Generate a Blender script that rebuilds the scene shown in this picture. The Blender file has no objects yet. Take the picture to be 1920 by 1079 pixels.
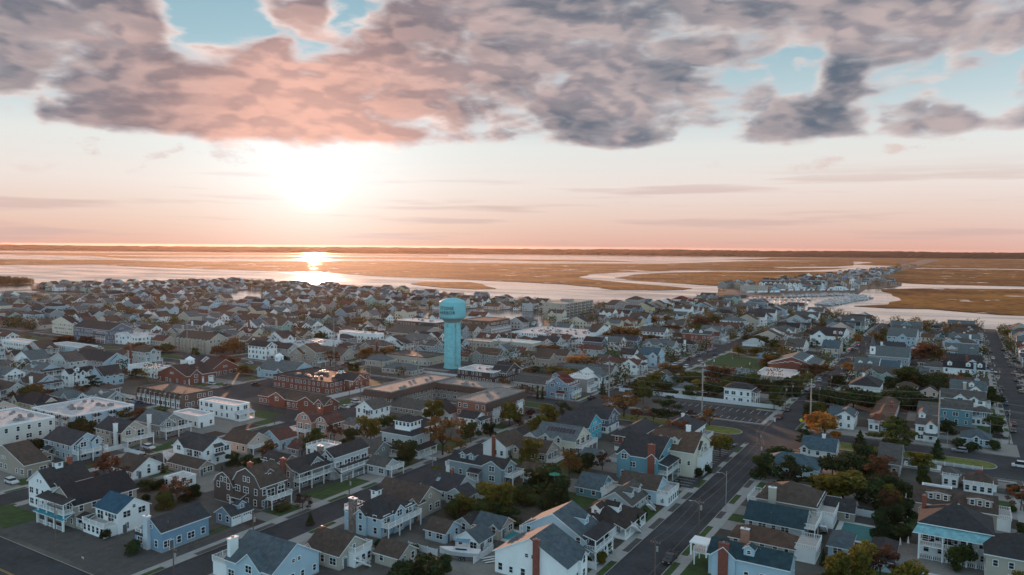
import bpy, math, random
from mathutils import Matrix, Vector
R=math.radians
SC=bpy.context.scene
COL=SC.collection
# ------------------------------------------------------------------ camera
CAMH=68.0
cd=bpy.data.cameras.new("camera"); cam=bpy.data.objects.new("camera",cd); COL.objects.link(cam)
cd.lens=36*1391/1920; cd.clip_start=1; cd.clip_end=60000
RX=Vector((0.85579226,0.51726786,0.00731926)); UX=Vector((-0.03466095,0.04321659,0.99846429)); DX=Vector((-0.51615718,0.8547317,-0.05491342))
m=Matrix((RX,UX,-DX)).transposed().to_4x4(); m.translation=(0,0,CAMH); cam.matrix_world=m
SC.camera=cam
# ------------------------------------------------------------------ sky
SUN=Vector((-0.7176,0.6914,0.0837)).normalized()
SUN_EL=math.asin(SUN.z)
w=bpy.data.worlds.new("World"); SC.world=w; w.use_nodes=True
nt=w.node_tree; N=nt.nodes; L=nt.links; N.clear()
def nd(t,**k):
    n=N.new(t)
    for a,b in k.items(): setattr(n,a,b)
    return n
def put(s,v):
    if isinstance(v,bpy.types.NodeSocket): s.id_data.links.new(v,s)
    else: s.default_value=v
def mth(op,a,b=None,c=None,cl=False):
    n=nd('ShaderNodeMath',operation=op,use_clamp=cl); put(n.inputs[0],a)
    if b is not None: put(n.inputs[1],b)
    if c is not None: put(n.inputs[2],c)
    return n.outputs[0]
def mixc(f,a,b,mode='MIX'):
    n=nd('ShaderNodeMix',data_type='RGBA',blend_type=mode); put(n.inputs[0],f); put(n.inputs[6],a); put(n.inputs[7],b); return n.outputs[2]
def ramp(f,st,interp='LINEAR'):
    n=nd('ShaderNodeValToRGB'); n.color_ramp.interpolation=interp; e=n.color_ramp.elements
    while len(e)<len(st): e.new(.5)
    for i,(p,c) in enumerate(st): e[i].position=p; e[i].color=(c[0],c[1],c[2],1) if not isinstance(c,(int,float)) else (c,c,c,1)
    put(n.inputs[0],f); return n.outputs[0]
def smooth(x,a,b):
    n=nd('ShaderNodeMapRange',interpolation_type='SMOOTHSTEP'); put(n.inputs[0],x); put(n.inputs[1],a); put(n.inputs[2],b); return n.outputs[0]
def noise(vec,sc,det=4,ro=.55,dist=0):
    n=nd('ShaderNodeTexNoise'); put(n.inputs['Vector'],vec); n.inputs['Scale'].default_value=sc; n.inputs['Detail'].default_value=det; n.inputs['Roughness'].default_value=ro; n.inputs['Distortion'].default_value=dist; return n.outputs[0]
def vmul(v,s):
    n=nd('ShaderNodeVectorMath',operation='MULTIPLY'); put(n.inputs[0],v); n.inputs[1].default_value=s; return n.outputs[0]
def dot(v,d):
    n=nd('ShaderNodeVectorMath',operation='DOT_PRODUCT'); put(n.inputs[0],v); n.inputs[1].default_value=tuple(d); return n.outputs['Value']
tc=nd('ShaderNodeTexCoord').outputs['Generated']
sep=nd('ShaderNodeSeparateXYZ'); L.new(tc,sep.inputs[0]); z=sep.outputs[2]
ds=dot(tc,SUN)
hs_=Vector((SUN.x,SUN.y,0)).normalized()
west=smooth(dot(tc,hs_),-.35,.75)
sky_w=ramp(z,[(0,(.74,.42,.35)),(.035,(.80,.58,.50)),(.08,(.84,.74,.69)),(.13,(.77,.78,.75)),(.18,(.54,.65,.68)),(.25,(.33,.50,.57)),(.42,(.16,.33,.44)),(1,(.07,.16,.22))])
sky_e=ramp(z,[(0,(.84,1.30,1.54)),(.12,(.78,1.28,1.58)),(.32,(.45,.92,1.16)),(.6,(.15,.30,.40)),(1,(.07,.16,.22))])
base=mixc(west,sky_e,sky_w)
ni=nd('ShaderNodeTexSky',sky_type='NISHITA',sun_disc=False,sun_elevation=SUN_EL,sun_rotation=math.atan2(SUN.x,SUN.y),altitude=50)
base=mixc(1.0,base,vmul(ni.outputs[0],(.002,.003,.006)),'ADD')
# low thin bands of cloud near the horizon
vb=vmul(tc,(2.2,2.2,42))
bands=mth('MULTIPLY',smooth(noise(vb,1.6,4,.5),.52,.66),smooth(z,.115,.07))
base=mixc(mth('MULTIPLY',bands,.55),base,(.62,.44,.41,1))
# small loose puffs under the bank
pf=mth('MULTIPLY',smooth(noise(vmul(tc,(1,1,2.2)),17,7,.6),.56,.70),mth('MULTIPLY',smooth(z,.072,.100),smooth(z,.165,.125)))
pf=mth('MULTIPLY',pf,smooth(mth('ABSOLUTE',mth('SUBTRACT',dot(tc,Vector((RX.x,RX.y,0)).normalized()),.02)),.10,.42))
base=mixc(mth('MULTIPLY',pf,.85),base,(.74,.60,.56,1))
# main cloud bank
warp=nd('ShaderNodeTexNoise'); L.new(tc,warp.inputs['Vector']); warp.inputs['Scale'].default_value=9
wv=nd('ShaderNodeVectorMath',operation='MULTIPLY_ADD'); L.new(warp.outputs['Color'],wv.inputs[0]); wv.inputs[1].default_value=(.025,.025,.012); L.new(tc,wv.inputs[2])
cv=vmul(wv.outputs[0],(1,1,2.7))
n1=noise(cv,5.2,9,.50); n2=noise(cv,19,6,.6)
# relief: compare each point with one a little nearer the sun
tos=nd('ShaderNodeVectorMath',operation='SUBTRACT'); tos.inputs[0].default_value=tuple(SUN); L.new(tc,tos.inputs[1])
tno=nd('ShaderNodeVectorMath',operation='NORMALIZE'); L.new(tos.outputs[0],tno.inputs[0])
off=nd('ShaderNodeVectorMath',operation='MULTIPLY_ADD'); L.new(tno.outputs[0],off.inputs[0]); off.inputs[1].default_value=(.018,.018,.034); L.new(cv,off.inputs[2])
relief=mth('SUBTRACT',noise(off.outputs[0],5.2,9,.50),n1); relief2=mth('SUBTRACT',noise(off.outputs[0],19,6,.6),n2)
shade=smooth(mth('ADD',relief,mth('MULTIPLY',relief2,.3)),.11,-.11); n3=noise(vmul(wv5.outputs[0] if False else tc,(1,1,2.6)),4.3,5,.5)
wv2=nd('ShaderNodeVectorMath',operation='MULTIPLY_ADD'); L.new(warp.outputs['Color'],wv2.inputs[0]); wv2.inputs[1].default_value=(.09,.09,.05); wv2.inputs[2].default_value=(0,0,0)
wv3=nd('ShaderNodeVectorMath',operation='ADD'); L.new(wv2.outputs[0],wv3.inputs[0]); L.new(tc,wv3.inputs[1]); wv4=nd('ShaderNodeVectorMath',operation='SUBTRACT'); L.new(wv3.outputs[0],wv4.inputs[0]); wv4.inputs[1].default_value=(.045,.045,.025); wv5=nd('ShaderNodeVectorMath',operation='NORMALIZE'); L.new(wv4.outputs[0],wv5.inputs[0])
def blob(d,lo,hi,amt):   # a patch of sky in direction d
    return mth('MULTIPLY',smooth(dot(wv5.outputs[0],Vector(d).normalized()),math.cos(R(hi)),math.cos(R(lo))),amt)
# directions: holes (negative) and thick parts (positive)
bank=smooth(z,.120,.150)
dens=mth('ADD',mth('MULTIPLY',bank,.86),mth('MULTIPLY',mth('SUBTRACT',n1,.5),2.1))
n4=noise(vmul(wv.outputs[0],(1,1,3.4)),8.5,6,.55)
dens=mth('ADD',dens,mth('MULTIPLY',mth('SUBTRACT',n4,.5),1.1))
dens=mth('ADD',dens,mth('MULTIPLY',mth('SUBTRACT',n2,.5),.8))
def billow(v,sc):
    n=nd('ShaderNodeTexVoronoi',feature='F1'); put(n.inputs['Vector'],v); n.inputs['Scale'].default_value=sc; n.inputs['Detail'].default_value=2; n.inputs['Roughness'].default_value=.55; return n.outputs['Distance']
wb=nd('ShaderNodeVectorMath',operation='MULTIPLY_ADD'); L.new(warp.outputs['Color'],wb.inputs[0]); wb.inputs[1].default_value=(.05,.05,.03); L.new(cv,wb.inputs[2])
wo2=nd('ShaderNodeVectorMath',operation='MULTIPLY_ADD'); L.new(warp.outputs['Color'],wo2.inputs[0]); wo2.inputs[1].default_value=(.05,.05,.03); L.new(off.outputs[0],wo2.inputs[2])
b1=billow(wb.outputs[0],11); b2=billow(wo2.outputs[0],11)
dens=mth('ADD',dens,mth('MULTIPLY',mth('SUBTRACT',.62,b1),.85))
shade=smooth(mth('ADD',mth('ADD',relief,mth('MULTIPLY',relief2,.3)),mth('MULTIPLY',mth('SUBTRACT',b1,b2),.55)),.14,-.14)
dens=mth('ADD',dens,mth('MULTIPLY',smooth(z,.135,.10),-.5))
for d,lo,hi,a in [((-0.767,0.582,0.270),0.5,4.2,-0.75),((-0.799,0.535,0.275),0.3,2,-0.3),((-0.699,0.676,0.233),0.2,2,-0.5),((-0.665,0.689,0.290),0.2,2,-0.45),((-0.452,0.865,0.216),0.2,1.6,-0.4),((-0.336,0.923,0.188),0.2,2.2,-0.45),((-0.174,0.960,0.220),0.3,3.2,-0.55),((-0.139,0.964,0.227),0.3,2.5,-0.4),((-0.061,0.970,0.233),0.5,3.2,-0.6),((0.017,0.976,0.219),0.5,4,-0.65),((-0.279,0.939,0.202),0.3,2.2,-0.4),((-0.897,0.419,0.141),0.5,2.6,-0.5),((-0.093,0.983,0.160),0.2,1.6,-0.45),((0.031,0.994,0.101),0.5,4,-0.35),((0.043,0.985,0.169),0.3,2,-0.3),((-0.853,0.472,0.225),2,9,0.45),((-0.725,0.665,0.181),2,9,0.4),((-0.566,0.788,0.241),3,9,0.45),((-0.385,0.880,0.278),3,9,0.45),((-0.089,0.957,0.276),1.5,6,0.7),((0.015,0.964,0.265),1,5,0.6),((-0.173,0.945,0.277),1,5,0.4),((-0.128,0.976,0.177),0.8,3.5,0.5),((-0.393,0.903,0.173),1,6,0.35),((-0.205,0.968,0.144),1,4,0.4),((-0.027,0.989,0.143),0.6,2.8,0.4),((-0.821,0.547,0.163),2,7,0.35),((-0.890,0.437,0.125),0.5,3,0.35)]:
    dens=mth('ADD',dens,blob(d,lo,hi,a))
alpha=smooth(dens,.12,.58)
thick=smooth(dens,.24,.95)
far=mth('POWER',mth('MAXIMUM',ds,0.0),42.0); near=mth('POWER',mth('MAXIMUM',ds,0.0),90.0)
lit=mth('ADD',mth('MULTIPLY',smooth(mth('ADD',mth('MULTIPLY',n3,.5),mth('MULTIPLY',n4,.5)),.40,.60),.65),mth('MULTIPLY',shade,.35))
core=mixc(lit,(.15,.18,.225,1),(.46,.39,.40,1))
core=mixc(mth('MULTIPLY',far,.80),core,mixc(lit,(.42,.25,.23,1),(.80,.42,.33,1)))
core=mixc(mth('MULTIPLY',near,.85),core,(.98,.54,.42,1))
edge=mixc(far,(.68,.63,.63,1),(1.15,.95,.88,1))
cc=mixc(thick,edge,core)
cc=mixc(1.0,cc,ramp(shade,[(0,(.88,.90,.93)),(1,(1.14,1.11,1.08))]),'MULTIPLY')
cc=mixc(west,mixc(.7,cc,(.36,.60,.76,1)),cc)
out=mixc(mth('MULTIPLY',alpha,smooth(z,.02,.06)),base,cc)
glow=mth('ADD',mth('MULTIPLY',mth('POWER',mth('MAXIMUM',ds,0.0),3800.0),1.4),mth('MULTIPLY',mth('POWER',mth('MAXIMUM',ds,0.0),170.0),.20))
glow=mth('ADD',glow,mth('MULTIPLY',mth('POWER',mth('MAXIMUM',ds,0.0),45.0),.09))
gl=vmul(nd('ShaderNodeCombineXYZ').outputs[0],(1,1,1))
gm=nd('ShaderNodeVectorMath',operation='SCALE'); gm.inputs[0].default_value=(.80,.95,1.05); L.new(glow,gm.inputs['Scale'])
out=mixc(mth('SUBTRACT',1.0,mth('MULTIPLY',alpha,.85)),out,mixc(1.0,out,gm.outputs[0],'ADD'))
out=mixc(1.0,out,mixc(west,(1,1,1,1),(.785,.785,.785,1)),'MULTIPLY')
bg=nd('ShaderNodeBackground'); L.new(out,bg.inputs[0]); bg.inputs[1].default_value=1.0
wo=nd('ShaderNodeOutputWorld'); L.new(bg.outputs[0],wo.inputs[0])
# ------------------------------------------------------------------ sun and exposure
sl=bpy.data.lights.new("sun","SUN"); sl.energy=5.0; sl.angle=R(.6); sl.color=(1.0,.52,.32)
so=bpy.data.objects.new("sun",sl); COL.objects.link(so); so.rotation_euler=(-SUN).to_track_quat('-Z','Y').to_euler(); so.location=(0,0,300)
SC.view_settings.view_transform='Standard'; SC.view_settings.look='None'; SC.view_settings.exposure=0.35; SC.view_settings.gamma=1
SC.cycles.max_bounces=5; SC.cycles.diffuse_bounces=2; SC.cycles.glossy_bounces=2; SC.cycles.transmission_bounces=2; SC.cycles.volume_bounces=1; SC.cycles.transparent_max_bounces=4
SC.cycles.use_denoising=True
# ------------------------------------------------------------------ data
# world-space tables, metres: x across the streets, y along them towards the bay
HOUSES=[
('colonial_house','blue two-storey colonial with tall white stone chimney on the corner lot','house',[(-155.6,97.2,7.3,12.0,4.8,'GY','ch','bl'),(-153.8,115.3,5.7,6,2.8,'GY','ch','bl'),(-157.4,96.8,4,6,2.7,'F','ch','bl')],['ch S .35 stone 1.6 2.6','dm2 E .6','gd2 E .55','rd3']),
('beach_house','small white house with bright blue roof and deck over its sunroom','house',[(-175.1,97.9,9.2,7.9,5.4,'GX','tb','wh')],['dk S 2.6 3.2 0 .95 w','dw E']),
('beach_house','long tan house with teal porch roof and white corner porch','house',[(-190.3,94.9,11.6,15.6,5.7,'GY','dk','ta')],['pv S 3.0 tl','dk S 4.0 2.6 0 1 r']),
('victorian_house','white house with dark roof,arched porch windows and red chimney','house',[(-204.4,97.2,10.8,10.1,6.9,'GY','dg','wh'),(-197.5,98.6,7.5,3.7,5.2,'GY','dg','wh')],['ch T .75 brick 1.2 2','cu .45','po S 2.6']),
('apartment_house','tan two-storey rental building behind the white car','house',[(-253.5,108.1,24.2,6.6,3.9,'GY','br','ta')],[]),
('garage','small tan garage with brown roof by the dark car','garage',[(-245.9,114.7,7.7,6,2.7,'GX','br','ta')],[]),
('beach_house','pale blue house with twin front gables and carport decks','house',[(-249.9,123.9,15.9,9.5,5.5,'GX','ch','lb')],['dk E 2.9 3.4 0 1 p','cg E .35 .4','cg E .8 .35','po S .25']),
('beach_house','beige house with white chimney and wide white balcony over parked cars','house',[(-251.1,141.1,14.5,9.4,5.4,'GX','ch','be')],['dk E 2.9 4 0 1 p','ch S .85 wh 1.3 1.2','cg E .25 .5']),
('beach_house','grey house with pale chimney and raised deck on thin posts','house',[(-251.4,155.9,13.8,10.0,4.9,'GX','gb','gr')],['dk E 2.9 3.5 0 1 p','ch S .6 wh 1.3 1.2','cg E .3 .45']),
('beach_house','big white house with wraparound deck and dark bay roof','house',[(-209.4,141.8,14.8,9.9,5.4,'GX','ch','wh')],['dk S 2.8 3.5 0 .9 p','by E .5','st S .1','cg S .25 .35']),
('cottage','pinkish beige raised cottage with brown roof and side deck','house',[(-207.8,158.9,11.9,9.1,3.5,'GX','br','pe')],['dk E 2.4 3 0 1 p']),
('cottage','blue-white cottage with reddish brown roof between two larger houses','house',[(-199.4,167.6,8.9,7.3,3.6,'GY','rb','lb')],[]),
('cottage','small low cottage with reddish roof behind the white railings','house',[(-184.5,165.7,4.9,6.5,2.7,'GX','rb','gr')],[]),
('gambrel_house','salmon gambrel house with white balconies and brick chimney','house',[(-192.2,185.3,5.6,7.9,5.8,'MY','rb','pk'),(-200.3,183.9,7.5,5.0,6.1,'MY','rb','pk')],['dk S 3 1.6 .2 .8 w','ch2 T .1 brick 1.2 1.6','dk2 S 3 3 0 1 p']),
('shingle_house','dark-roofed house with tall red brick chimney and corner deck','house',[(-161.9,141.5,6.2,13.9,6.0,'GY','dg','gr'),(-174.9,147.3,9.1,5.6,5.0,'GX','dg','gr')],['ch S .45 brick 1.7 3','dk E 2.9 2.6 0 1 pr','cg E .6 .35']),
('shingle_house','white-trimmed house with tall stone chimney and two decks','house',[(-159.2,154.4,6.4,14.3,6.9,'GY','dg','lg'),(-171.4,161.2,8.2,6.8,5.3,'F','wf','wh')],['ch S .2 rstone 1.8 3','dk E 2.9 2.8 0 1 p','pv E 2.7 dg','rd2','cg S .6 .5']),
('gambrel_house','brown shingled gambrel house with white arches and balcony','house',[(-161.4,126.4,10.4,8.4,6.2,'MY','br','db'),(-168.3,125.8,7.6,5.9,5.0,'MY','br','db')],['dk E 2.7 2.4 .2 1 p','ch T .15 brick 1.4 1.2','dm E .5','po S .3']),
('outbuilding','white box-shaped outbuilding with flat pale roof in a hedge','outbuilding',[(-188.7,124.8,5.8,6.0,2.7,'F','wf','wh')],[]),
('cottage','low brown-roofed cottage behind the white box-shaped outbuilding','house',[(-202.4,135.4,14.1,5.5,2.7,'GX','br','ta')],[]),
('cottage','low white cottage with long brown roof beside the paved street','house',[(-211.4,123.6,10.1,9.5,2.7,'GX','br','wh')],[]),
('shingle_house','blue-grey roofed house with octagonal white chimney tower and railed deck','house',[(-125.4,96.3,13.4,12.3,4.5,'GX','bg','lb')],['ch W2 .1 wh 2 2.5','dk W 3 4.5 0 1 w','cg S .55 .5']),
('bungalow','beige house with large brown roof,back balcony and white stairs','house',[(-118.5,111.2,9.7,8.8,3.4,'GX','br','be')],['dk E 3.3 2 .3 .9 w','st E .1','cg S .15 .28','ch W2 .5 brick 1.2 1.2']),
('shingle_house','pale blue shingled house with fieldstone chimney and rooftop cupola','house',[(-123.1,128.7,10.3,12.2,5.0,'H','dg','lb'),(-124.0,128.6,4,4.0,4.9,'F','wf','lb')],['ch S .2 rstone 2 3','dk E 3 2.4 0 1 p','cu .35','rd2','cg S .45 .3','cg E .5 .3']),
('house','long tan two-storey house with plain dark brown roof','house',[(-127.3,142.9,14.3,9.5,4.3,'GX','br','ta')],['cg S .97 .2']),
('house','grey cape house with charcoal roof and roof window beside the street','house',[(-123.6,157.7,11.0,10.1,2.9,'GX','ch','lg'),(-114.6,156.6,6.3,5.4,2.7,'GY','ch','lg')],['ch T .6 brick .8 1','sk S .3']),
('shingle_house','long grey-blue shingled house with twin dormers and wide front gable','house',[(-127.9,176.7,19.0,6.2,4.9,'GX','dg','bs2')],['dk E 2.8 3 0 1 p','cg S .8 .34','dm S .22','dm S .38','dk W 2.8 1.6 0 1 w','po S .5']),
('cottage','white cottage with thin brick chimney beside the long brown roof','house',[(-131.0,199.5,8.6,12.6,4.1,'GY','br','wh')],['ch S .5 brick 1 2']),
('house','tan house under a long plain brown roof','house',[(-121.2,202.2,11.9,9.0,3.4,'GX','br','ta')],['dk E .6 3 0 1 w','cg S .1 .2']),
('beach_house','cream house with black solar panels on its grey roof','house',[(-120.4,214.7,15.1,11.5,4.9,'GX','gb','cr'),(-122.0,211.0,4.1,9.7,5.4,'GY','gb','cr')],['so S','dk E 2.9 2.8 0 1 p','cg S .3 .22','cg S .62 .18','po S .4','dk2 W 2.9 1.6 0 1 w']),
('house','charcoal-roofed house with a bright turquoise gable','house',[(-119.1,230.0,11.2,11.6,5.8,'GX','ch','tq')],[]),
('house','dark grey and white two-storey house with plain charcoal roof','house',[(-121.0,246.6,13.2,10.2,5.5,'GX','ch','sl')],['st E .1','lw']),
('house','low red brick house with broad charcoal hip roof','house',[(-101.5,236.7,9.1,22.7,3.1,'H','ch','bk')],[]),
('house','low house under big dark hip roof beside the grass island','house',[(-89.2,252.7,11.3,13.9,4.1,'H','ch','wh')],['dk E .3 3 0 1 w','ch T .45 wh .9 1']),
('inn','three-storey cream inn with brown roof and pale chimney','inn',[(-79.7,212.4,14.3,16.8,7.7,'GX','bn','cr')],['ch T .7 wh 1.3 2.2','dm S .25','dm S .55','cg S .4 .16','dk E 5.8 2 .2 .8 w','cg E .4 .3','pg']),
('shingle_house','teal house with tall red brick chimney and round-arched porch','house',[(-85.2,202.0,12.6,19.8,7.2,'GX','dg','tq2')],['ch S .86 brick 2 2.2','dk E 3 3 0 1 pr','cg S .2 .3','cg S .9 .28']),
('cottage','pale blue cottage with railed deck over its windowed front','house',[(-77.4,185.2,10.6,8.4,3.9,'GX','br','lb')],['dk E 3 3.4 0 1 w']),
('house','low teal outbuilding with dark grey roof below the teal house','house',[(-88.1,180.7,7.2,8.9,2.7,'GX','bg','tq2')],[]),
('cottage','grey shingle-roofed gable house with two small roof dormers','house',[(-78.0,174.0,8.7,12.3,2.7,'GY','gs','lg')],['dm E .3','dm E .7','st E .2','dk W 2.8 2 0 .6 w']),
('shingle_house','dark brown hip-roofed house wrapped by a shady veranda','house',[(-77.4,158.3,10.3,12.6,3.3,'H','db','wh')],['po E','dm S .45','dm E .5','st E .2','cg S .5 .3']),
('beach_house','large pale blue gabled house with white two-level porches','house',[(-82.5,142.2,15.2,9.3,5.2,'GY','bg','lb')],['dk E 3 2.8 0 1 pr','dm E .6','po E','dk W 3 2 .2 .8 p']),
('house','white house with blue-grey roof and slim red brick chimney','house',[(-80.9,127.9,16.7,9.5,4.9,'GY','bg','wh')],['ch S .6 brick 1.2 3','cg E .7 .3']),
('boathouse','white gabled boathouse behind the boat on its trailer','boathouse',[(-95.2,133.8,6.2,6,2.7,'GY','bg','wh')],[]),
('shed','small grey shed with steep dark roof','shed',[(-100.7,141.8,4,6,2.7,'GY','dg','lg')],[]),
('garage','low garage with weathered brown roof and pale blue walls','garage',[(-104.1,134.2,5.8,6,2.7,'GX','br','lb')],[]),
('outbuilding','low slate-roofed pool house beside the turquoise pool','outbuilding',[(-96.2,143.0,7.2,6,2.7,'GX','bg','be')],['cg S .8 .3']),
('garage','beige garage with brown roof in front of the dark hedge','garage',[(-105.2,118.2,6.6,6,2.7,'GX','br','be')],[]),
('cottage','small low cottage with brown roof between hedge and grey house','house',[(-108.4,184.9,6.2,5.9,2.7,'GX','br','wh')],[]),
('shed','tiny white shed with gable roof behind the teal house','shed',[(-89.8,219.6,4,6,2.7,'GY','wf','wh')],[]),
('house','small grey gabled house tucked behind the cream solar house','house',[(-100.1,208.9,5.5,5.6,2.7,'GX','gb','lg')],['cg S .8 .4']),
('shingle_house','house with dark teal roof,brick chimney and white pergola','house',[(-42.9,151.2,16.0,6.6,4.7,'GX','tr','lb')],['ch S .2 brick 2 2.6','cg S .2 .3','dm S .5','dk W 3 4 0 .6 p','ca']),
('bungalow','brown hip-roofed bungalow with brick chimney beside the pergola house','house',[(-42.8,167.6,13.9,7.5,2.7,'H','bn','be')],['ch S .25 brick2 1.8 2','dk E 3 4.5 0 1 w']),
('house','long narrow house with dark teal roof and window strip','house',[(-42.6,180.7,13.5,9.6,2.7,'GX','tr','lg')],['st E .4','dk E 3 2.5 0 1 p']),
('shingle_house','tan two-storey house with pale chimney and white glazed tower','house',[(-42.3,191.5,14.2,13.5,4.8,'H','br','ta')],['ch S .27 be 1.8 1.6','dk E 3 4 0 1 w','dk W 2.8 3 .2 .8 w']),
('outbuilding','plain tan outbuilding with dark roof beside the big trees','outbuilding',[(-27.2,198.7,6.7,6.5,2.7,'GX','dg','ta')],[]),
('house','house with broad blue-grey roof half hidden by a pine','house',[(-49.3,228.5,15.7,10.0,3.6,'H','bg2','lb')],[]),
('cottage','cape cottage with slate-blue roof and small white chimney','house',[(-42.7,255.5,10.2,10.1,2.7,'GX','bg2','wh')],['ch T .6 wh 1 1.2','cg S .1 .22']),
('house','tan house with grey shed roof beside the median road','house',[(-19.3,246.7,5.9,16.2,3.9,'GX','gs','ta')],[]),
('carport','dark flat-roofed carport with white roof edge','carport',[(-20.8,263.9,5.8,17.9,2.7,'F','dg','dk')],[]),
('house','narrow house with pyramid roof and upstairs railing','house',[(-2.4,245.2,4.0,6,3.6,'H','gs','pe')],['dk S 3 1 0 1 w']),
('house','brown-roofed house behind a long white picket deck','house',[(2.9,245.0,7.9,6,2.7,'H','br','wh')],['dk S 2.4 3.5 0 .9 w','ch T .5 brick 1 1']),
('garage','garage with long white flat roof beside the picket deck','garage',[(-6.9,228.0,7.0,6,2.7,'F','wf','wh')],[]),
('shingle_house','long shingled house with three white roof dormers','house',[(-8.1,212.1,17.8,9.5,4.2,'GX','br','ta')],['dm S .3 w','cg S .55 .16','dm S .8 w','dk W 3 2 0 1 w','dk E 3 3 0 .8 w']),
('mansion','grand white house with turquoise metal roof,terracotta ridges and balconies','house',[(-5.8,186.2,13.7,12,7.5,'H','dg','wh'),(6.5,177.6,12.3,12,6.2,'H','dg','be')],['dk S 3.1 2.5 0 .8 p','pv S 6.0 mt','ch W2 .8 brick 1.2 1.5']),
('pool_house','small blue-grey hip-roofed pool house in front of the pool','outbuilding',[(-22.9,174.1,4.3,9.7,2.7,'H','bg','lb')],[]),
('outbuilding','low dark hip-roofed outbuilding on the lawn at the bottom','outbuilding',[(-14.5,171.4,4.6,12.8,2.7,'H','dg','lb')],[]),
('house','white and pale blue gabled house behind the orange tree','house',[(-38.5,301.9,6.3,11.6,5.0,'GY','bg','wh'),(-41.0,300.6,4,11.6,4.1,'GX','bg','wh')],[]),
('house','low house with brown and grey hip roof and brick chimney','house',[(-27.5,305.9,7.5,44.7,4.4,'H','bn','lb')],['ch S .4 brick 2 1.6','ch T .8 brick 1.2 1','dk S 3 1 .0 .5 w']),
('victorian_house','narrow white Victorian house with pointed front gable','house',[(-11.6,297.8,6.6,46.3,6.1,'GX','gs','wh')],['cg S .72 .5','dm S .25','po S .7']),
('shingle_house','large teal shingled house with grey roof and round corner turret','house',[(-4.7,332.3,10.6,9.5,6.6,'GX','gs','tq2'),(5.6,338.5,6.7,6,5.4,'H','gs','tq2')],['dk2 S 3 1.6 0 1 w','ch W2 .5 be 1 1']),
('octagon_house','low octagonal house with ring of white windows','house',[(2.4,300.0,8.8,9.5,3.0,'H','bg','lb')],['wr','cg S .5 .14']),
('house','white-gabled house behind the large teal shingled house','house',[(-5.4,363.7,16.2,9.5,5.4,'GX','gs','wh')],['cg S .45 .3','cg S .75 .2','dk E 3 2 0 1 w']),
('house','dark-roofed white house among the evergreens','house',[(-42.5,376.3,12.6,19.0,4.9,'H','dg','wh')],['ch T .4 wh 1 1']),
('house','white mansard-roofed house with blue dormers beside the evergreens','house',[(-46.6,428.7,11.5,21.1,5.6,'MX','bs2','wh'),(-36.9,434.8,11.1,24.1,3.9,'GX','bg2','wh')],['dm S .25','dm S .65']),
('chapel','long grey chapel with a pointed white belfry','church',[(-43.7,472.8,20.3,30.8,6.7,'GX','bs2','bs2')],['sp']),
('hall','grey gable-roofed hall behind the big evergreens','hall',[(-15.2,464.8,11.2,9.5,4.1,'H','gs','lg')],[]),
('house','white house with black roof,three dormers and blue chimney','house',[(-5.8,453.0,18.6,9.5,6.1,'GX','dk','wh')],['dm S .15','dm S .6','dm S .88','ch S .76 lb 1.2 2']),
('house','blue-grey house with long slate roof above the white porches','house',[(0.8,518.8,10.3,9.5,5.7,'GX','bs2','lb')],['dk S 2.8 1.5 0 1 w']),
('house','grey-roofed house with open white balcony rail','house',[(-8.9,527.1,10.2,9.5,5.9,'F','gs','lb')],['rd']),
('house','house with very large dark green roof','house',[(-7.2,602.3,17.8,9.5,6.7,'GX','dgn','wh')],['dk E 2.8 2 0 1 w']),
('house','pale blue house with two white gables and tall windows','house',[(-41.9,572.2,17.6,43.8,8.0,'GX','bs2','lb')],['cg S .55 .3','dk E 2.8 2 0 1 w']),
('house','wide teal house with broad front gable near the bay','house',[(-46.8,676.2,22.2,9.5,6.8,'GX','bs2','tq2')],['cg S .5 .35']),
('house','white house with black roof,front gable and pink chimney','house',[(-89.2,555.2,20.8,40.3,7.4,'GX','dk','wh')],['cg S .3 .4','dm S .75','dm S .92','ch S .85 brick 1 1.4']),
('house','pinkish corner house with teal ground floor at traffic lights','house',[(-73.1,499.4,10.0,19.2,5.7,'GX','bg2','pe')],['lt']),
('clubhouse','low white building beside the school','hall',[(-96.4,506.6,10.9,21.8,4.2,'GX','gs','wh')],[]),
('duplex_house','blue-grey corner duplex with dark red roofs and white balconies','house',[(-158.9,293.8,11.4,9.1,6.2,'GY','rd','sb')],['dk E 2.8 2 .3 1 w','po S .7','cg S .3 .4','rd']),
('duplex_house','white-trimmed duplex with flat rooftop deck beside the red-roofed one','house',[(-157.0,312.6,9.5,7.6,6.3,'F','wf','gr')],['rd','dk E 2.8 2 0 1 w']),
('house','long pale grey house with white gable and balcony','house',[(-161.8,340.1,14.4,10.1,5.4,'GX','gs','lg')],['dk E 2.8 2 0 1 w','cg S .6 .4']),
('house','long blue-grey roofed house behind the duplexes','house',[(-180.1,351.9,17.6,6.6,3.4,'GX','bs2','lg')],[]),
('house','brown-roofed tan house with small white roof gable','house',[(-215.8,366.4,19.5,9.5,4.8,'GX','br','ta')],['cg S .5 .2']),
('house','brown-roofed beige house with white end gable','house',[(-216.3,387.3,20.1,9.5,4.1,'GX','br','be')],[]),
('house','slate blue house with black roof and white windows','house',[(-208.1,435.3,12.8,8.5,7.2,'GX','dk','sl')],['lw']),
('house','grey house with pale roof and white corner balcony','house',[(-172.7,449.9,19.9,9.5,6.1,'GX','gb','lg')],['dk E 2.8 2 0 1 w','cg S .2 .25','cg S .6 .2']),
('house','pale blue house with slate roof beside the street','house',[(-156.8,400.5,11.5,12.4,6.7,'GX','bg2','lb')],['cg S .8 .4']),
('cottage','white cottage with dark brown roof beside the pale blue house','house',[(-160.0,392.2,9.0,9.9,4.8,'GY','br','wh')],[]),
('cottage','low white cottage with dark roof near the orange shrub','house',[(-176.0,419.3,9.0,9.5,3.2,'GX','dg','wh')],[]),
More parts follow.
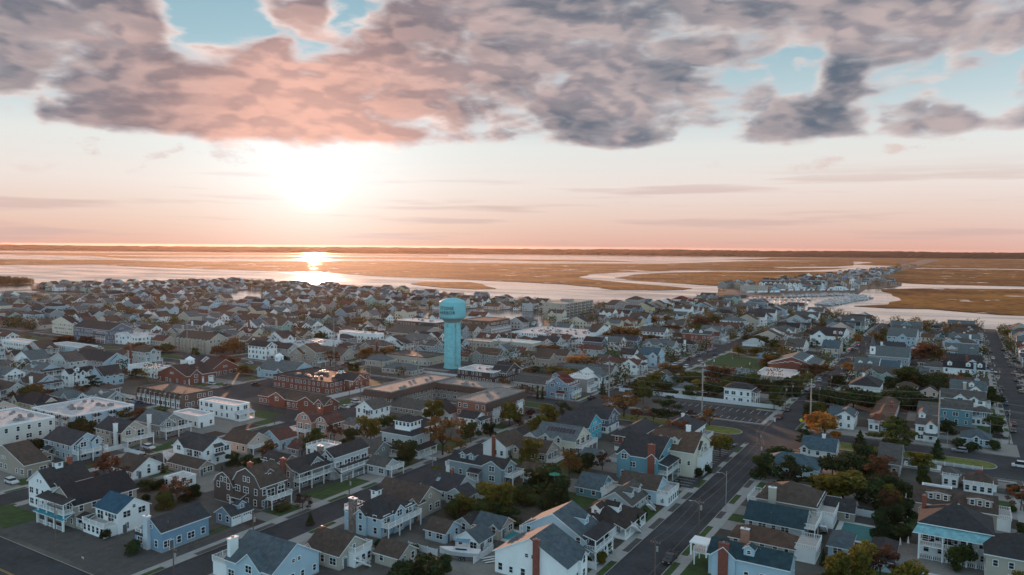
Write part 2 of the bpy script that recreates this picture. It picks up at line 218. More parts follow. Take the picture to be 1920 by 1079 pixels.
('cottage','white house showing one gable among dark trees','house',[(-129.2,353.5,7.2,6.4,4.3,'GY','gs','lb')],[]),
('town_hall','red brick colonial building with green roof and two white dormers','public building',[(-162.3,495.2,20.0,6.2,9.8,'GX','gnr','bk')],['dm S .3','dm S .65','po S .5','ch T .35 wh 1 1']),
('house','seafoam green house with front gable behind the brick colonial','house',[(-169.1,561.6,14.8,8.9,5.7,'GX','gb','sg')],['cg S .6 .4']),
('house','large white house with grey hip roof and double balcony','house',[(-169.4,616.2,19.2,10.5,8.3,'H','gb','wh')],['dk E 2.8 2 0 1 w','dk E 5.6 2 0 1 w']),
('house','two-storey white house with dark hip roof behind the fence','house',[(-87.6,327.2,11.8,7.8,6.8,'H','dg','wh')],['dk E 2.8 2 0 1 pr']),
('cottage','small white outbuilding with green-grey roof behind the white fence','house',[(-111.6,329.6,8.1,9.5,3.7,'H','gb','wh')],[]),
('pavilion','white park pavilion with lattice roof','pavilion',[(-128.1,523.4,13.0,9.8,2.7,'H','lat','wh')],[]),
('school','long slate-roofed school building with stepped brick parapet','school',[(-88.8,421.1,24.8,27.1,5.2,'GY','bs2','bk')],['skd']),
('school_annex','low flat-roofed school wing in front of the stepped parapet','school',[(-89.0,387.6,18.7,26.3,3.2,'F','wf','be')],[]),
('motel','motel wing with brown sloped roof edge beside the pool','motel',[(-213,233,14.5,44,7.6,'F','rg','mo')],['ms','ac']),
('motel','back motel wing with grey flat roof behind the pool','motel',[(-198.4,264,34,13,7.0,'F','rg','mo')],['ms','ac']),
('motel','corner motel building with brick piers and balconies','motel',[(-164,231,13.5,29,9.1,'F','rg','bkm')],['ms','ac','dk E 5.4 1 .15 .3 w','dk E 5.4 1 .45 .6 w','dk E 5.4 1 .75 .9 w']),
('motel_lobby','low grey-roofed motel front building beside the pool','motel',[(-205.0,231.6,26.1,9.5,2.7,'GX','gs','mo')],[]),
('house','white house with dark roof behind the pool and salmon house','house',[(-198.2,212.2,8.8,9.5,5.7,'GY','gs','wh')],['dk S 2.8 1.6 .4 1 w']),
('cottage','low pale cottage beside the blue swimming pool','house',[(-191.6,198.7,5.2,6,2.7,'GX','gb','lb')],[]),
('cottage','white gabled cottage between motel lobby and orange tree','house',[(-178.6,228.5,12.9,6.3,3.9,'GY','dg','wh')],[]),
('cottage','white porch house beside the big orange tree','house',[(-155.2,220.0,7.5,6,5.8,'GX','dg','wh')],['dk E 2.8 2 0 1 pr']),
('shingle_house','three-storey shingled house with rooftop sunroom and dark skirt roofs','house',[(-160.9,184.3,12.6,9.4,7.3,'H','dg','lg'),(-167.8,201.3,10.0,9.5,5.2,'H','dg','wh')],['po E','po S','wr2']),
('cottage','grey-roofed cottage with pale porch beside the sunroom house','house',[(-149.5,164.6,7.1,5.7,3.2,'GX','gs','lg')],['dk E 2.6 2.4 0 1 p']),
('cottage','low grey cottage behind the stone-chimney house','house',[(-166.3,174.1,10.8,9.5,2.7,'GX','gs','gr')],[]),
('bank','red brick bank building with white cupola on a flat service roof','bank',[(-280.0,242.7,37.2,26.3,5.6,'F','dg','bk')],['ac','ac']),
('shop','single-storey red brick shop with three white-edged gables','shop',[(-255.3,213.7,38.5,7.8,3.9,'GX','br','bk')],['cg S .3 .25','cg S .75 .25','cg S .98 .14']),
('shop','red brick building with stepped gable end and white spire','public building',[(-249.7,252.4,12.7,7.2,5.9,'GX','dg','bk')],['cu .1']),
('hall','blue-grey hall with broad grey roof and square cupola','hall',[(-309.0,257.5,25.8,15.8,4.3,'GX','bs2','lb')],['cu .3','cg S .1 .12','cg S .65 .14']),
('library','beige building with two blue-grey hip roofs beside the tower','public building',[(-287.6,315.1,14.3,10.0,3.6,'H','bs2','be'),(-263.7,302.2,20.4,9.5,2.8,'H','bs2','be')],[]),
('workshop','long low tan building beside the water tower lot','workshop',[(-285.7,331.2,29.8,18.3,4.8,'F','gs','be')],[]),
('restaurant','dark wood flat-roofed building with white roof beside the tower','restaurant',[(-216.2,305.3,21.2,16.2,5.8,'F','wf','dw')],['ac','wr']),
('office','dark shingled office building with rows of white windows','office',[(-200.1,311.2,8.8,15.8,5.3,'GX','dg','dw')],['wr']),
('workshop','low grey-roofed workshop with a small white flat extension','workshop',[(-181.9,304.4,17.3,11.8,3.3,'GX','gs','be')],[]),
('fire_station','red brick fire station with brown roof and white cupola','fire station',[(-339.2,222.0,22.7,16.2,4.6,'GY','br2','bk')],['cu .62','gd3 E','cg E .3 .4']),
('fire_station_wing','brown-roofed engine bay wing of the brick station','fire station',[(-337.4,243.6,11.2,15.7,4.1,'GX','br2','bk')],['gd3 S']),
('motel','two-storey motel with a row of brown concrete fins','motel',[(-302.6,189.4,30.6,14.1,5.8,'F','gs','fin')],['fn','dk S 2.8 1.4 0 1 w']),
('motel','white flat-roofed motel block nearest the beige cottage','motel',[(-252.9,171.7,14.6,6.9,4.4,'F','wf','wh')],[]),
('motel','white flat-roofed motel block with long colonnade porch','motel',[(-259.0,187.2,21.4,7.0,5.6,'F','wf','wh')],['po E']),
('condominium','pale grey townhouse block with bay windows under small dark roofs','condominium',[(-302.1,145.5,27.5,24.0,4.9,'F','wf','lb')],['ms2','ac','ac']),
('apartment_building','white three-storey apartment block with flat white roof','apartment building',[(-287.3,113.2,25.6,20.1,8.9,'F','wf','wh2')],['wb','ac','ac']),
('motel','white two-storey motel with pale pink flat roof','motel',[(-521.6,234.7,33.5,9.0,6.2,'F','wf','wh')],['wr']),
('motel','pale blue two-storey motel with tan flat roof','motel',[(-479.0,242.5,33.8,10.2,6.0,'F','wf','lb')],['wr']),
('motel','long blue motel with dark slate roof and front gable','motel',[(-419.1,222.4,31.9,14.8,5.1,'GX','dg','lb')],['cg E .5 .5']),
('motel','white flat-roofed building with rooftop equipment beside fire station','motel',[(-369.0,224.8,25.6,9.5,4.9,'F','wf','wh')],['ac']),
('house','grey gabled house with white double porch in front of motels','house',[(-399.3,188.4,16.7,10.8,5.2,'GX','gb','lb')],['dk E 2.8 2 0 1 pr','dm S .4']),
('townhouse','white townhouse with black gable roofs and many bays','townhouse',[(-363.7,188.8,6.5,12.1,6.6,'GY','dk','wh')],['cg E .2 .2','cg E .5 .2','cg E .8 .2','dm E .35']),
('townhouse','grey-blue gabled townhouse behind the leaning pine','townhouse',[(-358.8,199.2,12.6,9.5,5.1,'GY','dg','lb')],['cg S .5 .8']),
('condominium','long beige condominium with stepped balconies and steep brown roof','condominium',[(-431.3,295.3,33.0,14.2,8.0,'GX','br','be')],['fn']),
('cottage','beige low building with reddish roof left of long condominium','house',[(-474.9,300.4,22.6,9.5,3.5,'GX','rb','be')],[]),
('motel','long dark-roofed motel with white bay front','motel',[(-535.7,286.9,44.6,16.7,9.4,'GX','dg','sl')],['wr']),
('house','white balconied house with brown roof across the avenue','house',[(-511.0,287.3,15.5,15.1,8.4,'GX','br','wh')],['dk S 2.8 1.5 0 1 pr']),
('motel','low white motel with pale terrace across the avenue','motel',[(-498.0,291.0,31.9,14.6,5.7,'F','wf','wh')],['cg S .3 .2','cg S .7 .2','rd']),
('townhouse','pair of cream gabled townhouses across the avenue','townhouse',[(-586.7,298.6,27.8,5.5,9.1,'GY','dk','cr')],['cg E .3 .3']),
('church','large brown-roofed beige church among houses','church',[(-590.1,438.2,21.0,28.3,6.8,'GX','br2','be')],['cg S .1 .3']),
('hall','red-brown pyramid-roofed hall beside the church','hall',[(-619.3,435.7,29.5,9.5,4.9,'H','rb','be')],[]),
('apartment_building','six-storey tan apartment building beside the harbour water','apartment building',[(-337.0,614.2,24.3,60.9,14.9,'F','tf','tan2')],['wb','pt']),
('theatre','dark brown flat-roofed theatre with porthole windows','theatre',[(-396.2,472.7,39.5,17.2,6.8,'F','wf','bwn')],['ac']),
('supermarket','white curved-roof supermarket with narrow roof windows','shop',[(-374.2,383.7,34.7,7.7,7.3,'F','wf','wh')],['ac']),
('shop','long grey-roofed shopping building beside the supermarket','shop',[(-363.5,419.0,34.9,29.7,4.6,'GX','gs','be')],['cg S .9 .2']),
('shop','long low sunlit shop building with roof machinery','shop',[(-375.9,326.2,23.3,37.3,4.0,'F','wf','wh')],['ac','ac']),
('shop','low shop with flat roof and arched brick entrance','shop',[(-342.0,318.8,32.7,12.6,3.1,'GX','gs','be')],[]),
('condominium','brown half-timbered condominium with white bays beside the harbour','condominium',[(-339.6,485.2,26.4,30.6,9.2,'F','gs','bwn')],['wr','dk E 2.8 1 0 1 w']),
('chapel','white stucco chapel with red tile roof behind tower','church',[(-334.3,488.1,12.7,5.5,5.1,'GY','rb','wh')],[]),
('warehouse','long white warehouse with pink flat roof behind the poles','warehouse',[(-280.6,465.2,60.6,44.1,5.2,'F','wf','wh')],['wr','ac']),
('warehouse','pale windowless warehouse beside the water tower','warehouse',[(-259.1,404.2,30.3,11.1,7.1,'F','wf','be')],[]),
('warehouse','flat-roofed beige depot directly behind the water tower','warehouse',[(-278.1,397.4,22.5,10.3,6.5,'F','tf','be')],[]),
('motel','white two-storey building with brown roof and twin gables','motel',[(-229.2,484.5,6.8,28.4,6.9,'GX','br','wh')],['cg S .3 .4','wr']),
('condominium','long shingled waterfront condominium with brown roofs','condominium',[(-309.9,697.4,10.6,36.8,9.2,'GX','br','gr')],['wr']),
('condominium','tall shingled condominium at the bay end','condominium',[(-313.7,760.3,14.9,22.3,11.0,'H','br','gr')],['wr']),
('storage_tank','round white storage tank among the harbour shops','tank',[(-266.5,611.8,8.2,9.5,7.6,'T','wf','wh')],[]),
('restaurant','white bridge-side restaurant with dark red roof','restaurant',[(-296.1,864.0,13.2,24.5,6.4,'H','rd','wh')],['wr']),
('boat_shed','large beige boat storage shed in the marina','boat shed',[(-295.2,1184.2,39.1,14.8,9.1,'F','tf','be')],[])]
TREES=[
(-142.2,192.5,13.3,15.3,'sp','o'),
(-92.9,176.1,10.0,9.0,'ev','d'),
(-98.5,178.9,6.8,6.7,'ev','d'),
(-94.8,201.6,6.4,6.8,'ev','d'),
(-96.7,165.8,5.1,5.9,'ev','g'),
(-100.5,159.2,7.3,6.9,'ev','g'),
(-97.7,148.8,6.6,6.5,'ev','g'),
(-93.3,151.6,4.6,5.9,'ev','g'),
(-107.2,153.2,4.7,7.9,'rd','y'),
(-92.8,113.2,5.7,6.4,'ev','d'),
(-89.9,116.4,6.7,6.5,'ev','d'),
(-88.4,120.2,5.5,5.0,'ev','d'),
(-105.9,124.6,2.2,4.7,'hb','d'),
(-109.0,124.6,2.1,3.6,'hb','d'),
(-101.8,125.7,2.4,4.2,'hb','d'),
(-133.2,126.4,3.0,2.6,'co','d'),
(-143.1,133.2,4.2,5.5,'sp','r'),
(-146.8,130.8,2.1,3.3,'hb','g'),
(-146.4,127.9,2.3,3.0,'hb','d'),
(-153.6,94.2,3.0,4.9,'hb','d'),
(-165.9,94.9,2.6,2.7,'hb','d'),
(-176.2,116.0,4.1,4.2,'ev','d'),
(-181.7,114.9,2.3,2.8,'hb','d'),
(-190.3,120.6,3.3,4.4,'ev','d'),
(-188.0,123.1,3.2,3.6,'ev','d'),
(-172.4,122.3,4.9,5.1,'ev','d'),
(-201.1,132.6,3.6,2.2,'co','d'),
(-205.6,133.0,4.0,2.2,'co','r'),
(-188.6,148.3,4.8,3.9,'ev','d'),
(-184.3,149.8,4.4,4.2,'ev','d'),
(-180.4,150.3,3.9,3.6,'ev','d'),
(-262.7,120.6,3.9,5.6,'ev','d'),
(-260.4,124.3,3.9,5.3,'ev','d'),
(-258.7,128.5,3.9,4.6,'ev','d'),
(-242.3,121.4,2.9,4.0,'hb','d'),
(-264.3,145.8,5.2,8.6,'ev','d'),
(-270.5,144.5,3.3,5.0,'ev','d'),
(-275.0,165.0,4.2,6.6,'rd','y'),
(-272.9,170.7,4.2,7.5,'rd','b'),
(-269.7,177.1,3.2,6.3,'rd','y'),
(-339.9,157.6,5.2,9.5,'sp','b'),
(-336.1,165.3,6.0,11.9,'sp','b'),
(-330.6,176.9,5.2,12.6,'sp','b'),
(-332.1,170.5,4.6,9.2,'sp','b'),
(-329.2,181.9,3.6,8.0,'sp','b'),
(-336.5,188.6,7.8,7.8,'pi','d'),
(-355.3,220.6,4.9,11.3,'pi','d'),
(-354.1,190.8,3.0,2.3,'co','d'),
(-436.6,219.4,6.0,13.8,'ev','d'),
(-415.1,216.3,5.8,5.2,'co','d'),
(-439.3,273.2,7.4,12.7,'rd','o'),
(-425.7,276.8,5.3,8.6,'rd','b'),
(-423.9,283.6,6.7,9.4,'ev','g'),
(-382.9,289.5,7.5,8.4,'rd','b'),
(-399.7,286.2,5.6,4.6,'ev','g'),
(-520.9,273.3,6.2,13.8,'ev','b'),
(-509.3,281.2,5.5,10.2,'rd','r'),
(-341.1,265.6,7.6,14.6,'rd','b'),
(-317.2,255.2,5.8,8.9,'rd','o'),
(-389.1,307.1,10.1,14.1,'rd','o'),
(-409.3,314.0,5.9,10.4,'rd','y'),
(-304.9,336.9,7.1,10.3,'rd','o'),
(-291.4,340.7,8.4,10.9,'rd','o'),
(-288.5,327.9,5.6,9.3,'rd','y'),
(-301.8,302.7,9.7,13.8,'sp','b'),
(-273.6,289.9,6.2,7.3,'rd','d'),
(-271.5,279.8,4.4,5.5,'rd','g'),
(-331.9,294.1,5.5,8.6,'ev','d'),
(-203.8,286.5,4.9,11.2,'sp','b'),
(-201.1,291.5,3.1,7.2,'sp','b'),
(-179.1,294.9,3.8,9.0,'sp','b'),
(-168.4,291.4,4.7,11.2,'sp','b'),
(-159.7,287.2,6.5,1.9,'co','d'),
(-157.9,288.4,6.0,1.9,'co','d'),
(-188.7,334.6,6.7,11.7,'ev','d'),
(-177.9,338.0,6.7,10.0,'rd','y'),
(-172.4,345.4,5.0,7.8,'rd','y'),
(-181.6,371.8,8.4,10.2,'rd','O'),
(-176.7,379.5,6.7,7.8,'ev','d'),
(-220.7,415.3,5.8,15.6,'rd','o'),
(-215.5,360.4,4.0,6.1,'rd','O'),
(-139.7,313.2,6.7,4.2,'co','d'),
(-167.8,396.8,4.3,5.2,'rd','O'),
(-202.9,490.7,13.3,18.2,'rd','o'),
(-214.7,497.1,8.5,10.9,'rd','o'),
(-182.4,484.1,8.5,13.2,'rd','o'),
(-126.6,375.8,7.3,11.8,'rd','o'),
(-126.0,325.1,8.5,10.5,'ev','g'),
(-125.5,341.2,7.8,9.3,'rd','y'),
(-114.2,326.9,7.4,8.4,'ev','d'),
(-110.8,357.5,8.2,13.7,'ev','g'),
(-104.8,375.3,8.5,14.2,'rd','b'),
(-95.1,335.1,8.3,9.3,'ev','d'),
(-90.8,360.7,7.8,11.4,'ev','d'),
(-83.8,365.3,8.1,10.8,'ev','g'),
(-77.5,361.6,7.4,8.6,'ev','d'),
(-102.8,325.8,6.8,7.2,'ev','g'),
(-100.8,341.7,6.5,7.5,'rd','y'),
(-113.7,276.1,9.9,17.2,'sp','o'),
(-94.8,274.4,10.8,12.8,'pi','d'),
(-80.2,279.8,7.4,8.2,'sp','o'),
(-89.2,286.5,3.8,5.9,'sp','r'),
(-106.4,272.1,4.6,5.9,'sp','b'),
(-99.8,272.2,4.8,6.6,'sp','b'),
(-142.0,250.1,5.1,4.2,'rd','r'),
(-142.3,239.6,4.7,4.5,'rd','r'),
(-132.6,222.6,3.0,2.8,'hb','r'),
(-39.0,278.5,11.8,10.9,'rd','O'),
(-16.5,279.9,10.6,15.2,'pi','g'),
(-27.5,278.4,5.6,6.1,'co','d'),
(-4.3,276.4,6.5,5.6,'co','d'),
(-7.6,257.9,6.3,6.6,'rd','y'),
(-7.3,241.2,7.8,3.7,'ev','g'),
(-44.5,337.4,10.1,13.6,'ev','d'),
(-37.2,345.9,10.4,11.9,'ev','d'),
(-29.1,347.5,7.8,11.4,'ev','g'),
(-21.3,352.5,9.2,12.5,'ev','d'),
(-13.4,352.8,8.8,11.2,'ev','d'),
(-7.7,359.0,6.8,8.1,'ev','d'),
(-51.8,342.9,8.0,7.9,'ev','d'),
(-20.8,415.1,11.2,12.2,'ev','g'),
(-27.2,405.8,6.6,8.4,'ev','d'),
(-13.7,411.5,7.9,8.9,'ev','d'),
(-7.2,425.7,8.1,11.7,'ev','g'),
(4.2,433.2,7.5,12.3,'ev','g'),
(-1.5,432.9,6.0,9.2,'ev','d'),
(-4.4,398.8,5.5,11.5,'ev','d'),
(6.3,408.9,5.1,10.1,'ev','d'),
(-15.9,505.6,13.5,16.6,'rd','b'),
(-8.5,510.5,10.3,9.6,'rd','y'),
(-65.3,412.5,8.7,11.8,'rd','b'),
(-60.9,427.1,6.6,8.1,'rd','o'),
(-64.7,365.4,9.6,9.0,'ev','g'),
(-70.2,366.4,6.9,7.1,'ev','d'),
(-89.8,442.0,8.7,10.5,'ev','g'),
(-51.4,454.2,4.5,7.8,'rd','O'),
(-61.7,580.1,7.7,5.7,'rd','O'),
(-46.4,570.1,10.4,10.4,'rd','o'),
(-97.0,653.2,7.9,7.5,'rd','o'),
(33.3,682.7,8.6,8.6,'rd','y'),
(2.1,295.8,3.5,5.1,'hb','d'),
(5.5,293.2,3.3,5.4,'hb','d'),
(11.7,298.8,3.7,5.1,'hb','d'),
(14.3,328.1,6.2,4.8,'ev','d'),
(-2.2,314.6,5.8,5.1,'ev','d'),
(-38.3,212.8,10.5,11.5,'pi','d'),
(-47.8,247.2,5.0,6.5,'ev','d'),
(-44.0,267.8,5.9,6.6,'pi','d'),
(-30.8,238.0,7.0,8.3,'ev','d'),
(-25.6,243.8,7.1,8.4,'ev','d'),
(-20.4,242.8,6.5,7.3,'ev','d'),
(-25.0,215.1,8.9,13.0,'rd','y'),
(-17.2,215.2,8.9,7.6,'ev','d'),
(-11.3,221.3,6.5,7.4,'ev','d'),
(-14.9,226.6,6.0,6.5,'ev','d'),
(-31.3,216.3,5.2,5.9,'ev','d'),
(-13.9,188.0,7.5,3.2,'ev','d'),
(-11.6,190.2,4.2,4.5,'ev','d'),
(-9.0,192.6,4.0,4.5,'ev','d'),
(-14.2,201.5,5.3,4.0,'ev','d'),
(-9.4,208.8,6.1,4.6,'ev','d'),
(-18.4,156.5,9.5,6.6,'ev','y'),
(-15.0,160.5,10.1,6.6,'ev','y'),
(-23.0,168.1,3.7,1.7,'co','d'),
(-65.1,149.5,5.3,2.6,'co','d'),
(-64.4,166.2,4.0,1.9,'co','d'),
(-63.6,143.9,2.8,3.4,'hb','y'),
(-64.6,186.6,3.4,3.4,'hb','d'),
(-66.6,198.6,2.6,1.3,'co','d'),
(-66.2,202.1,2.5,1.4,'co','d'),
(-64.3,214.3,3.2,3.5,'hb','d'),
(-63.2,218.7,3.6,3.2,'hb','d'),
(-65.3,173.5,2.7,2.1,'hb','d'),
(-65.6,141.4,2.0,2.3,'hb','d'),
(15.1,245.6,3.8,3.6,'ev','d'),
(14.6,209.7,4.5,3.8,'ev','d'),
(-50.1,395.7,6.7,7.9,'ev','d'),
(-72.8,542.5,5.5,5.8,'ev','d'),
(-64.2,532.8,6.4,4.2,'co','d'),
(-226.3,612.6,9.3,13.9,'rd','o'),
(-226.0,645.9,7.7,12.6,'rd','o'),
(-196.9,602.8,9.8,13.4,'rd','y'),
(-189.5,622.9,10.5,15.5,'rd','b'),
(-179.8,645.2,10.3,16.8,'ev','g'),
(-161.4,627.5,9.9,13.4,'ev','g'),
(-195.3,571.3,7.3,12.8,'rd','b'),
(-166.8,569.4,7.5,10.8,'rd','y'),
(-117.0,535.4,7.5,9.8,'ev','g'),
(-105.9,520.0,6.9,8.7,'ev','d'),
(-132.4,553.4,5.5,7.8,'hb','d'),
(-118.0,473.4,6.8,8.8,'rd','y'),
(-109.5,479.1,6.1,8.8,'rd','y'),
(-92.0,436.0,8.0,9.8,'rd','o'),
(-374.4,353.4,5.0,9.3,'rd','y'),
(-387.7,378.5,6.8,10.6,'ev','g'),
(-418.7,387.4,7.9,11.9,'rd','o'),
(-377.9,423.6,5.7,8.9,'ev','g')]
POLES=[
(-168.7,85.4,10.8,'w'),
(-212.0,120.9,10.2,'l'),
(-225.3,121.6,7.2,'w'),
(-135.4,91.3,6.5,'w'),
(-139.2,114.4,5.1,'w'),
(-138.9,145.9,4.5,'w'),
(-132.9,174.9,7.4,'s'),
(-51.8,143.7,8.0,'w'),
(-49.6,166.6,10.1,'l'),
(-49.7,190.0,10.6,'s'),
(-49.0,224.6,10.6,'w'),
(-146.6,229.0,2.8,'w'),
(-134.7,232.0,4.3,'w'),
(-125.3,287.3,20.2,'m'),
(-134.5,302.3,12.0,'w'),
(-86.3,290.5,20.0,'m'),
(-47.0,299.2,18.5,'m'),
(-48.7,329.9,11.7,'w'),
(-60.6,322.1,11.2,'w'),
(-4.5,296.5,19.0,'m'),
(-1.7,291.7,5.0,'s'),
(18.3,439.1,9.6,'w'),
(-233.8,295.5,19.9,'m'),
(-213.0,300.4,9.1,'w'),
(-228.6,377.9,21.2,'m'),
(-245.9,468.4,24.5,'m'),
(-279.2,282.3,29.2,'a'),
(-220.1,191.4,12.0,'w'),
(-222.2,199.3,8.4,'w'),
(-227.2,239.0,8.5,'w'),
(-220.1,238.3,10.5,'w'),
(-303.0,218.1,11.3,'w'),
(-362.8,255.4,28.9,'a'),
(-238.7,273.2,12.5,'w'),
(-240.5,267.2,10.3,'s'),
(-238.2,276.9,5.8,'w'),
(-236.8,288.2,4.3,'w'),
(-232.5,342.3,17.4,'w'),
(-223.6,339.6,19.5,'w'),
(-224.1,356.9,15.3,'w'),
(-240.0,370.2,11.5,'w'),
(-197.5,344.4,11.6,'w'),
(-131.5,326.1,6.3,'w'),
(-148.3,300.3,8.0,'w'),
(-56.6,258.1,4.6,'w'),
(18.3,342.4,6.7,'s'),
(-15.9,505.6,6.1,'w'),
(-109.5,424.3,7.6,'w'),
(-130.9,443.5,6.5,'w'),
(-171.8,526.5,7.0,'w'),
(-136.6,277.6,5.4,'w'),
(-132.5,259.5,6.8,'w'),
(-202.1,148.5,4.1,'w'),
(-131.0,359.8,8.2,'w'),
(-439.3,273.2,6.7,'w'),
(-355.1,190.1,6.6,'w'),
(-397.2,200.3,4.4,'w'),
(11.4,318.8,5.9,'s'),
(10.8,348.0,6.4,'s')]
CARS=[
(-227.3,103.7,'w','X','suv'),
(-233.1,116.7,'k','X','suv'),
(-226.9,140.5,'k','X','car'),
(-228.2,145.7,'w','X','suv'),
(-220.3,138.2,'t','Y','car'),
(-51.8,153.2,'k','Y','truck'),
(-65.9,253.7,'b','X','car'),
(1.9,289.3,'s','X','suv'),
(14.6,318.2,'k','X','suv'),
(19.8,345.4,'r','Y','car'),
(18.8,278.7,'w','X','van'),
(16.6,486.7,'w','X','truck'),
(19.5,549.7,'w','Y','car'),
(27.3,520.2,'k','Y','car'),
(-51.0,414.5,'k','Y','car'),
(-328.4,186.7,'k','X','truck'),
(-309.1,230.2,'w','X','suv'),
(-220.6,222.9,'w','X','car'),
(-218.2,226.9,'w','X','car'),
(-220.8,236.5,'w','X','suv'),
(-220.3,216.0,'w','X','suv'),
(-131.8,437.8,'w','Y','car'),
(-138.1,339.5,'k','Y','car'),
(-139.4,422.9,'w','Y','car'),
(-69.3,596.7,'s','Y','car'),
(-63.4,676.6,'w','Y','car'),
(-61.8,625.3,'k','Y','car'),
(-480.4,395.7,'w','X','suv'),
(-345.4,282.7,'w','X','suv'),
(-416.9,358.5,'w','Y','car'),
(-577.9,285.5,'k','X','car'),
(-571.8,285.8,'k','X','car'),
(-473.4,270.5,'w','X','suv'),
(-201.2,425.6,'w','X','car'),
(-287.9,239.2,'k','X','truck'),
(28.4,663.7,'k','Y','car'),
(-63.7,737.7,'s','Y','car'),
(-58.3,552.3,'s','Y','car'),
(-61.1,780.3,'w','Y','car'),
(-62.1,511.0,'t','Y','suv'),
(-23.3,460.2,'w','X','car'),
(30.3,495.8,'k','Y','truck')]
POLY={
 'town':[(-684,175),(-836,249),(-1111,462),(-998,448),(-922,472),(-928,513),(-1040,574),(-1157,562),(-1258,611),(-1189,709),(-1108,732),(-1196,796),(-1075,896),(-854,857),(-770,851),(-663,821),(-526,792),(-474,785),(-393,744),(-355,763),(-302,860),(-295,943),(-264,943),(-224,918),(-153,884),(-110,812),(-66,759),(-23,755),(25,753),(47,744),(104,708)],
 'peninsula':[(-281,1101),(-255,1076),(-228,1069),(-193,1110),(-178,1196),(-158,1212),(-133,1246),(-139,1428),(-119,1443),(-94,1577),(-102,1732),(-166,1874),(-160,2434),(-160,2929),(-116,6049),(-210,5918),(-235,3032),(-294,2146),(-341,1592),(-362,1292),(-327,1199),(-314,1123)],
 'tuft':[(-311,1093),(-322,1167),(-306,1216),(-274,1205),(-247,1158),(-271,1109),(-293,1062)],
 'piers':[(-143,967),(-112,1158),(-142,1034),(-126,1205),(-247,1028),(-165,1065),(-214,1108),(-136,1220),(-175,960),(-167,992)],
 'yard':[(-253,1221),(-148,1322),(-242,1294),(-161,1368),(-274,1138),(-237,1183)],
 'marsh_a':[(-3120,936),(-2557,1152),(-2445,1379),(-2214,1339),(-1619,1350),(-1336,1341),(-1109,1279),(-943,1275),(-753,1246),(-622,1220),(-494,1144),(-423,1142),(-389,1188),(-387,1230),(-474,1292),(-613,1394),(-711,1476),(-757,1550),(-817,1770),(-796,1957),(-728,2217),(-532,2336),(-409,2526),(-347,2919),(-577,2777),(-587,2917),(-430,3135),(-386,3419),(-525,4646),(-896,4174),(-994,3940),(-1025,3604),(-1082,3077),(-1256,2906),(-1570,2599),(-1813,2490),(-2131,2602),(-2338,2413),(-2482,2070),(-2628,1806),(-2956,1812),(-3138,1863),(-3271,1677),(-4050,1215)],
 'marsh_b':[(-3410,2064),(-3270,2248),(-3017,2516),(-2754,2767),(-2414,2990),(-2123,3193),(-1748,3090),(-1343,3365),(-1492,3522),(-1969,3481),(-2060,3408),(-2620,3597),(-3070,3443),(-3467,2969),(-3709,2550),(-4135,2409),(-4429,2580),(-4049,3378),(-3395,3807),(-2967,4074),(-3400,4667),(-4338,4242),(-5072,3814),(-5987,2700),(-6716,2017),(-5767,1732),(-4990,2250),(-4172,2339)],
 'marsh_c':[(-666,1552),(-598,1470),(-510,1421),(-417,1364),(-363,1347),(-320,1495),(-266,1942),(-228,2560),(-332,2427),(-479,2238),(-622,2134),(-695,1936),(-706,1772)],
 'marsh_d':[(-108,978),(-75,1028),(-66,1126),(-73,1188),(-106,1336),(-116,1414),(-64,1488),(17,1541),(98,1584),(316,1686),(178,944),(59,948),(40,942),(-9,971),(-30,987),(-71,967)],
 'marsh_e':[(-193,1925),(-92,1711),(-54,1687),(105,1714),(330,1758),(599,3206),(191,3151),(-1,3131),(-167,3055),(-200,2587)],
 'marsh_f':[(-173,3163),(-1,3251),(201,3314),(649,3474),(1112,5967),(397,6582),(-144,6570),(-1218,5673),(-1127,5248),(-1232,4562),(-957,4459),(-574,4585),(-390,4375),(-413,3661),(-204,3374)],
 'marsh_g':[(-852,1056),(-875,1116),(-805,1174),(-740,1123),(-647,1022),(-666,987),(-734,993),(-803,1024)],
 'marsh_h':[(-518,1145),(-476,1148),(-422,1152),(-412,1150),(-481,1115)],
 'wood_isle':[(-1895,653),(-1542,694),(-1375,672),(-1323,643),(-1327,597),(-1246,429)],
 'lagoon_a':[(-796,589),(-726,566),(-679,552),(-717,604),(-870,738),(-905,744),(-893,688),(-861,641)],
 'lagoon_b':[(-644,617),(-595,587),(-607,615),(-678,678),(-697,676)],
 'lagoon_c':[(-457,570),(-384,535),(-329,546),(-305,557),(-367,671),(-415,676),(-464,657),(-497,616)],
 'harbor':[(-277,993),(-264,1129),(-210,1204),(-164,1206),(-128,1219)],
}

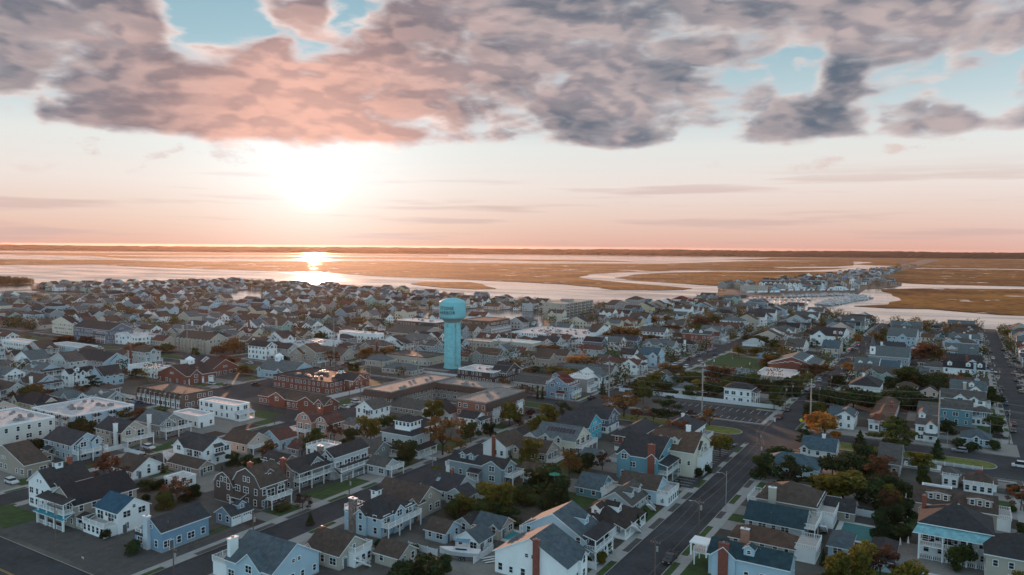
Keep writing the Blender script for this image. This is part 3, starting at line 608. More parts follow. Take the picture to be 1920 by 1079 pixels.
# ------------------------------------------------------------------ materials
MATS={}
def mat(name,col,rough=.8,var=.15,sc=.6,spec=.3,bump=0,bsc=8,metal=0,col2=None,obj=False,emit=0,rnd=0,trans=0):
    if name in MATS: return MATS[name]
    global nt,N,L
    m=bpy.data.materials.new(name); m.use_nodes=True; nt=m.node_tree; N=nt.nodes; L=nt.links
    b=N['Principled BSDF']; b.inputs['Roughness'].default_value=rough; b.inputs['Specular IOR Level'].default_value=spec; b.inputs['Metallic'].default_value=metal
    g=nd('ShaderNodeNewGeometry').outputs['Position']
    a=noise(g,sc,5,.6); c2=noise(g,sc*9,3,.6)
    f=mth('ADD',mth('MULTIPLY',a,.65),mth('MULTIPLY',c2,.35))
    c=Vector(col); d=Vector(col2) if col2 else c*(1+var); e=c*(1-var)
    cr=ramp(f,[(.36,tuple(e)),(.64,tuple(d))])
    if rnd:
        oi=nd('ShaderNodeObjectInfo').outputs['Random']
        cr=mixc(1.0,cr,ramp(oi,[(0,(1-rnd,1-rnd*.9,1-rnd*.8)),(1,(1+rnd,1+rnd*.9,1+rnd*.7))]),'MULTIPLY')
    L.new(cr,b.inputs['Base Color'])
    if bump:
        bn=nd('ShaderNodeBump'); bn.inputs['Strength'].default_value=bump; bn.inputs['Distance'].default_value=.1; L.new(noise(g,bsc,3,.6),bn.inputs['Height']); L.new(bn.outputs[0],b.inputs['Normal'])
    if emit: L.new(cr,b.inputs['Emission Color']); b.inputs['Emission Strength'].default_value=emit
    if trans:
        t=nd('ShaderNodeBsdfTranslucent'); L.new(cr,t.inputs[0]); ms=nd('ShaderNodeMixShader'); ms.inputs[0].default_value=trans
        L.new(b.outputs[0],ms.inputs[1]); L.new(t.outputs[0],ms.inputs[2]); L.new(ms.outputs[0],N['Material Output'].inputs[0])
    MATS[name]=m; return m
WALL=dict(wh=(.80,.81,.80),wh2=(.60,.58,.54),lb=(.38,.50,.57),bl=(.18,.30,.40),gr=(.26,.26,.25),ta=(.33,.28,.23),be=(.42,.38,.32),pe=(.56,.45,.38),pk=(.42,.24,.18),db=(.10,.075,.065),lg=(.44,.46,.46),
 cr=(.60,.55,.45),tq=(.06,.38,.48),tq2=(.12,.26,.31),sl=(.11,.14,.18),bk=(.20,.065,.045),mo=(.27,.25,.22),bkm=(.26,.10,.065),dw=(.06,.045,.04),sb=(.22,.30,.38),sg=(.30,.42,.38),bwn=(.12,.065,.045),fin=(.14,.095,.075),tan2=(.40,.35,.28),dk=(.04,.04,.045),bs2=(.24,.30,.33),yl=(.52,.45,.30))
ROOF=dict(ch=(.055,.058,.065),dk=(.028,.03,.035),dg=(.045,.046,.05),br=(.095,.070,.058),bn=(.12,.075,.055),br2=(.075,.045,.042),rb=(.13,.06,.05),gb=(.13,.15,.16),gs=(.105,.098,.092),bg=(.09,.12,.14),bg2=(.07,.12,.15),bs2=(.11,.14,.15),
 tb=(.03,.10,.16),tl=(.04,.24,.30),tr=(.03,.065,.08),rd=(.12,.025,.022),gnr=(.07,.09,.085),dgn=(.05,.07,.065),mt=(.16,.36,.40),wf=(.44,.44,.45),tf=(.36,.32,.28),db=(.045,.038,.036),lat=(.35,.38,.38),rg=(.22,.205,.195))
for k,c in WALL.items(): WALL[k]=mat('siding_'+k,c,.75,.07,.35,bump=.15,bsc=3)
for k,c in ROOF.items(): ROOF[k]=mat('roofing_'+k,tuple(q*(.78 if max(c)<.2 else 1) for q in c),.85 if k!='mt' else .35,.34,.9,bump=.5,bsc=2.5,spec=.2)
TRIM=mat('white_trim',(.78,.79,.79),.6,.04,.5)
GLASS=mat('window_glass',(.02,.025,.03),.08,.3,.3,spec=.6)
DECK=mat('deck_boards',(.38,.36,.34),.8,.15,1)
BRICK=mat('red_brick',(.22,.07,.05),.85,.25,2.5,bump=.4)
BRICK2=mat('pale_brick',(.40,.22,.16),.85,.3,2.5,bump=.4)
STONE=mat('white_stone',(.52,.56,.60),.8,.08,2)
RSTONE=mat('field_stone',(.20,.15,.13),.9,.6,1.6,bump=.6)
CHM=dict(brick=BRICK,brick2=BRICK2,stone=STONE,rstone=RSTONE,wh=WALL['wh'],lb=WALL['lb'],be=WALL['be'])
METAL=mat('grey_metal',(.25,.26,.27),.5,.1,1,metal=.3)
DARK=mat('dark_opening',(.012,.012,.014),.6)
WOODP=mat('pole_wood',(.13,.095,.075),.9,.2,1)
STEEL=mat('weathered_steel',(.30,.29,.27),.6,.1,1)
WIRE=mat('wire',(.03,.03,.03),.6)
SOLAR=mat('solar_glass',(.01,.015,.03),.15,.2,1,spec=.6)
SKIRT=mat('brown_shingle_skirt',(.075,.05,.042),.9,.2,1)
# ------------------------------------------------------------------ mesh builder
class MB:
    def __init__(s): s.v=[]; s.f=[]; s.m=[]; s.mats=[]
    def mi(s,m):
        if m not in s.mats: s.mats.append(m)
        return s.mats.index(m)
    def add(s,vs,fs,m):
        o=len(s.v); s.v+=[tuple(p) for p in vs]; k=s.mi(m)
        for f in fs: s.f.append([i+o for i in f]); s.m.append(k)
    def box(s,x0,x1,y0,y1,z0,z1,m,nb=False):
        v=[(x0,y0,z0),(x1,y0,z0),(x1,y1,z0),(x0,y1,z0),(x0,y0,z1),(x1,y0,z1),(x1,y1,z1),(x0,y1,z1)]
        f=[(4,5,6,7),(0,1,5,4),(1,2,6,5),(2,3,7,6),(3,0,4,7)]
        if not nb: f.append((3,2,1,0))
        s.add(v,f,m)
    def slab(s,top,t,m,m2):      # a polygon given thickness downwards, top in m, sides and underside in m2
        n=len(top); bot=[(p[0],p[1],p[2]-t) for p in top]; o=len(s.v); s.v+=[tuple(p) for p in top]+bot
        s.f.append([o+i for i in range(n)]); s.m.append(s.mi(m)); k=s.mi(m2)
        s.f.append([o+n+i for i in reversed(range(n))]); s.m.append(k)
        for i in range(n):
            j=(i+1)%n; s.f.append([o+i,o+n+i,o+n+j,o+j]); s.m.append(k)
    def prism(s,poly,a,b,axis,m):   # polygon (u,z) extruded along axis from a to b
        n=len(poly)
        if axis=='x': v=[(a,u,z) for u,z in poly]+[(b,u,z) for u,z in poly]
        else: v=[(u,a,z) for u,z in poly]+[(u,b,z) for u,z in poly]
        f=[list(range(n)),[n+i for i in reversed(range(n))]]+[[i,n+i,n+(i+1)%n,(i+1)%n] for i in range(n)]
        s.add(v,f,m)
    def cyl(s,x,y,z0,z1,r0,r1,m,n=8):
        v=[]; 
        for i in range(n):
            a=2*math.pi*i/n; v.append((x+r0*math.cos(a),y+r0*math.sin(a),z0))
        for i in range(n):
            a=2*math.pi*i/n; v.append((x+r1*math.cos(a),y+r1*math.sin(a),z1))
        s.add(v,[[i,(i+1)%n,n+(i+1)%n,n+i] for i in range(n)]+[[n+i for i in range(n)],list(reversed(range(n)))],m)
    def tube(s,p,q,r,m,n=5,r2=None):
        p=Vector(p); q=Vector(q); d=(q-p).normalized(); u=d.orthogonal().normalized(); w_=d.cross(u); r2=r if r2 is None else r2
        v=[p+(u*math.cos(2*math.pi*i/n)+w_*math.sin(2*math.pi*i/n))*r for i in range(n)]+[q+(u*math.cos(2*math.pi*i/n)+w_*math.sin(2*math.pi*i/n))*r2 for i in range(n)]
        s.add(v,[[i,(i+1)%n,n+(i+1)%n,n+i] for i in range(n)]+[[n+i for i in range(n)],list(reversed(range(n)))],m)
    def mesh(s,name):
        me=bpy.data.meshes.new(name); me.from_pydata(s.v,[],s.f)
        for m in s.mats: me.materials.append(m)
        me.polygons.foreach_set('material_index',s.m); me.update(); return me
    def obj(s,name,parent=None,smooth=False,fix=False):
        if not s.v: return None
        me=s.mesh(name)
        if fix:
            import bmesh
            b=bmesh.new(); b.from_mesh(me); bmesh.ops.recalc_face_normals(b,faces=b.faces); b.to_mesh(me); b.free()
        if smooth: me.polygons.foreach_set('use_smooth',[True]*len(me.polygons))
        return link(name,me,parent)
def link(name,me,parent=None,loc=None,rot=None,scale=None):
    o=bpy.data.objects.new(name,me); COL.objects.link(o)
    if parent: o.parent=parent
    if loc: o.location=loc
    if rot: o.rotation_euler=rot
    if scale: o.scale=scale
    return o
def tag(o,label=None,cat=None,group=None,kind=None):
    if label: o['label']=label
    if cat: o['category']=cat
    if group: o['group']=group
    if kind: o['kind']=kind
    return o
def struct(name,mb,**k): return tag(mb.obj(name,**k),kind='structure')
def inside(p,poly):
    x,y=p; c=False; n=len(poly); j=n-1
    for i in range(n):
        xi,yi=poly[i]; xj,yj=poly[j]
        if (yi>y)!=(yj>y) and x<(xj-xi)*(y-yi)/(yj-yi)+xi: c=not c
        j=i
    return c
def project(x,y,z=0):
    v=Vector((x,y,z-CAMH)); d=v.dot(DX)
    if d<=1: return None
    return (960+1391*v.dot(RX)/d, 539.5-1391*v.dot(UX)/d, d)
def seen(x,y,marg=70):
    p=project(x,y,3)
    return p and -marg<p[0]<1920+marg and p[1]<1079+marg*1.2
GZ=.12
# ------------------------------------------------------------------ ground, water, marsh, forest
def poly_mesh(name,poly,z,depth,m,m2=None,kind='structure',jit=0,label=None):
    rnd=random.Random(len(poly)+int(abs(poly[0][0])))
    pts=[]
    n=len(poly)
    for i in range(n):
        a=Vector(poly[i]); b=Vector(poly[(i+1)%n]); k=max(1,min(14,int((b-a).length/ (abs(jit)*3+25)))) if jit else 1
        for j in range(k):
            p=a.lerp(b,j/k)
            if jit and j: 
                nrm=(b-a).orthogonal().normalized(); p=p+nrm*rnd.uniform(-jit,jit)
            pts.append((p.x,p.y))
    from mathutils.geometry import tessellate_polygon
    tri=tessellate_polygon([[Vector((p[0],p[1],0)) for p in pts]])
    n=len(pts); mb=MB(); mb.add([(p[0],p[1],z) for p in pts],[list(t) for t in tri],m)
    k=m2 or m; mb.add([(p[0],p[1],z) for p in pts]+[(p[0],p[1],z-depth) for p in pts],[[i,n+i,n+(i+1)%n,(i+1)%n] for i in range(n)],k)
    o=mb.obj(name,fix=True)
    # faces on top must look up
    me=o.data
    import bmesh
    b=bmesh.new(); b.from_mesh(me)
    for f in b.faces:
        if abs(f.normal.z)>.5 and f.normal.z<0: f.normal_flip()
    b.to_mesh(me); b.free()
    return tag(o,kind=kind)
def water_mat(name='water'):
    global nt,N,L
    m=bpy.data.materials.new(name); m.use_nodes=True; nt=m.node_tree; N=nt.nodes; L=nt.links
    b=N['Principled BSDF']; b.inputs['Base Color'].default_value=(.03,.045,.05,1); b.inputs['Roughness'].default_value=.12; b.inputs['IOR'].default_value=1.33; b.inputs['Specular IOR Level'].default_value=1.0
    g=nd('ShaderNodeNewGeometry').outputs['Position']
    bn=nd('ShaderNodeBump'); bn.inputs['Strength'].default_value=.35; bn.inputs['Distance'].default_value=.25
    h=mth('ADD',noise(vmul(g,(1,1,1)),.35,3,.6),mth('MULTIPLY',noise(g,.012,3,.6),2.0)); L.new(h,bn.inputs['Height']); L.new(bn.outputs[0],b.inputs['Normal'])
    r=ramp(noise(vmul(g,(.6,2.0,1)),.006,3,.6),[(.4,.07),(.65,.22)]); L.new(r,b.inputs['Roughness'])
    return m
WATER=water_mat()
mb=MB(); mb.add([(-19000,-350,-.6),(14000,-350,-.6),(14000,12300,-.6),(-19000,12300,-.6)],[(0,1,2,3)],WATER); struct('water',mb)
def marsh_mat(name,thr,c1,c2):
    global nt,N,L
    m=bpy.data.materials.new(name); m.use_nodes=True; nt=m.node_tree; N=nt.nodes; L=nt.links
    b=N['Principled BSDF']; b.inputs['Roughness'].default_value=.95; b.inputs['Specular IOR Level'].default_value=.05
    g=nd('ShaderNodeNewGeometry').outputs['Position']
    a=noise(g,.006,5,.6); f=noise(g,.08,4,.65)
    c=ramp(mth('ADD',mth('MULTIPLY',a,.5),mth('MULTIPLY',f,.5)),[(.41,c1),(.5,tuple((Vector(c1)+Vector(c2))/2)),(.58,c2)])
    L.new(c,b.inputs['Base Color'])
    # tidal pools: real wet patches in the grass
    pn=noise(vmul(g,(1,1,1)),.0085,5,.62,.6); big=noise(g,.0012,2,.5)
    pool=smooth(mth('ADD',pn,mth('MULTIPLY',mth('SUBTRACT',big,.5),.25)),thr,thr+.008)
    if thr<.68:
        pn2=noise(vmul(g,(1,1.0,1)),.021,4,.6,.4); pool=mth('MAXIMUM',pool,mth('MULTIPLY',smooth(pn2,.635,.645),smooth(noise(g,.0021,2,.5),.46,.52)))
    w_=nd('ShaderNodeBsdfPrincipled'); w_.inputs['Base Color'].default_value=(.03,.045,.05,1); w_.inputs['Roughness'].default_value=.1; w_.inputs['Specular IOR Level'].default_value=1
    ms=nd('ShaderNodeMixShader'); L.new(pool,ms.inputs[0]); L.new(b.outputs[0],ms.inputs[1]); L.new(w_.outputs[0],ms.inputs[2]); L.new(ms.outputs[0],N['Material Output'].inputs[0])
    return m
MARSH=marsh_mat('marsh_grass',.67,(.085,.036,.016),(.31,.142,.036)); MARSH2=marsh_mat('marsh_grass_pools',.642,(.085,.038,.018),(.28,.128,.036))
BANK=mat('mud_bank',(.05,.04,.03),.9)
for k,mm in (('marsh_a',MARSH2),('marsh_b',MARSH2),('marsh_c',MARSH),('marsh_d',MARSH),('marsh_e',MARSH2),('marsh_f',MARSH2),('marsh_g',MARSH),('marsh_h',MARSH)):
    poly_mesh('marsh',POLY[k],-.15 if k!='marsh_h' else -.2,.8,mm,BANK,jit=7)
SAND=mat('pale_gravel',(.20,.19,.175),.95,.2,.15,bump=.3,bsc=4)
TOWN=mat('town_soil',(.085,.08,.072),.95,.35,.05,bump=.3,bsc=2)
poly_mesh('ground',POLY['town']+[(160,716),(160,-300),(-900,-300),(-1400,100)],0,1.4,TOWN,BANK) if False else None
tp=[p for p in POLY['town']]
# close the town outline round the seaward side, outside the view
tp=[(-2600,-200),(-2600,300)]+tp[3:]+[(500,700),(500,-300)]
TOWNP=tp
poly_mesh('ground',tp,0,1.4,TOWN,BANK)
poly_mesh('wooded_spit',POLY['wood_isle'],.1,1.2,mat('spit_grass',(.10,.07,.03),.95),BANK)
# mainland: one raised, bumpy block of woodland beyond the marsh
FOR=mat('woodland_canopy',(.022,.022,.018),.98,.45,.02,spec=0)
MEAD=mat('mainland_grass',(.20,.11,.045),.95,.3,.004)
def forest():
    rnd=random.Random(5); mb=MB(); v=[]; f=[]; nx=420
    rows=[0,30,120,300,700,1300,2000,2600]
    base=[(-14000,1600),(-7500,3600),(-3400,5700),(-1300,6300),(420,7100),(3000,8300),(6000,9500)]
    def edge(t):
        t*=len(base)-1; i=min(int(t),len(base)-2); a=Vector(base[i]); b=Vector(base[i+1]); return a.lerp(b,t-i)
    for r,dd in enumerate(rows):
        for i in range(nx):
            p=edge(i/(nx-1)); q=p.normalized()
            p=p+q*(dd+rnd.uniform(-20,20) if r else dd)
            h=0 if r==0 else rnd.uniform(14,21)+3*math.sin(i*.11+r)+dd/2600*28
            v.append((p.x,p.y,h))
    for r in range(len(rows)-1):
        for i in range(nx-1): a=r*nx+i; f.append((a,a+1,a+nx+1,a+nx))
    mb.add(v,f,FOR); return mb.obj('woodland',fix=True)
o=forest(); tag(o,kind='stuff',label='dark distant woodland along the horizon beyond the marsh',cat='woodland')
me=o.data
mb=MB(); mb.add([(-18900,1200,-.3),(-7400,3450,-.3),(-3330,5480,-.3),(-1290,6060,-.3),(415,6850,-.3),(6000,9300,-.3),(13800,12200,-.3),(-18900,12200,-.3)],[tuple(range(8))],MEAD)
struct('mainland',mb)
# ------------------------------------------------------------------ streets
ASPH=mat('asphalt',(.040,.043,.048),.9,.42,.09,bump=.2,bsc=6); CONC=mat('concrete',(.30,.295,.285),.9,.12,.6); KERB=mat('kerb_stone',(.33,.32,.31),.9,.1,1)
GRASS=mat('lawn_grass',(.040,.070,.020),.95,.35,.5,bump=.4,bsc=5); GRASS2=mat('dry_lawn_grass',(.13,.14,.03),.95,.35,.4,bump=.4,bsc=5); PAINT=mat('road_paint',(.62,.62,.6),.8,.1,1); YEL=mat('yellow_paint',(.50,.30,.06),.8,.1,1)
DARKG=mat('dark_soil',(.06,.055,.045),.95,.3,.5); LOTG=mat('grey_gravel',(.075,.072,.07),.95,.25,.5,bump=.4,bsc=7); PAVER=mat('driveway_paving',(.24,.225,.21),.9,.12,.8); MULCH=mat('mulch',(.05,.035,.028),.95,.3,2)
SP=79.3; ST=[-56+SP-.3]+[-56-SP*i for i in range(0,15)]   # street centre lines
AVE=[(66,83),(262,291),(505,522),(772,784)]
mb=MB(); 
for s in ST:
    y1=760 if s>-100 else (640 if s>-300 else 470)
    if s<-500: y1=800
    for a,b in ((-60,66),(83,262),(291,505),(522,y1)):
        if b>a: mb.add([(s-5,a,.006),(s+5,a,.006),(s+5,b,.006),(s-5,b,.006)],[(0,1,2,3)],ASPH)
for a,b in AVE[:3]:
    mb.add([(-1150,a,.006),(110,a,.006),(110,b,.006),(-1150,b,.006)],[(0,1,2,3)],ASPH)
struct('road',mb)
LAG=[POLY[k] for k in ('lagoon_a','lagoon_b','lagoon_c')]
def wet(x,y): return any(inside((x,y),l) for l in LAG) or not inside((x,y),TOWNP)
mk=MB(); wk=MB(); kb=MB(); gl_=MB()
blocks=[]
YS=[(-60,66),(83,262),(291,505),(522,752)]
for i,s in enumerate([102.3]+ST[:-1]):
    e=s-5; wst=(ST+[ST[-1]-SP])[i]+5
    if i==0: e=95
    for (a,b) in YS:
        if wst<-480 and a>500: continue
        if any(wet(x,y) for x in (wst,e) for y in (a+5,(a+b)/2,b-5)) and a>280 and wst<-300: continue
        blocks.append((wst,e,a,b))
        mk.box(wst,e,a,b,-.02,GZ-.004,TOWN)
        kb.box(wst,wst+.18,a,b,0,GZ,KERB); kb.box(e-.18,e,a,b,0,GZ,KERB); kb.box(wst+.18,e-.18,a,a+.18,0,GZ,KERB); kb.box(wst+.18,e-.18,b-.18,b,0,GZ,KERB)
        for xs in (wst+1.7,e-3.3):
            wk.box(xs,xs+1.6,a+1.7,b-1.7,GZ-.01,GZ+.006,CONC)
        for ys in (a+1.7,b-3.3): wk.box(wst+3.3,e-3.3,ys,ys+1.6,GZ-.01,GZ+.006,CONC)
struct('block_ground',mk); struct('pavement',wk); struct('kerb',kb)
# verges and driveways across them
vg=MB(); dv=MB(); rnd=random.Random(11)
for (x0,x1,a,b) in blocks:
    if not (seen(x0,(a+b)/2,900) or seen(x1,(a+b)/2,900)): continue
    for side in (0,1):
        y=a+4
        while y<b-5:
            n=rnd.uniform(5,9); g=rnd.uniform(4,8)
            u0,u1=(x0+.2,x0+1.7) if side==0 else (x1-1.7,x1-.2)
            vg.box(u0,u1,y,min(y+n,b-2),GZ-.01,GZ+.004,rnd.choice([GRASS,GRASS,LOTG,LOTG,LOTG]))
            h0,h1=(x0+3.3,x0+3.3+rnd.uniform(5,8)) if side==0 else (x1-3.3-rnd.uniform(5,8),x1-3.3)
            c=rnd.random()
            if rnd.random()<.8: vg.box(x0+3.3 if side==0 else (x0+x1)/2,(x0+x1)/2 if side==0 else x1-3.3,y+.1,min(y+n+g,b-2),GZ-.01,GZ+.001,rnd.choice([LOTG,SAND,SAND,LOTG,GRASS,TOWN,DARKG]))
            (dv if c>.45 else vg).box(h0,h1,y+n,min(y+n+g,b-2),GZ-.01,GZ+.006,PAVER if c>.6 else (SAND if c>.45 else GRASS))
            if rnd.random()<.55: vg.box(h0,h1,y,min(y+n,b-2)-.3,GZ-.01,GZ+.007,rnd.choice([GRASS,GRASS,GRASS,MULCH]))
            dv.box(*( (x0+.2,x0+1.7) if side==0 else (x1-1.7,x1-.2) ),min(y+n,b-2)+.01,min(y+n+g,b-2)-.01,GZ-.01,GZ+.003,CONC)
            y+=n+g
struct('lawn',vg); struct('driveway',dv)
# medians on the wide avenue, with rounded ends
md=MB(); mg=MB()
for i in range(len(ST)-1):
    xe=ST[i]-11; xw=ST[i+1]+11
    for inset,z0,z1,mm,tgt in ((0,0,.13,KERB,md),(.3,.1,.138,GRASS2 if i<2 else GRASS,mg)):
        pts=[]
        for k in range(9):
            a=-math.pi/2+math.pi*k/8; pts.append((xe-5+(5.2-inset)*math.cos(a),275.7+(5.2-inset)*math.sin(a),z1))
        for k in range(9):
            a=math.pi/2+math.pi*k/8; pts.append((xw+5+(5.2-inset)*math.cos(a),275.7+(5.2-inset)*math.sin(a),z1))
        tgt.slab(pts,z1-z0,mm,mm)
struct('median_kerb',md); struct('median_grass',mg)
# special surfaces: car park, school yard, courts, lots by the tower, corner lot
sp=MB()
def sheet(x0,x1,y0,y1,z,m,t=sp): t.box(x0,x1,y0,y1,z-.02,z,m)
sheet(-106,-64.3,294,318,GZ+.012,ASPH)
sheet(-236.9,-202,318,352,GZ+.012,ASPH); sheet(-262,-222,328,352,GZ+.016,ASPH)
sheet(-136,-60.9,324.5,332,GZ+.010,SAND)
sheet(-60.8,-61.2+.2,83,84,GZ+.01,CONC)
sheet(-69.5,-62.6,203,262,GZ+.012,ASPH)
sheet(-148,-143.6,88,118,GZ+.012,LOTG); sheet(-206,-158,84.5,97,GZ+.010,LOTG); sheet(-158,-144,84.5,97,GZ+.014,LOTG)
sheet(-206,-190,97,115,GZ+.010,GRASS); sheet(-210,-192.5,86,95,GZ+.018,GRASS)
sheet(-289,-268,205,262,GZ+.012,ASPH); sheet(-289,-262,128,140,GZ+.012,LOTG)
COURT=mat('blue_court',(.10,.17,.22),.9,.08,.4)
sheet(-122,-96,402,424,GZ+.014,COURT); sheet(-128,-94,426,470,GZ+.012,GRASS)
sheet(-133,-92,388,398,GZ+.012,GRASS)
sheet(-259,-222,205,213,GZ+.012,ASPH); sheet(-230,-205,196,228,GZ+.016,ASPH)
sheet(-44,17,292.6,298.5,GZ+.010,PAVER); sheet(-20,-12,262,245,GZ+.01,PAVER) if False else None; sheet(5,17.5,264,262,GZ,PAVER) if False else None; sheet(2,13,284,262,GZ,PAVER) if False else None; sheet(12,19,292,310,GZ+.014,PAVER)
struct('paved_lot',sp)
# painted markings
pm=MB(); 
for k in range(14): 
    x=-104+k*2.9; pm.box(x,x+.13,295,300.5,GZ+.013,GZ+.018,PAINT); pm.box(x,x+.13,310,316,GZ+.013,GZ+.018,PAINT)
for k in range(22):
    y=205+k*2.55; pm.box(-69.2,-64.0,y,y+.13,GZ+.013,GZ+.018,PAINT)
FADED=mat('faded_paint',(.14,.14,.14),.9,.3,1)
pm.box(ST[1]+2.7,ST[1]+2.8,86,258,.007,.011,FADED)
for s in ST[:6]:
    for a,b in ((83,262),(291,505)): pm.box(s-4.6,s+.2,b-3,b-2.75,.007,.012,FADED)
for k in range(7): pm.box(ST[1]-4.2+k*1.25,ST[1]-3.6+k*1.25,506.5,509,.007,.012,PAINT)
struct('road_markings',pm)
ym=MB()
for xo in (74.3,74.6): ym.box(-1000,100,xo,xo+.12,.007,.012,YEL)
struct('centre_line',ym)
# canals between the houses, held by timber bulkheads
BULK=mat('bulkhead_timber',(.10,.08,.065),.9)
for l in LAG:
    o=poly_mesh('canal',l,GZ+.03,.2,WATER,BULK)
# ------------------------------------------------------------------ houses
def mk_window(w_,h,mull=True):
    mb=MB(); f=.12   # local frame: x along the wall, -y outward, z up, origin at the middle of the sill
    mb.box(-w_/2-f,w_/2+f,-.07,.02,-f,0,TRIM); mb.box(-w_/2-f,w_/2+f,-.07,.02,h,h+f,TRIM)
    mb.box(-w_/2-f,-w_/2,-.07,.02,0,h,TRIM); mb.box(w_/2,w_/2+f,-.07,.02,0,h,TRIM)
    mb.box(-w_/2,w_/2,-.03,.01,0,h,GLASS)
    if mull: mb.box(-w_/2,w_/2,-.05,-.031,h*.5-.03,h*.5+.03,TRIM)
    if w_>1.3: mb.box(-.05,.05,-.055,-.032,0,h,TRIM)
    return mb.mesh('window')
WIN={k:mk_window(*v) for k,v in dict(s=(.8,1.2),m=(.95,1.45),d=(1.7,1.4),l=(2.3,1.9),t=(.7,.7)).items()}
def mk_door(w_,h,m):
    mb=MB(); mb.box(-w_/2-.12,w_/2+.12,-.06,.02,0,h+.12,TRIM); mb.box(-w_/2,w_/2,-.09,-.061,.02,h,m); 
    return mb.mesh('door')
DOOR=mk_door(.95,2.05,mat('door_paint',(.10,.12,.14),.5)); SLD=None
def mk_garage():
    mb=MB(); mb.box(-1.45,1.45,-.06,.02,0,2.35,TRIM)
    for k in range(4): mb.box(-1.3,1.3,-.10,-.061,.05+k*.55,.56+k*.55,WALL['wh'])
    for k in range(4): mb.box(-1.1+k*.6,-.7+k*.6,-.115,-.101,1.78,2.1,GLASS)
    return mb.mesh('garage_door')
GARD=mk_garage()
def mk_post(): mb=MB(); mb.box(-.11,.11,-.11,.11,0,1,TRIM); return mb.mesh('post')
POST=mk_post()
class Frame:   # a wall of a block: s runs along it, o is outward
    def __init__(s,face,w,d): s.face=face; s.w=w; s.d=d; s.len=w if face in 'SN' else d
    def pt(s,a,o,z=0):
        if s.face=='S': return (a,-o,z)
        if s.face=='N': return (s.w-a,s.d+o,z)
        if s.face=='E': return (s.w+o,a,z)
        return (-o,s.d-a,z)
    def box(s,mb,a0,a1,o0,o1,z0,z1,m):
        p=s.pt(a0,o0); q=s.pt(a1,o1); mb.box(min(p[0],q[0]),max(p[0],q[0]),min(p[1],q[1]),max(p[1],q[1]),z0,z1,m)
    rz=property(lambda s:{'S':0,'N':math.pi,'E':math.pi/2,'W':-math.pi/2}[s.face])
def railing(mb,F,a0,a1,o,z,h=1.0,ends=True,step=.32):
    L_=a1-a0
    F.box(mb,a0,a1,o-.07,o,z+h-.08,z+h,TRIM); F.box(mb,a0,a1,o-.06,o-.01,z+.1,z+.17,TRIM)
    n=max(1,int(L_/step))
    for i in range(1,n): a=a0+L_*i/n; F.box(mb,a-.045,a+.045,o-.055,o-.015,z+.17,z+h-.08,TRIM)
    k=max(1,round(L_/2.6))
    for i in range(k+1): a=a0+.06+(L_-.12)*i/k; F.box(mb,a-.08,a+.08,o-.115,o+.045,z,z+h+.1,TRIM)
def side_rail(mb,F,a,o0,o1,z,h=1.0,step=.32):
    F.box(mb,a-.035,a+.035,o0,o1-.12,z+h-.08,z+h,TRIM); F.box(mb,a-.025,a+.025,o0,o1-.12,z+.1,z+.17,TRIM)
    n=max(1,int((o1-o0)/step))
    for i in range(1,n): o=o0+(o1-o0)*i/n; F.box(mb,a-.02,a+.02,o-.045,o+.045,z+.17,z+h-.08,TRIM)
PITCH=.62
def roof_rise(w,d,t):
    if t=='GX': return min(PITCH*d/2,4.2)
    if t=='GY': return min(PITCH*w/2,4.2)
    if t=='H': return min(.55*min(w,d)/2,3.4)
    if t[0]=='M': return min(.42*(d if t[1]=='X' else w),4.2)
    return .5
def walls(mb,x0,y0,w,d,e,t,m):
    r=roof_rise(w,d,t)-.16; x1=x0+w; y1=y0+d
    if t=='GX': mb.prism([(y0,0),(y1,0),(y1,e-.1),(y0+d/2,e+r),(y0,e-.1)],x0,x1,'x',m)
    elif t=='GY': mb.prism([(x0,0),(x1,0),(x1,e-.1),(x0+w/2,e+r),(x0,e-.1)],y0,y1,'y',m)
    elif t=='MX': mb.prism([(y0,0),(y1,0),(y1,e-.1),(y1-d*.17,e+r*.62),(y0+d/2,e+r),(y0+d*.17,e+r*.62),(y0,e-.1)],x0,x1,'x',m)
    elif t=='MY': mb.prism([(x0,0),(x1,0),(x1,e-.1),(x1-w*.17,e+r*.62),(x0+w/2,e+r),(x0+w*.17,e+r*.62),(x0,e-.1)],y0,y1,'y',m)
    elif t=='T': mb.cyl(x0+w/2,y0+w/2,0,e,w/2,w/2,m,20)
    else: mb.box(x0,x1,y0,y1,0,e-.02 if t=='H' else e,m)
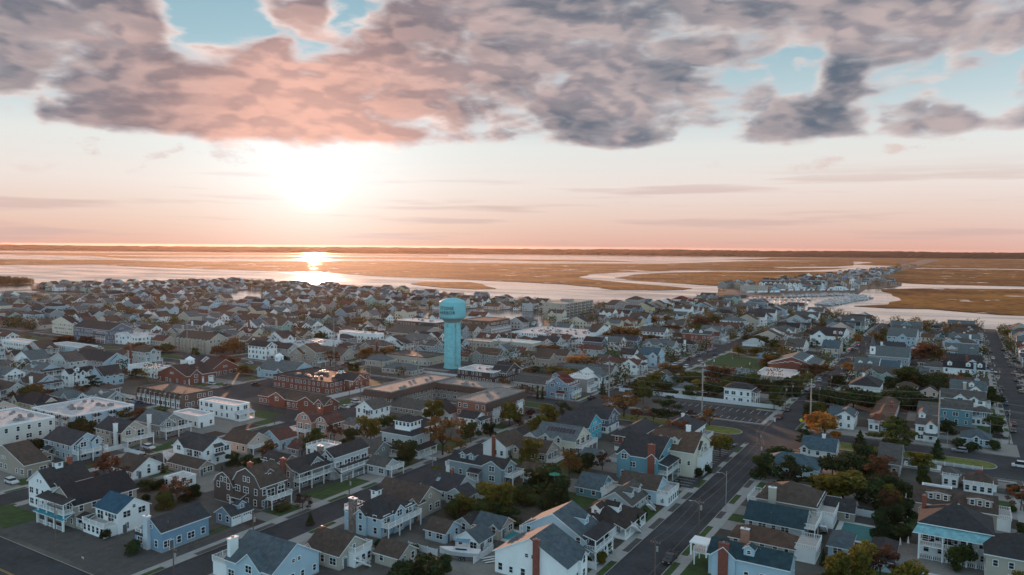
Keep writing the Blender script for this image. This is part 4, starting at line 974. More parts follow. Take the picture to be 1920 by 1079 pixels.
def roofing(mb,x0,y0,w,d,e,t,m,o=.42,th=.2):
    r=roof_rise(w,d,t); x1=x0+w; y1=y0+d; cx=x0+w/2; cy=y0+d/2; og=.35
    S=lambda pts: mb.slab(pts,th,m,TRIM)
    if t=='GX':
        k=r/(d/2)*o; S([(x0-og,y0-o,e-k),(x1+og,y0-o,e-k),(x1+og,cy,e+r),(x0-og,cy,e+r)]); S([(x1+og,y1+o,e-k),(x0-og,y1+o,e-k),(x0-og,cy,e+r),(x1+og,cy,e+r)])
    elif t=='GY':
        k=r/(w/2)*o; S([(x1+o,y0-og,e-k),(x1+o,y1+og,e-k),(cx,y1+og,e+r),(cx,y0-og,e+r)]); S([(x0-o,y1+og,e-k),(x0-o,y0-og,e-k),(cx,y0-og,e+r),(cx,y1+og,e+r)])
    elif t=='H':
        h=min(w,d)/2; k=r/h*o
        if w>=d: a=(x0+h,cy,e+r); b=(x1-h,cy,e+r) if w>d+.05 else None
        else: a=(cx,y0+h,e+r); b=(cx,y1-h,e+r)
        A=(x0-o,y0-o,e-k);B=(x1+o,y0-o,e-k);C=(x1+o,y1+o,e-k);D=(x0-o,y1+o,e-k)
        if b is None: S([A,B,a]);S([B,C,a]);S([C,D,a]);S([D,A,a])
        elif w>=d: S([A,B,b,a]);S([B,C,b]);S([C,D,a,b]);S([D,A,a])
        else: S([A,B,a]);S([B,C,b,a]);S([C,D,b]);S([D,A,a,b])
    elif t[0]=='M':
        zb=e+r*.62; rr=r-.0
        if t=='MX':
            i=d*.17
            S([(x0-og,y0-o,e-.3),(x1+og,y0-o,e-.3),(x1+og,y0+i,zb),(x0-og,y0+i,zb)]); S([(x0-og,y0+i,zb),(x1+og,y0+i,zb),(x1+og,cy,e+rr),(x0-og,cy,e+rr)])
            S([(x1+og,y1+o,e-.3),(x0-og,y1+o,e-.3),(x0-og,y1-i,zb),(x1+og,y1-i,zb)]); S([(x1+og,y1-i,zb),(x0-og,y1-i,zb),(x0-og,cy,e+rr),(x1+og,cy,e+rr)])
        else:
            i=w*.17
            S([(x1+o,y0-og,e-.3),(x1+o,y1+og,e-.3),(x1-i,y1+og,zb),(x1-i,y0-og,zb)]); S([(x1-i,y0-og,zb),(x1-i,y1+og,zb),(cx,y1+og,e+rr),(cx,y0-og,e+rr)])
            S([(x0-o,y1+og,e-.3),(x0-o,y0-og,e-.3),(x0+i,y0-og,zb),(x0+i,y1+og,zb)]); S([(x0+i,y1+og,zb),(x0+i,y0-og,zb),(cx,y0-og,e+rr),(cx,y1+og,e+rr)])
    elif t=='F':
        mb.box(x0+.2,x1-.2,y0+.2,y1-.2,e-.1,e+.08,m)
        for a in ((x0-.08,x1+.08,y0-.08,y0+.25),(x0-.08,x1+.08,y1-.25,y1+.08),(x0-.08,x0+.25,y0+.25,y1-.25),(x1-.25,x1+.08,y0+.25,y1-.25)): mb.box(*a,e-.18,e+.38,TRIM if m in (ROOF['wf'],) else m)
    elif t=='T':
        mb.cyl(cx,y0+w/2,e,e+1.1,w/2+.1,.3,m,20)
def surf_z(w,d,e,t,face,s,inset):
    r=roof_rise(w,d,t)
    sp_=d if face in 'SN' else w
    if t[0]=='M' or t in('GX','GY','H'): return e+r*min(1,inset/(sp_/2))
    return e
def windows_on(root,F,x0,y0,e,t,rnd,z0=0,dens=1.0,skip=None):
    """windows of one wall, each its own part"""
    if t=='T': return
    fl=max(1,int((e+.5)/2.75)); n=max(1,int(F.len/2.7*dens)); 
    for k in range(fl):
        zb=z0+k*2.8+.95
        for i in range(n):
            if rnd.random()<.13: continue
            a=F.len*(i+.5)/n+rnd.uniform(-.25,.25); kind=rnd.choice('smmmdd') if F.len/n>2.2 else rnd.choice('sm')
            if a<.8 or a>F.len-.8: continue
            p=F.pt(a,.02,zb); link('window',WIN[kind],root,(p[0]+x0,p[1]+y0,zb),(0,0,F.rz))
    gab=(t in('GX','MX') and F.face in 'EW') or (t in ('GY','MY') and F.face in 'SN')
    if gab and roof_rise(F.w,F.d,t)>2.2:
        zb=e+.1 if t[0]!='M' else e+.5; offs=(-.75,.75) if t[0]=='M' or roof_rise(F.w,F.d,t)>3 else (0,)
        for q in offs:
            p=F.pt(F.len/2+q,.02,zb); link('window',WIN['s' if t[0]=='M' else 't'],root,(p[0]+x0,p[1]+y0,zb),(0,0,F.rz))
def deck(root,F,x0,y0,z,depth,f0,f1,fl,rnd,detail=True):
    a0=F.len*f0; a1=F.len*f1; mb=MB()
    F.box(mb,a0,a1,.03,depth,z-.28,z-.03,TRIM); F.box(mb,a0+.05,a1-.05,.03,depth-.05,z-.029,z,DECK)
    if 'w' in fl and z>1.5: F.box(mb,a0+.1,a1-.1,.02,depth-.15,0,z-.29,TRIM)
    o=mb.obj('deck',root); o.location=(x0,y0,0)
    rb=MB(); st=.34 if detail else .7
    railing(rb,F,a0,a1,depth,z,step=st); side_rail(rb,F,a0+.05,.1,depth,z,step=st); side_rail(rb,F,a1-.05,.1,depth,z,step=st)
    rb.obj('railing',o)
    n=max(1,round((a1-a0)/4.5))
    if 'p' in fl or z<1.5 or 'r' in fl:
        for i in range(n+1):
            p=F.pt(a0+.15+(a1-a0-.3)*i/n,depth-.15)
            if z>1.2 and 'w' not in fl: link('post',POST,root,(x0+p[0],y0+p[1],0),None,(1,1,z-.28))
            if 'r' in fl: link('post',POST,root,(x0+p[0],y0+p[1],z),None,(1,1,2.45))
    if 'w' in fl and z>1.5:
        k=max(1,int((a1-a0)/1.5))
        for i in range(k):
            p=F.pt(a0+(a1-a0)*(i+.5)/k,depth-.14); link('window',WIN['m'],root,(x0+p[0],y0+p[1],.75),(0,0,F.rz))
    if 'r' in fl:
        pm_=MB(); zt=z+2.45
        c=[F.pt(a0-.3,depth+.35,zt),F.pt(a1+.3,depth+.35,zt),F.pt(a1+.3,-.1,zt+.75),F.pt(a0-.3,-.1,zt+.75)]
        if F.face in 'W': pass
        pm_.slab(c,.18,ROOF['dg'],TRIM); q=pm_.obj('porch_roof',root,fix=True); q.location=(x0,y0,0)
    return o
def chimney(root,x,y,z0,z1,wd,m,face='S'):
    mb=MB(); dx,dy=(wd/2,.45) if face in 'SN' else (.45,wd/2)
    mb.box(x-dx,x+dx,y-dy,y+dy,z0,z1,m); mb.box(x-dx-.1,x+dx+.1,y-dy-.1,y+dy+.1,z1,z1+.16,TRIM if m is not BRICK else BRICK); mb.box(x-.2,x+.2,y-.2,y+.2,z1+.17,z1+.45,METAL)
    return mb.obj('chimney',root)
def dormer(root,w,d,e,t,face,f,rm,wm,wide=False,x0=0,y0=0):
    F=Frame(face,w,d); a=F.len*f; sp_=d if face in 'SN' else w; r=roof_rise(w,d,t)
    hw=2.6 if wide else 1.05; ins=.22*sp_/2*(1.2); zs=e+r*ins/(sp_/2); zt=min(zs+1.5,e+r*.95); back=-(min(sp_*.45,ins+1.5/(r/(sp_/2))+.3))
    mb=MB(); pk=zt+(.35 if wide else .75)
    # walls: prism running inward
    poly=[(a-hw,zs-.6),(a+hw,zs-.6),(a+hw,zt),(a,pk),(a-hw,zt)]
    v=[F.pt(u,-ins,z) for u,z in poly]+[F.pt(u,back,z) for u,z in poly]; n=5
    mb.add(v,[list(range(n)),[n+i for i in reversed(range(n))]]+[[i,n+i,n+(i+1)%n,(i+1)%n] for i in range(n)],wm)
    o=mb.obj('dormer',root,fix=True); o.location=(x0,y0,0)
    rb=MB(); k=(pk-zt)/hw*.25
    rb.slab([F.pt(a-hw-.25,-ins+.3,zt-k+.13),F.pt(a,-ins+.3,pk+.13),F.pt(a,back,pk+.13),F.pt(a-hw-.25,back,zt-k+.13)],.13,rm,TRIM)
    rb.slab([F.pt(a+hw+.25,-ins+.3,zt-k+.13),F.pt(a,-ins+.3,pk+.13),F.pt(a,back,pk+.13),F.pt(a+hw+.25,back,zt-k+.13)],.13,rm,TRIM)
    rb.obj('dormer_roof',o,fix=True)
    for q in ((-1.6,0,1.6) if wide else (0,)):
        p=F.pt(a+q,-ins+.02,zs+.35); link('window',WIN['t' if not wide else 's'],o,p if not wide else (p[0],p[1],zs+.1),(0,0,F.rz),(1,1,min(1,(zt-zs-.4)/.8)))
def cross_gable(root,w,d,e,t,face,f,fw,rm,wm,x0=0,y0=0):
    F=Frame(face,w,d); cw=max(2.4,F.len*fw); a=min(max(F.len*f,cw/2-.3),F.len-cw/2+.3); sp_=d if face in 'SN' else w; r=min(cw/2*.8,max(1.2,roof_rise(w,d,t)-.1)) if t!='F' else cw/2*.6
    z0=0; out=.55; back=-min(sp_*.5,r/(max(.5,roof_rise(w,d,t))/(sp_/2))+.6)
    mb=MB(); poly=[(a-cw/2,z0),(a+cw/2,z0),(a+cw/2,e-.05),(a,e+r-.12),(a-cw/2,e-.05)]
    v=[F.pt(u,out,z) for u,z in poly]+[F.pt(u,back,z) for u,z in poly]; n=5
    mb.add(v,[list(range(n)),[n+i for i in reversed(range(n))]]+[[i,n+i,n+(i+1)%n,(i+1)%n] for i in range(n)],wm)
    o=mb.obj('front_gable',root,fix=True); o.location=(x0,y0,0)
    rb=MB(); k=r/(cw/2)*.35
    for sg in (-1,1):
        rb.slab([F.pt(a+sg*(cw/2+.35),out+.35,e-k+.06),F.pt(a,out+.35,e+r+.06),F.pt(a,back,e+r+.06),F.pt(a+sg*(cw/2+.35),back,e-k+.06)],.2,rm,TRIM)
    rb.obj('gable_roof',o,fix=True)
    p=F.pt(a,out+.02,e-.9); link('window',WIN['d' if cw>3.5 else 'm'],o,(p[0],p[1],e-1.2),(0,0,F.rz))
    if e>4.5: link('window',WIN['d' if cw>3.5 else 'm'],o,(p[0],p[1],.95),(0,0,F.rz))
def ac_units(root,w,d,e,rnd,x0,y0):
    for i in range(max(2,int(w*d/90))):
        mb=MB(); s=rnd.uniform(.5,.9); x=x0+rnd.uniform(.15,.85)*w; y=y0+rnd.uniform(.2,.8)*d
        mb.box(x-s,x+s,y-s*.7,y+s*.7,e+.09,e+.09+s*1.1,METAL); mb.cyl(x,y,e+.1+s*1.1,e+.2+s*1.1,s*.5,s*.5,DARK,10); mb.obj('rooftop_unit',root)
def house(name,label,cat,bl,feats,group=None,rnd=None,detail=True,faces='SE'):
    rnd=rnd or random.Random(label)
    X,Y,w,d,e,t,rc,wc=bl[0]; root=bpy.data.objects.new(name,None); COL.objects.link(root); root.location=(X,Y,GZ if name!='boat_shed' else .02); root.empty_display_size=2
    tag(root,label,cat,group)
    wm=WALL[wc]; rm=ROOF[rc]
    seq=[]
    for i,b in enumerate(bl):
        bx,by,bw,bd,be,bt,brc,bwc=b; x0=bx-X+(.04*i); y0=by-Y+(-.05*i)
        mb=MB(); walls(mb,x0,y0,bw,bd,be,bt,WALL[bwc]); 
        if i==0 and 'lw' in feats: mb=MB(); mb.box(x0-.04,x0+bw+.04,y0-.04,y0+bd+.04,0,be*.48,WALL['wh']); walls(mb,x0,y0,bw,bd,be,bt,WALL[bwc])
        if i==0 and 'lt' in feats: mb=MB(); mb.box(x0-.04,x0+bw+.04,y0-.04,y0+bd+.04,0,be*.42,WALL['tq2']); walls(mb,x0,y0,bw,bd,be,bt,WALL[bwc])
        mb.box(x0-.05,x0+bw+.05,y0-.05,y0+bd+.05,-.3,.22,CONC)
        mb.obj('wall',root,fix=True)
        rb=MB(); roofing(rb,x0,y0,bw,bd,be,bt,ROOF[brc]); ro=rb.obj('roof',root,fix=True)
        if i==0: roof0=ro
        if 'dk' !=wc and 'pavilion' not in name and bt!='T':
            for fc in (faces if X<-15 else 'SW'+('E' if X+w<2 else '')):
                F=Frame(fc,bw,bd); dn=1.0
                if 'wr' in feats: dn=1.35
                if 'wb' in feats: dn=.9
                windows_on(root,F,x0,y0,be,bt,rnd,dens=dn)
        if bt in ('GX','GY') and rnd.random()<.8:
            vb=MB()
            for q in range(1): 
                vx=x0+bw*rnd.uniform(.2,.8); vy=y0+bd*rnd.uniform(.2,.4); 
                zz=(be+roof_rise(bw,bd,bt)*((vy-y0)/(bd/2) if bt=='GX' else 1-abs((vx-x0)-bw/2)/(bw/2)))
                vb.cyl(vx,vy,zz-.2,zz+.3,.05,.05,METAL,6)
            vb.obj('vent_pipe',ro)
    p=Frame('E',w,d).pt(d*.2,.02); link('door',DOOR,root,(p[0],p[1],.05),(0,0,math.pi/2))
    r=roof_rise(w,d,t)
    for ft in feats:
        k=ft.split(); c=k[0]
        if c=='ch':
            mt_=CHM[k[3]]; 
            if k[1]=='T': cx,cy=(w*float(k[2]),d/2) if t!='GY' and t!='MY' else (w/2,d*float(k[2])); chimney(root,cx,cy,e,e+r+float(k[5])*.7,float(k[4]),mt_)
            else:
                if k[1]=='W2': cx,cy,fc=-.3+ (w*.06),d*float(k[2]),'E'
                else:
                    F=Frame(k[1],w,d); cx,cy,_=F.pt(F.len*float(k[2]),.35); fc=k[1]
                chimney(root,cx,cy,0,e+max(r*.75,1.5)+float(k[5])*.35,float(k[4]),mt_,fc)
        elif c=='ch2': chimney(root,w*.15-3,d/2,e,e+r+1.2,1.2,BRICK)
        elif c in('dk','dk2'):
            bb=bl[0] if c=='dk' or len(bl)<2 else bl[1]; F=Frame(k[1],bb[2],bb[3])
            fl=k[6] if len(k)>6 else ''
            # pool house order: dk face z depth f0 f1 flags
            deck(root,F,bb[0]-X,bb[1]-Y,float(k[2]),float(k[3]),float(k[4]),float(k[5]),fl,rnd,detail)
            zz=float(k[2]); n=max(1,int(F.len*(float(k[5])-float(k[4]))/3.2))
            for i in range(n if zz+2.0<bb[4]+.35 else 0):
                p=F.pt(F.len*(float(k[4])+(float(k[5])-float(k[4]))*(i+.5)/n),.05); link('window',WIN['l'],root,(bb[0]-X+p[0],bb[1]-Y+p[1],zz+.12),(0,0,F.rz))
        elif c in ('dm','dm2'):
            bb=bl[0] if c=='dm' or len(bl)<2 else bl[1]
            dormer(root,bb[2],bb[3],bb[4],bb[5],k[1],float(k[2]),ROOF[bb[6]],WALL[bb[7]] if bb[7]!='bk' else TRIM,len(k)>3,bb[0]-X,bb[1]-Y)
        elif c=='cg': cross_gable(root,w,d,e,t,k[1],float(k[2]),float(k[3]),rm,wm)
        elif c=='po':
            F=Frame(k[1],w,d); zt=2.7; mb=MB(); mb.slab([F.pt(-.4,2.9,zt),F.pt(F.len+.4,2.9,zt),F.pt(F.len+.4,-.05,zt+.95),F.pt(-.4,-.05,zt+.95)] if len(k)<3 else [F.pt(F.len*float(k[2])-2.2,2.2,zt),F.pt(F.len*float(k[2])+2.2,2.2,zt),F.pt(F.len*float(k[2])+2.2,-.05,zt+.8),F.pt(F.len*float(k[2])-2.2,-.05,zt+.8)],.18,rm,TRIM); mb.obj('porch_roof',root,fix=True)
            a0,a1,oo=(0,F.len,2.7) if len(k)<3 else (F.len*float(k[2])-2,F.len*float(k[2])+2,2.0)
            n=max(1,round((a1-a0)/3))
            for i in range(n+1): p=F.pt(a0+.1+(a1-a0-.2)*i/n,oo); link('post',POST,root,(p[0],p[1],.02),None,(1.2,1.2,zt-.1))
            fb=MB(); F.box(fb,a0,a1,.03,oo+.15,.02,.5,CONC if len(k)>2 else TRIM); q=fb.obj('porch_floor',root); rb=MB(); railing(rb,F,a0,a1,oo+.1,.5,step=.4); rb.obj('railing',q)
        elif c=='pv':
            F=Frame(k[1],w,d); z_=float(k[2]); mb=MB(); mb.slab([F.pt(-1.2,3.1,z_-.2),F.pt(F.len+.5,3.1,z_-.2),F.pt(F.len+.2,-.05,z_+1.0),F.pt(-.2,-.05,z_+1.0)],.15,ROOF[k[3]],TRIM); mb.obj('porch_roof',root,fix=True)
            for i in range(4): p=F.pt(.1+(F.len-.2)*i/3,2.7); link('post',POST,root,(p[0],p[1],0),None,(1.4,1.4,z_-.25))
            rb=MB(); railing(rb,F,0,F.len,2.75,.1,step=.4); rb.obj('railing',root)
        elif c=='by':
            F=Frame(k[1],w,d); a=F.len*float(k[2]); mb=MB(); F.box(mb,a-1.6,a+1.6,0,.9,e-1.7,e+.3,TRIM); q=mb.obj('bay_window',root)
            rb=MB(); rb.slab([F.pt(a-1.9,1.2,e+.3),F.pt(a+1.9,1.2,e+.3),F.pt(a+1.5,-.05,e+1.2),F.pt(a-1.5,-.05,e+1.2)],.12,rm,TRIM); rb.slab([F.pt(a-2,1.5,e-2.3),F.pt(a+2,1.5,e-2.3),F.pt(a+1.6,.9,e-1.6),F.pt(a-1.6,.9,e-1.6)],.12,rm,TRIM); rb.obj('bay_roof',q,fix=True)
            for q_ in (-1,0,1): p=F.pt(a+q_*1.0,.92); link('window',WIN['s'],q,(p[0],p[1],e-1.3),(0,0,F.rz))
        elif c in('gd2','gd3'):
            bb=bl[1] if c=='gd2' and len(bl)>1 else bl[0]; F=Frame(k[1],bb[2],bb[3]); n=2 if c=='gd2' else max(2,int(F.len/4.2))
            for i in range(n): p=F.pt(F.len*(i+.5)/n if c=='gd3' else F.len*.5+(i-.5)*3.1,.06 if F.face!='S' else .06); link('garage_door',GARD,root,(bb[0]-X+p[0],bb[1]-Y+p[1],.02),(0,0,F.rz),(1,1,1 if c=='gd2' else 1.3))
        elif c=='cu':
            cx,cy=(w*float(k[1]),d/2) if t not in('GY','MY') else (w/2,d*float(k[1])); s=.9 if w<15 else 1.5; mb=MB(); zt=e+r
            mb.box(cx-s,cx+s,cy-s,cy+s,zt-1.2,zt+s*1.2,TRIM); rr=MB(); o_=s+.3
            for q in range(4):
                c4=[(cx-o_,cy-o_),(cx+o_,cy-o_),(cx+o_,cy+o_),(cx-o_,cy+o_)]; a=c4[q]; b=c4[(q+1)%4]; rr.slab([(a[0],a[1],zt+s*1.2),(b[0],b[1],zt+s*1.2),(cx,cy,zt+s*2.3)],.1,rm if s<1.2 else TRIM,TRIM)
            q=mb.obj('cupola',root); rr.obj('cupola_roof',q,fix=True)
            for fc,(ox,oy,rz) in dict(S=(0,-s-.01,0),E=(s+.01,0,math.pi/2)).items(): link('window',WIN['t'],q,(cx+ox,cy+oy,zt+.1),(0,0,rz))
        elif c in ('rd','rd2','rd3'):
            bb=bl[0] if c=='rd' else bl[int(c[2])-1] if int(c[2])<=len(bl) else bl[0]
            mb=MB(); 
            for fc in 'SENW':
                F=Frame(fc,bb[2],bb[3]); railing(mb,F,.02,F.len-.02,-.02,bb[4]+.38 if bb[5]=='F' else bb[4]+.1,.9,step=.5)
            q=mb.obj('roof_railing',root); q.location=(bb[0]-X,bb[1]-Y,0)
        elif c=='ac': ac_units(root,w,d,e,rnd,0,0)
        elif c in ('ms','ms2'):
            mb=MB(); h=2.4 if c=='ms' else .9; m_=SKIRT if c=='ms' else ROOF['dg']
            for fc in 'SENW':
                F=Frame(fc,w,d)
                if c=='ms':
                    mb.slab([F.pt(-.9,.9,e-h),F.pt(F.len+.9,.9,e-h),F.pt(F.len-.0,.02,e+.1),F.pt(.0,.02,e+.1)],.12,m_,m_) if fc in 'SE' and 'brick' not in label or fc=='E' else None
                else:
                    for i in range(int(F.len/5)):
                        a=F.len*(i+.5)/int(F.len/5); mb=MB(); mb.slab([F.pt(a-1.7,1.2,e-.9),F.pt(a+1.7,1.2,e-.9),F.pt(a+1.4,.02,e-.1),F.pt(a-1.4,.02,e-.1)],.1,m_,m_); F.box(mb,a-1.3,a+1.3,0,.7,.3,e-.95,WALL['lb']); bo=mb.obj('bay',root,fix=True); [link('window',WIN['m'],bo,(*F.pt(a+u,.72)[:2],z_),(0,0,F.rz)) for u in (-.6,.6) for z_ in ([1.0,3.4] if e>4.5 else [1.0])]
            mb.obj('mansard_skirt',root,fix=True) if c=='ms' else None
        elif c=='fn':
            F=Frame('S',w,d)
            n=int(F.len/3.4)
            for i in range(n+1):
                mb=MB(); a=F.len*i/n; v=[F.pt(a-.15,0,0),F.pt(a-.15,1.6,0),F.pt(a-.15,1.7,e*.5),F.pt(a-.15,1.0,e+.45),F.pt(a-.15,0,e+.6)]; v2=[F.pt(a+.15,o_[1]*-1,o_[2]) for o_ in v]
                mb.add(v+v2,[[0,1,2,3,4],[9,8,7,6,5]]+[[i_,5+i_,5+(i_+1)%5,(i_+1)%5] for i_ in range(5)],wm); mb.obj('fin_wall',root,fix=True)
        elif c=='so':
            for i in range(9):
                mb=MB(); a=w*.22+i*1.15; k1=r/(d/2)
                y_a,y_b=d*.2,d*.2+1.7; mb.slab([(a,y_a,e+k1*y_a+.12),(a+1.05,y_a,e+k1*y_a+.12),(a+1.05,y_b,e+k1*y_b+.12),(a,y_b,e+k1*y_b+.12)],.06,SOLAR,METAL); mb.obj('solar_panel',root)
        elif c in('sk','skd'):
            if c=='sk': mb=MB(); k1=r/(d/2); mb.slab([(w*.3,d*.2,e+k1*d*.2+.1),(w*.3+1,d*.2,e+k1*d*.2+.1),(w*.3+1,d*.2+1,e+k1*(d*.2+1)+.1),(w*.3,d*.2+1,e+k1*(d*.2+1)+.1)],.08,mat('roof_window_glass',(.2,.35,.4),.15),TRIM); mb.obj('roof_window',root)
            else:
                for i in range(5):
                    mb=MB(); mb.cyl(w*.75,d*(.12+.19*i),e+r*.5-.3,e+r*.5+.55,1.1,.6,TRIM,12); mb.obj('roof_light',root)
                mb=MB(); F=Frame('S',w,d)
                for i in range(9): F.box(mb,w*i/9,w*(i+1)/9+.0,.1,.5,0,e-.6+ (4-abs(i-4))*.55,WALL['bk']); F.box(mb,w*i/9,w*(i+1)/9,.08,.52,e-.59+(4-abs(i-4))*.55,e-.42+(4-abs(i-4))*.55,TRIM)
                mb.obj('parapet',root)
        elif c=='sp':
            mb=MB(); mb.box(.4,3.2,1.5,4.3,0,e+5,WALL['wh']); q=mb.obj('belfry',root); rb=MB(); rb.cyl(1.8,2.9,e+5,e+12,1.7,.05,ROOF['bs2'],4); rb.obj('spire',q); link('window',WIN['m'],q,(1.8,1.48,e+2.4))
        elif c=='st':
            F=Frame(k[1],w,d); a=max(1,F.len*float(k[2])); mb=MB()
            for i in range(14): F.box(mb,a+i*.3,a+i*.3+.32,3.1,4.1,2.8-i*.2-.12,2.8-i*.2,TRIM)
            for oo in (3.05,4.1): 
                p=F.pt(a,oo,3.7); q=F.pt(a+4.2,oo,.9); mb.tube(p,q,.05,TRIM,4); mb.tube(F.pt(a,oo,2.7),F.pt(a+4.2,oo,-.05),.12,TRIM,4)
                for i in range(8): p=F.pt(a+.3+i*.5,oo,2.6-i*.333); mb.tube(p,(p[0],p[1],p[2]+1.0),.035,TRIM,4)
            mb.obj('outside_stairs',root)
        elif c=='ca':
            mb=MB()
            for xx in (-3.9,-.6):
                for yy in (.5,3.9): mb.box(xx-.15,xx+.15,yy-.15,yy+.15,3,5.6,TRIM)
            mb.box(-4.2,-.3,.2,4.2,5.6,5.85,TRIM); mb.obj('pergola',root)
        elif c=='pg':
            mb=MB()
            for xx in (-4,-1):
                for yy in (1,5,9): mb.box(xx-.1,xx+.1,yy-.1,yy+.1,0,3,BRICK2)
            for i in range(12): mb.box(-4.5,-.3,.6+i*.75,.72+i*.75,3,3.2,BRICK2)
            mb.obj('pergola',root)
        elif c=='pt':
            mb=MB(); mb.box(w*.2,w*.6,d*.45,d*.6,e+.1,e+2.6,WALL['gr']); mb.obj('lift_house',root)
            F=Frame('E',w,d)
            n=int(d/8)
            for i in range(n):
                for fl_ in range(5):
                    mb=MB(); a=d*(i+.5)/n; F.box(mb,a-2.6,a+2.6,.03,1.5,1.3+fl_*2.7,2.1+fl_*2.7,WALL['be']); F.box(mb,a-2.4,a+2.4,.02,.04,2.12+fl_*2.7,3.7+fl_*2.7,DARK); mb.obj('balcony',root)
                mb=MB(); F.box(mb,d*i/n-.4,d*i/n+.4,0,1.7,0,e+.2,WALL['gr']); mb.obj('wall_pier',root)
        elif c=='wr2':
            F=Frame('S',w,d); mb=MB(); mb.box(w*.35,w*.85,d*.15,d*.75,e,e+r+1.4,WALL['wh']); q=mb.obj('sunroom',root); rb=MB(); roofing(rb,w*.35,d*.15,w*.5,d*.6,e+r+1.4,'H',rm); rb.obj('sunroom_roof',q,fix=True)
            for i in range(4): link('window',WIN['m'],q,(w*.35+w*.5*(i+.5)/4,d*.15-.02,e+r-.3)); 
            for i in range(3): link('window',WIN['m'],q,(w*.85+.02,d*.15+d*.6*(i+.5)/3,e+r-.3),(0,0,math.pi/2))
    return root
for hname,hlabel,hcat,hbl,hft in HOUSES: house(hname,hlabel,hcat,hbl,hft)
# ------------------------------------------------------------------ occupancy
RECTS=[]
def occ(x0,x1,y0,y1): RECTS.append((x0,x1,y0,y1))
for _n,_l,_c,bl_,_f in HOUSES:
    for b in bl_: occ(b[0]-2,b[0]+b[2]+3,b[1]-2.5,b[1]+b[3]+2)
for r_ in ((-213,-150,231,279),(-108,-62,290,320),(-264,-202,316,356),(-133,-92,386,474),(-292,-222,204,262),(-262,-225,225,262),(-236,-205,196,232),(-199,-174,228,250),(-330,-290,200,262),(-249,-233,328,344)): occ(*r_)
def free(x0,x1,y0,y1): return not any(x0<b and x1>a and y0<d and y1>c for a,b,c,d in RECTS)
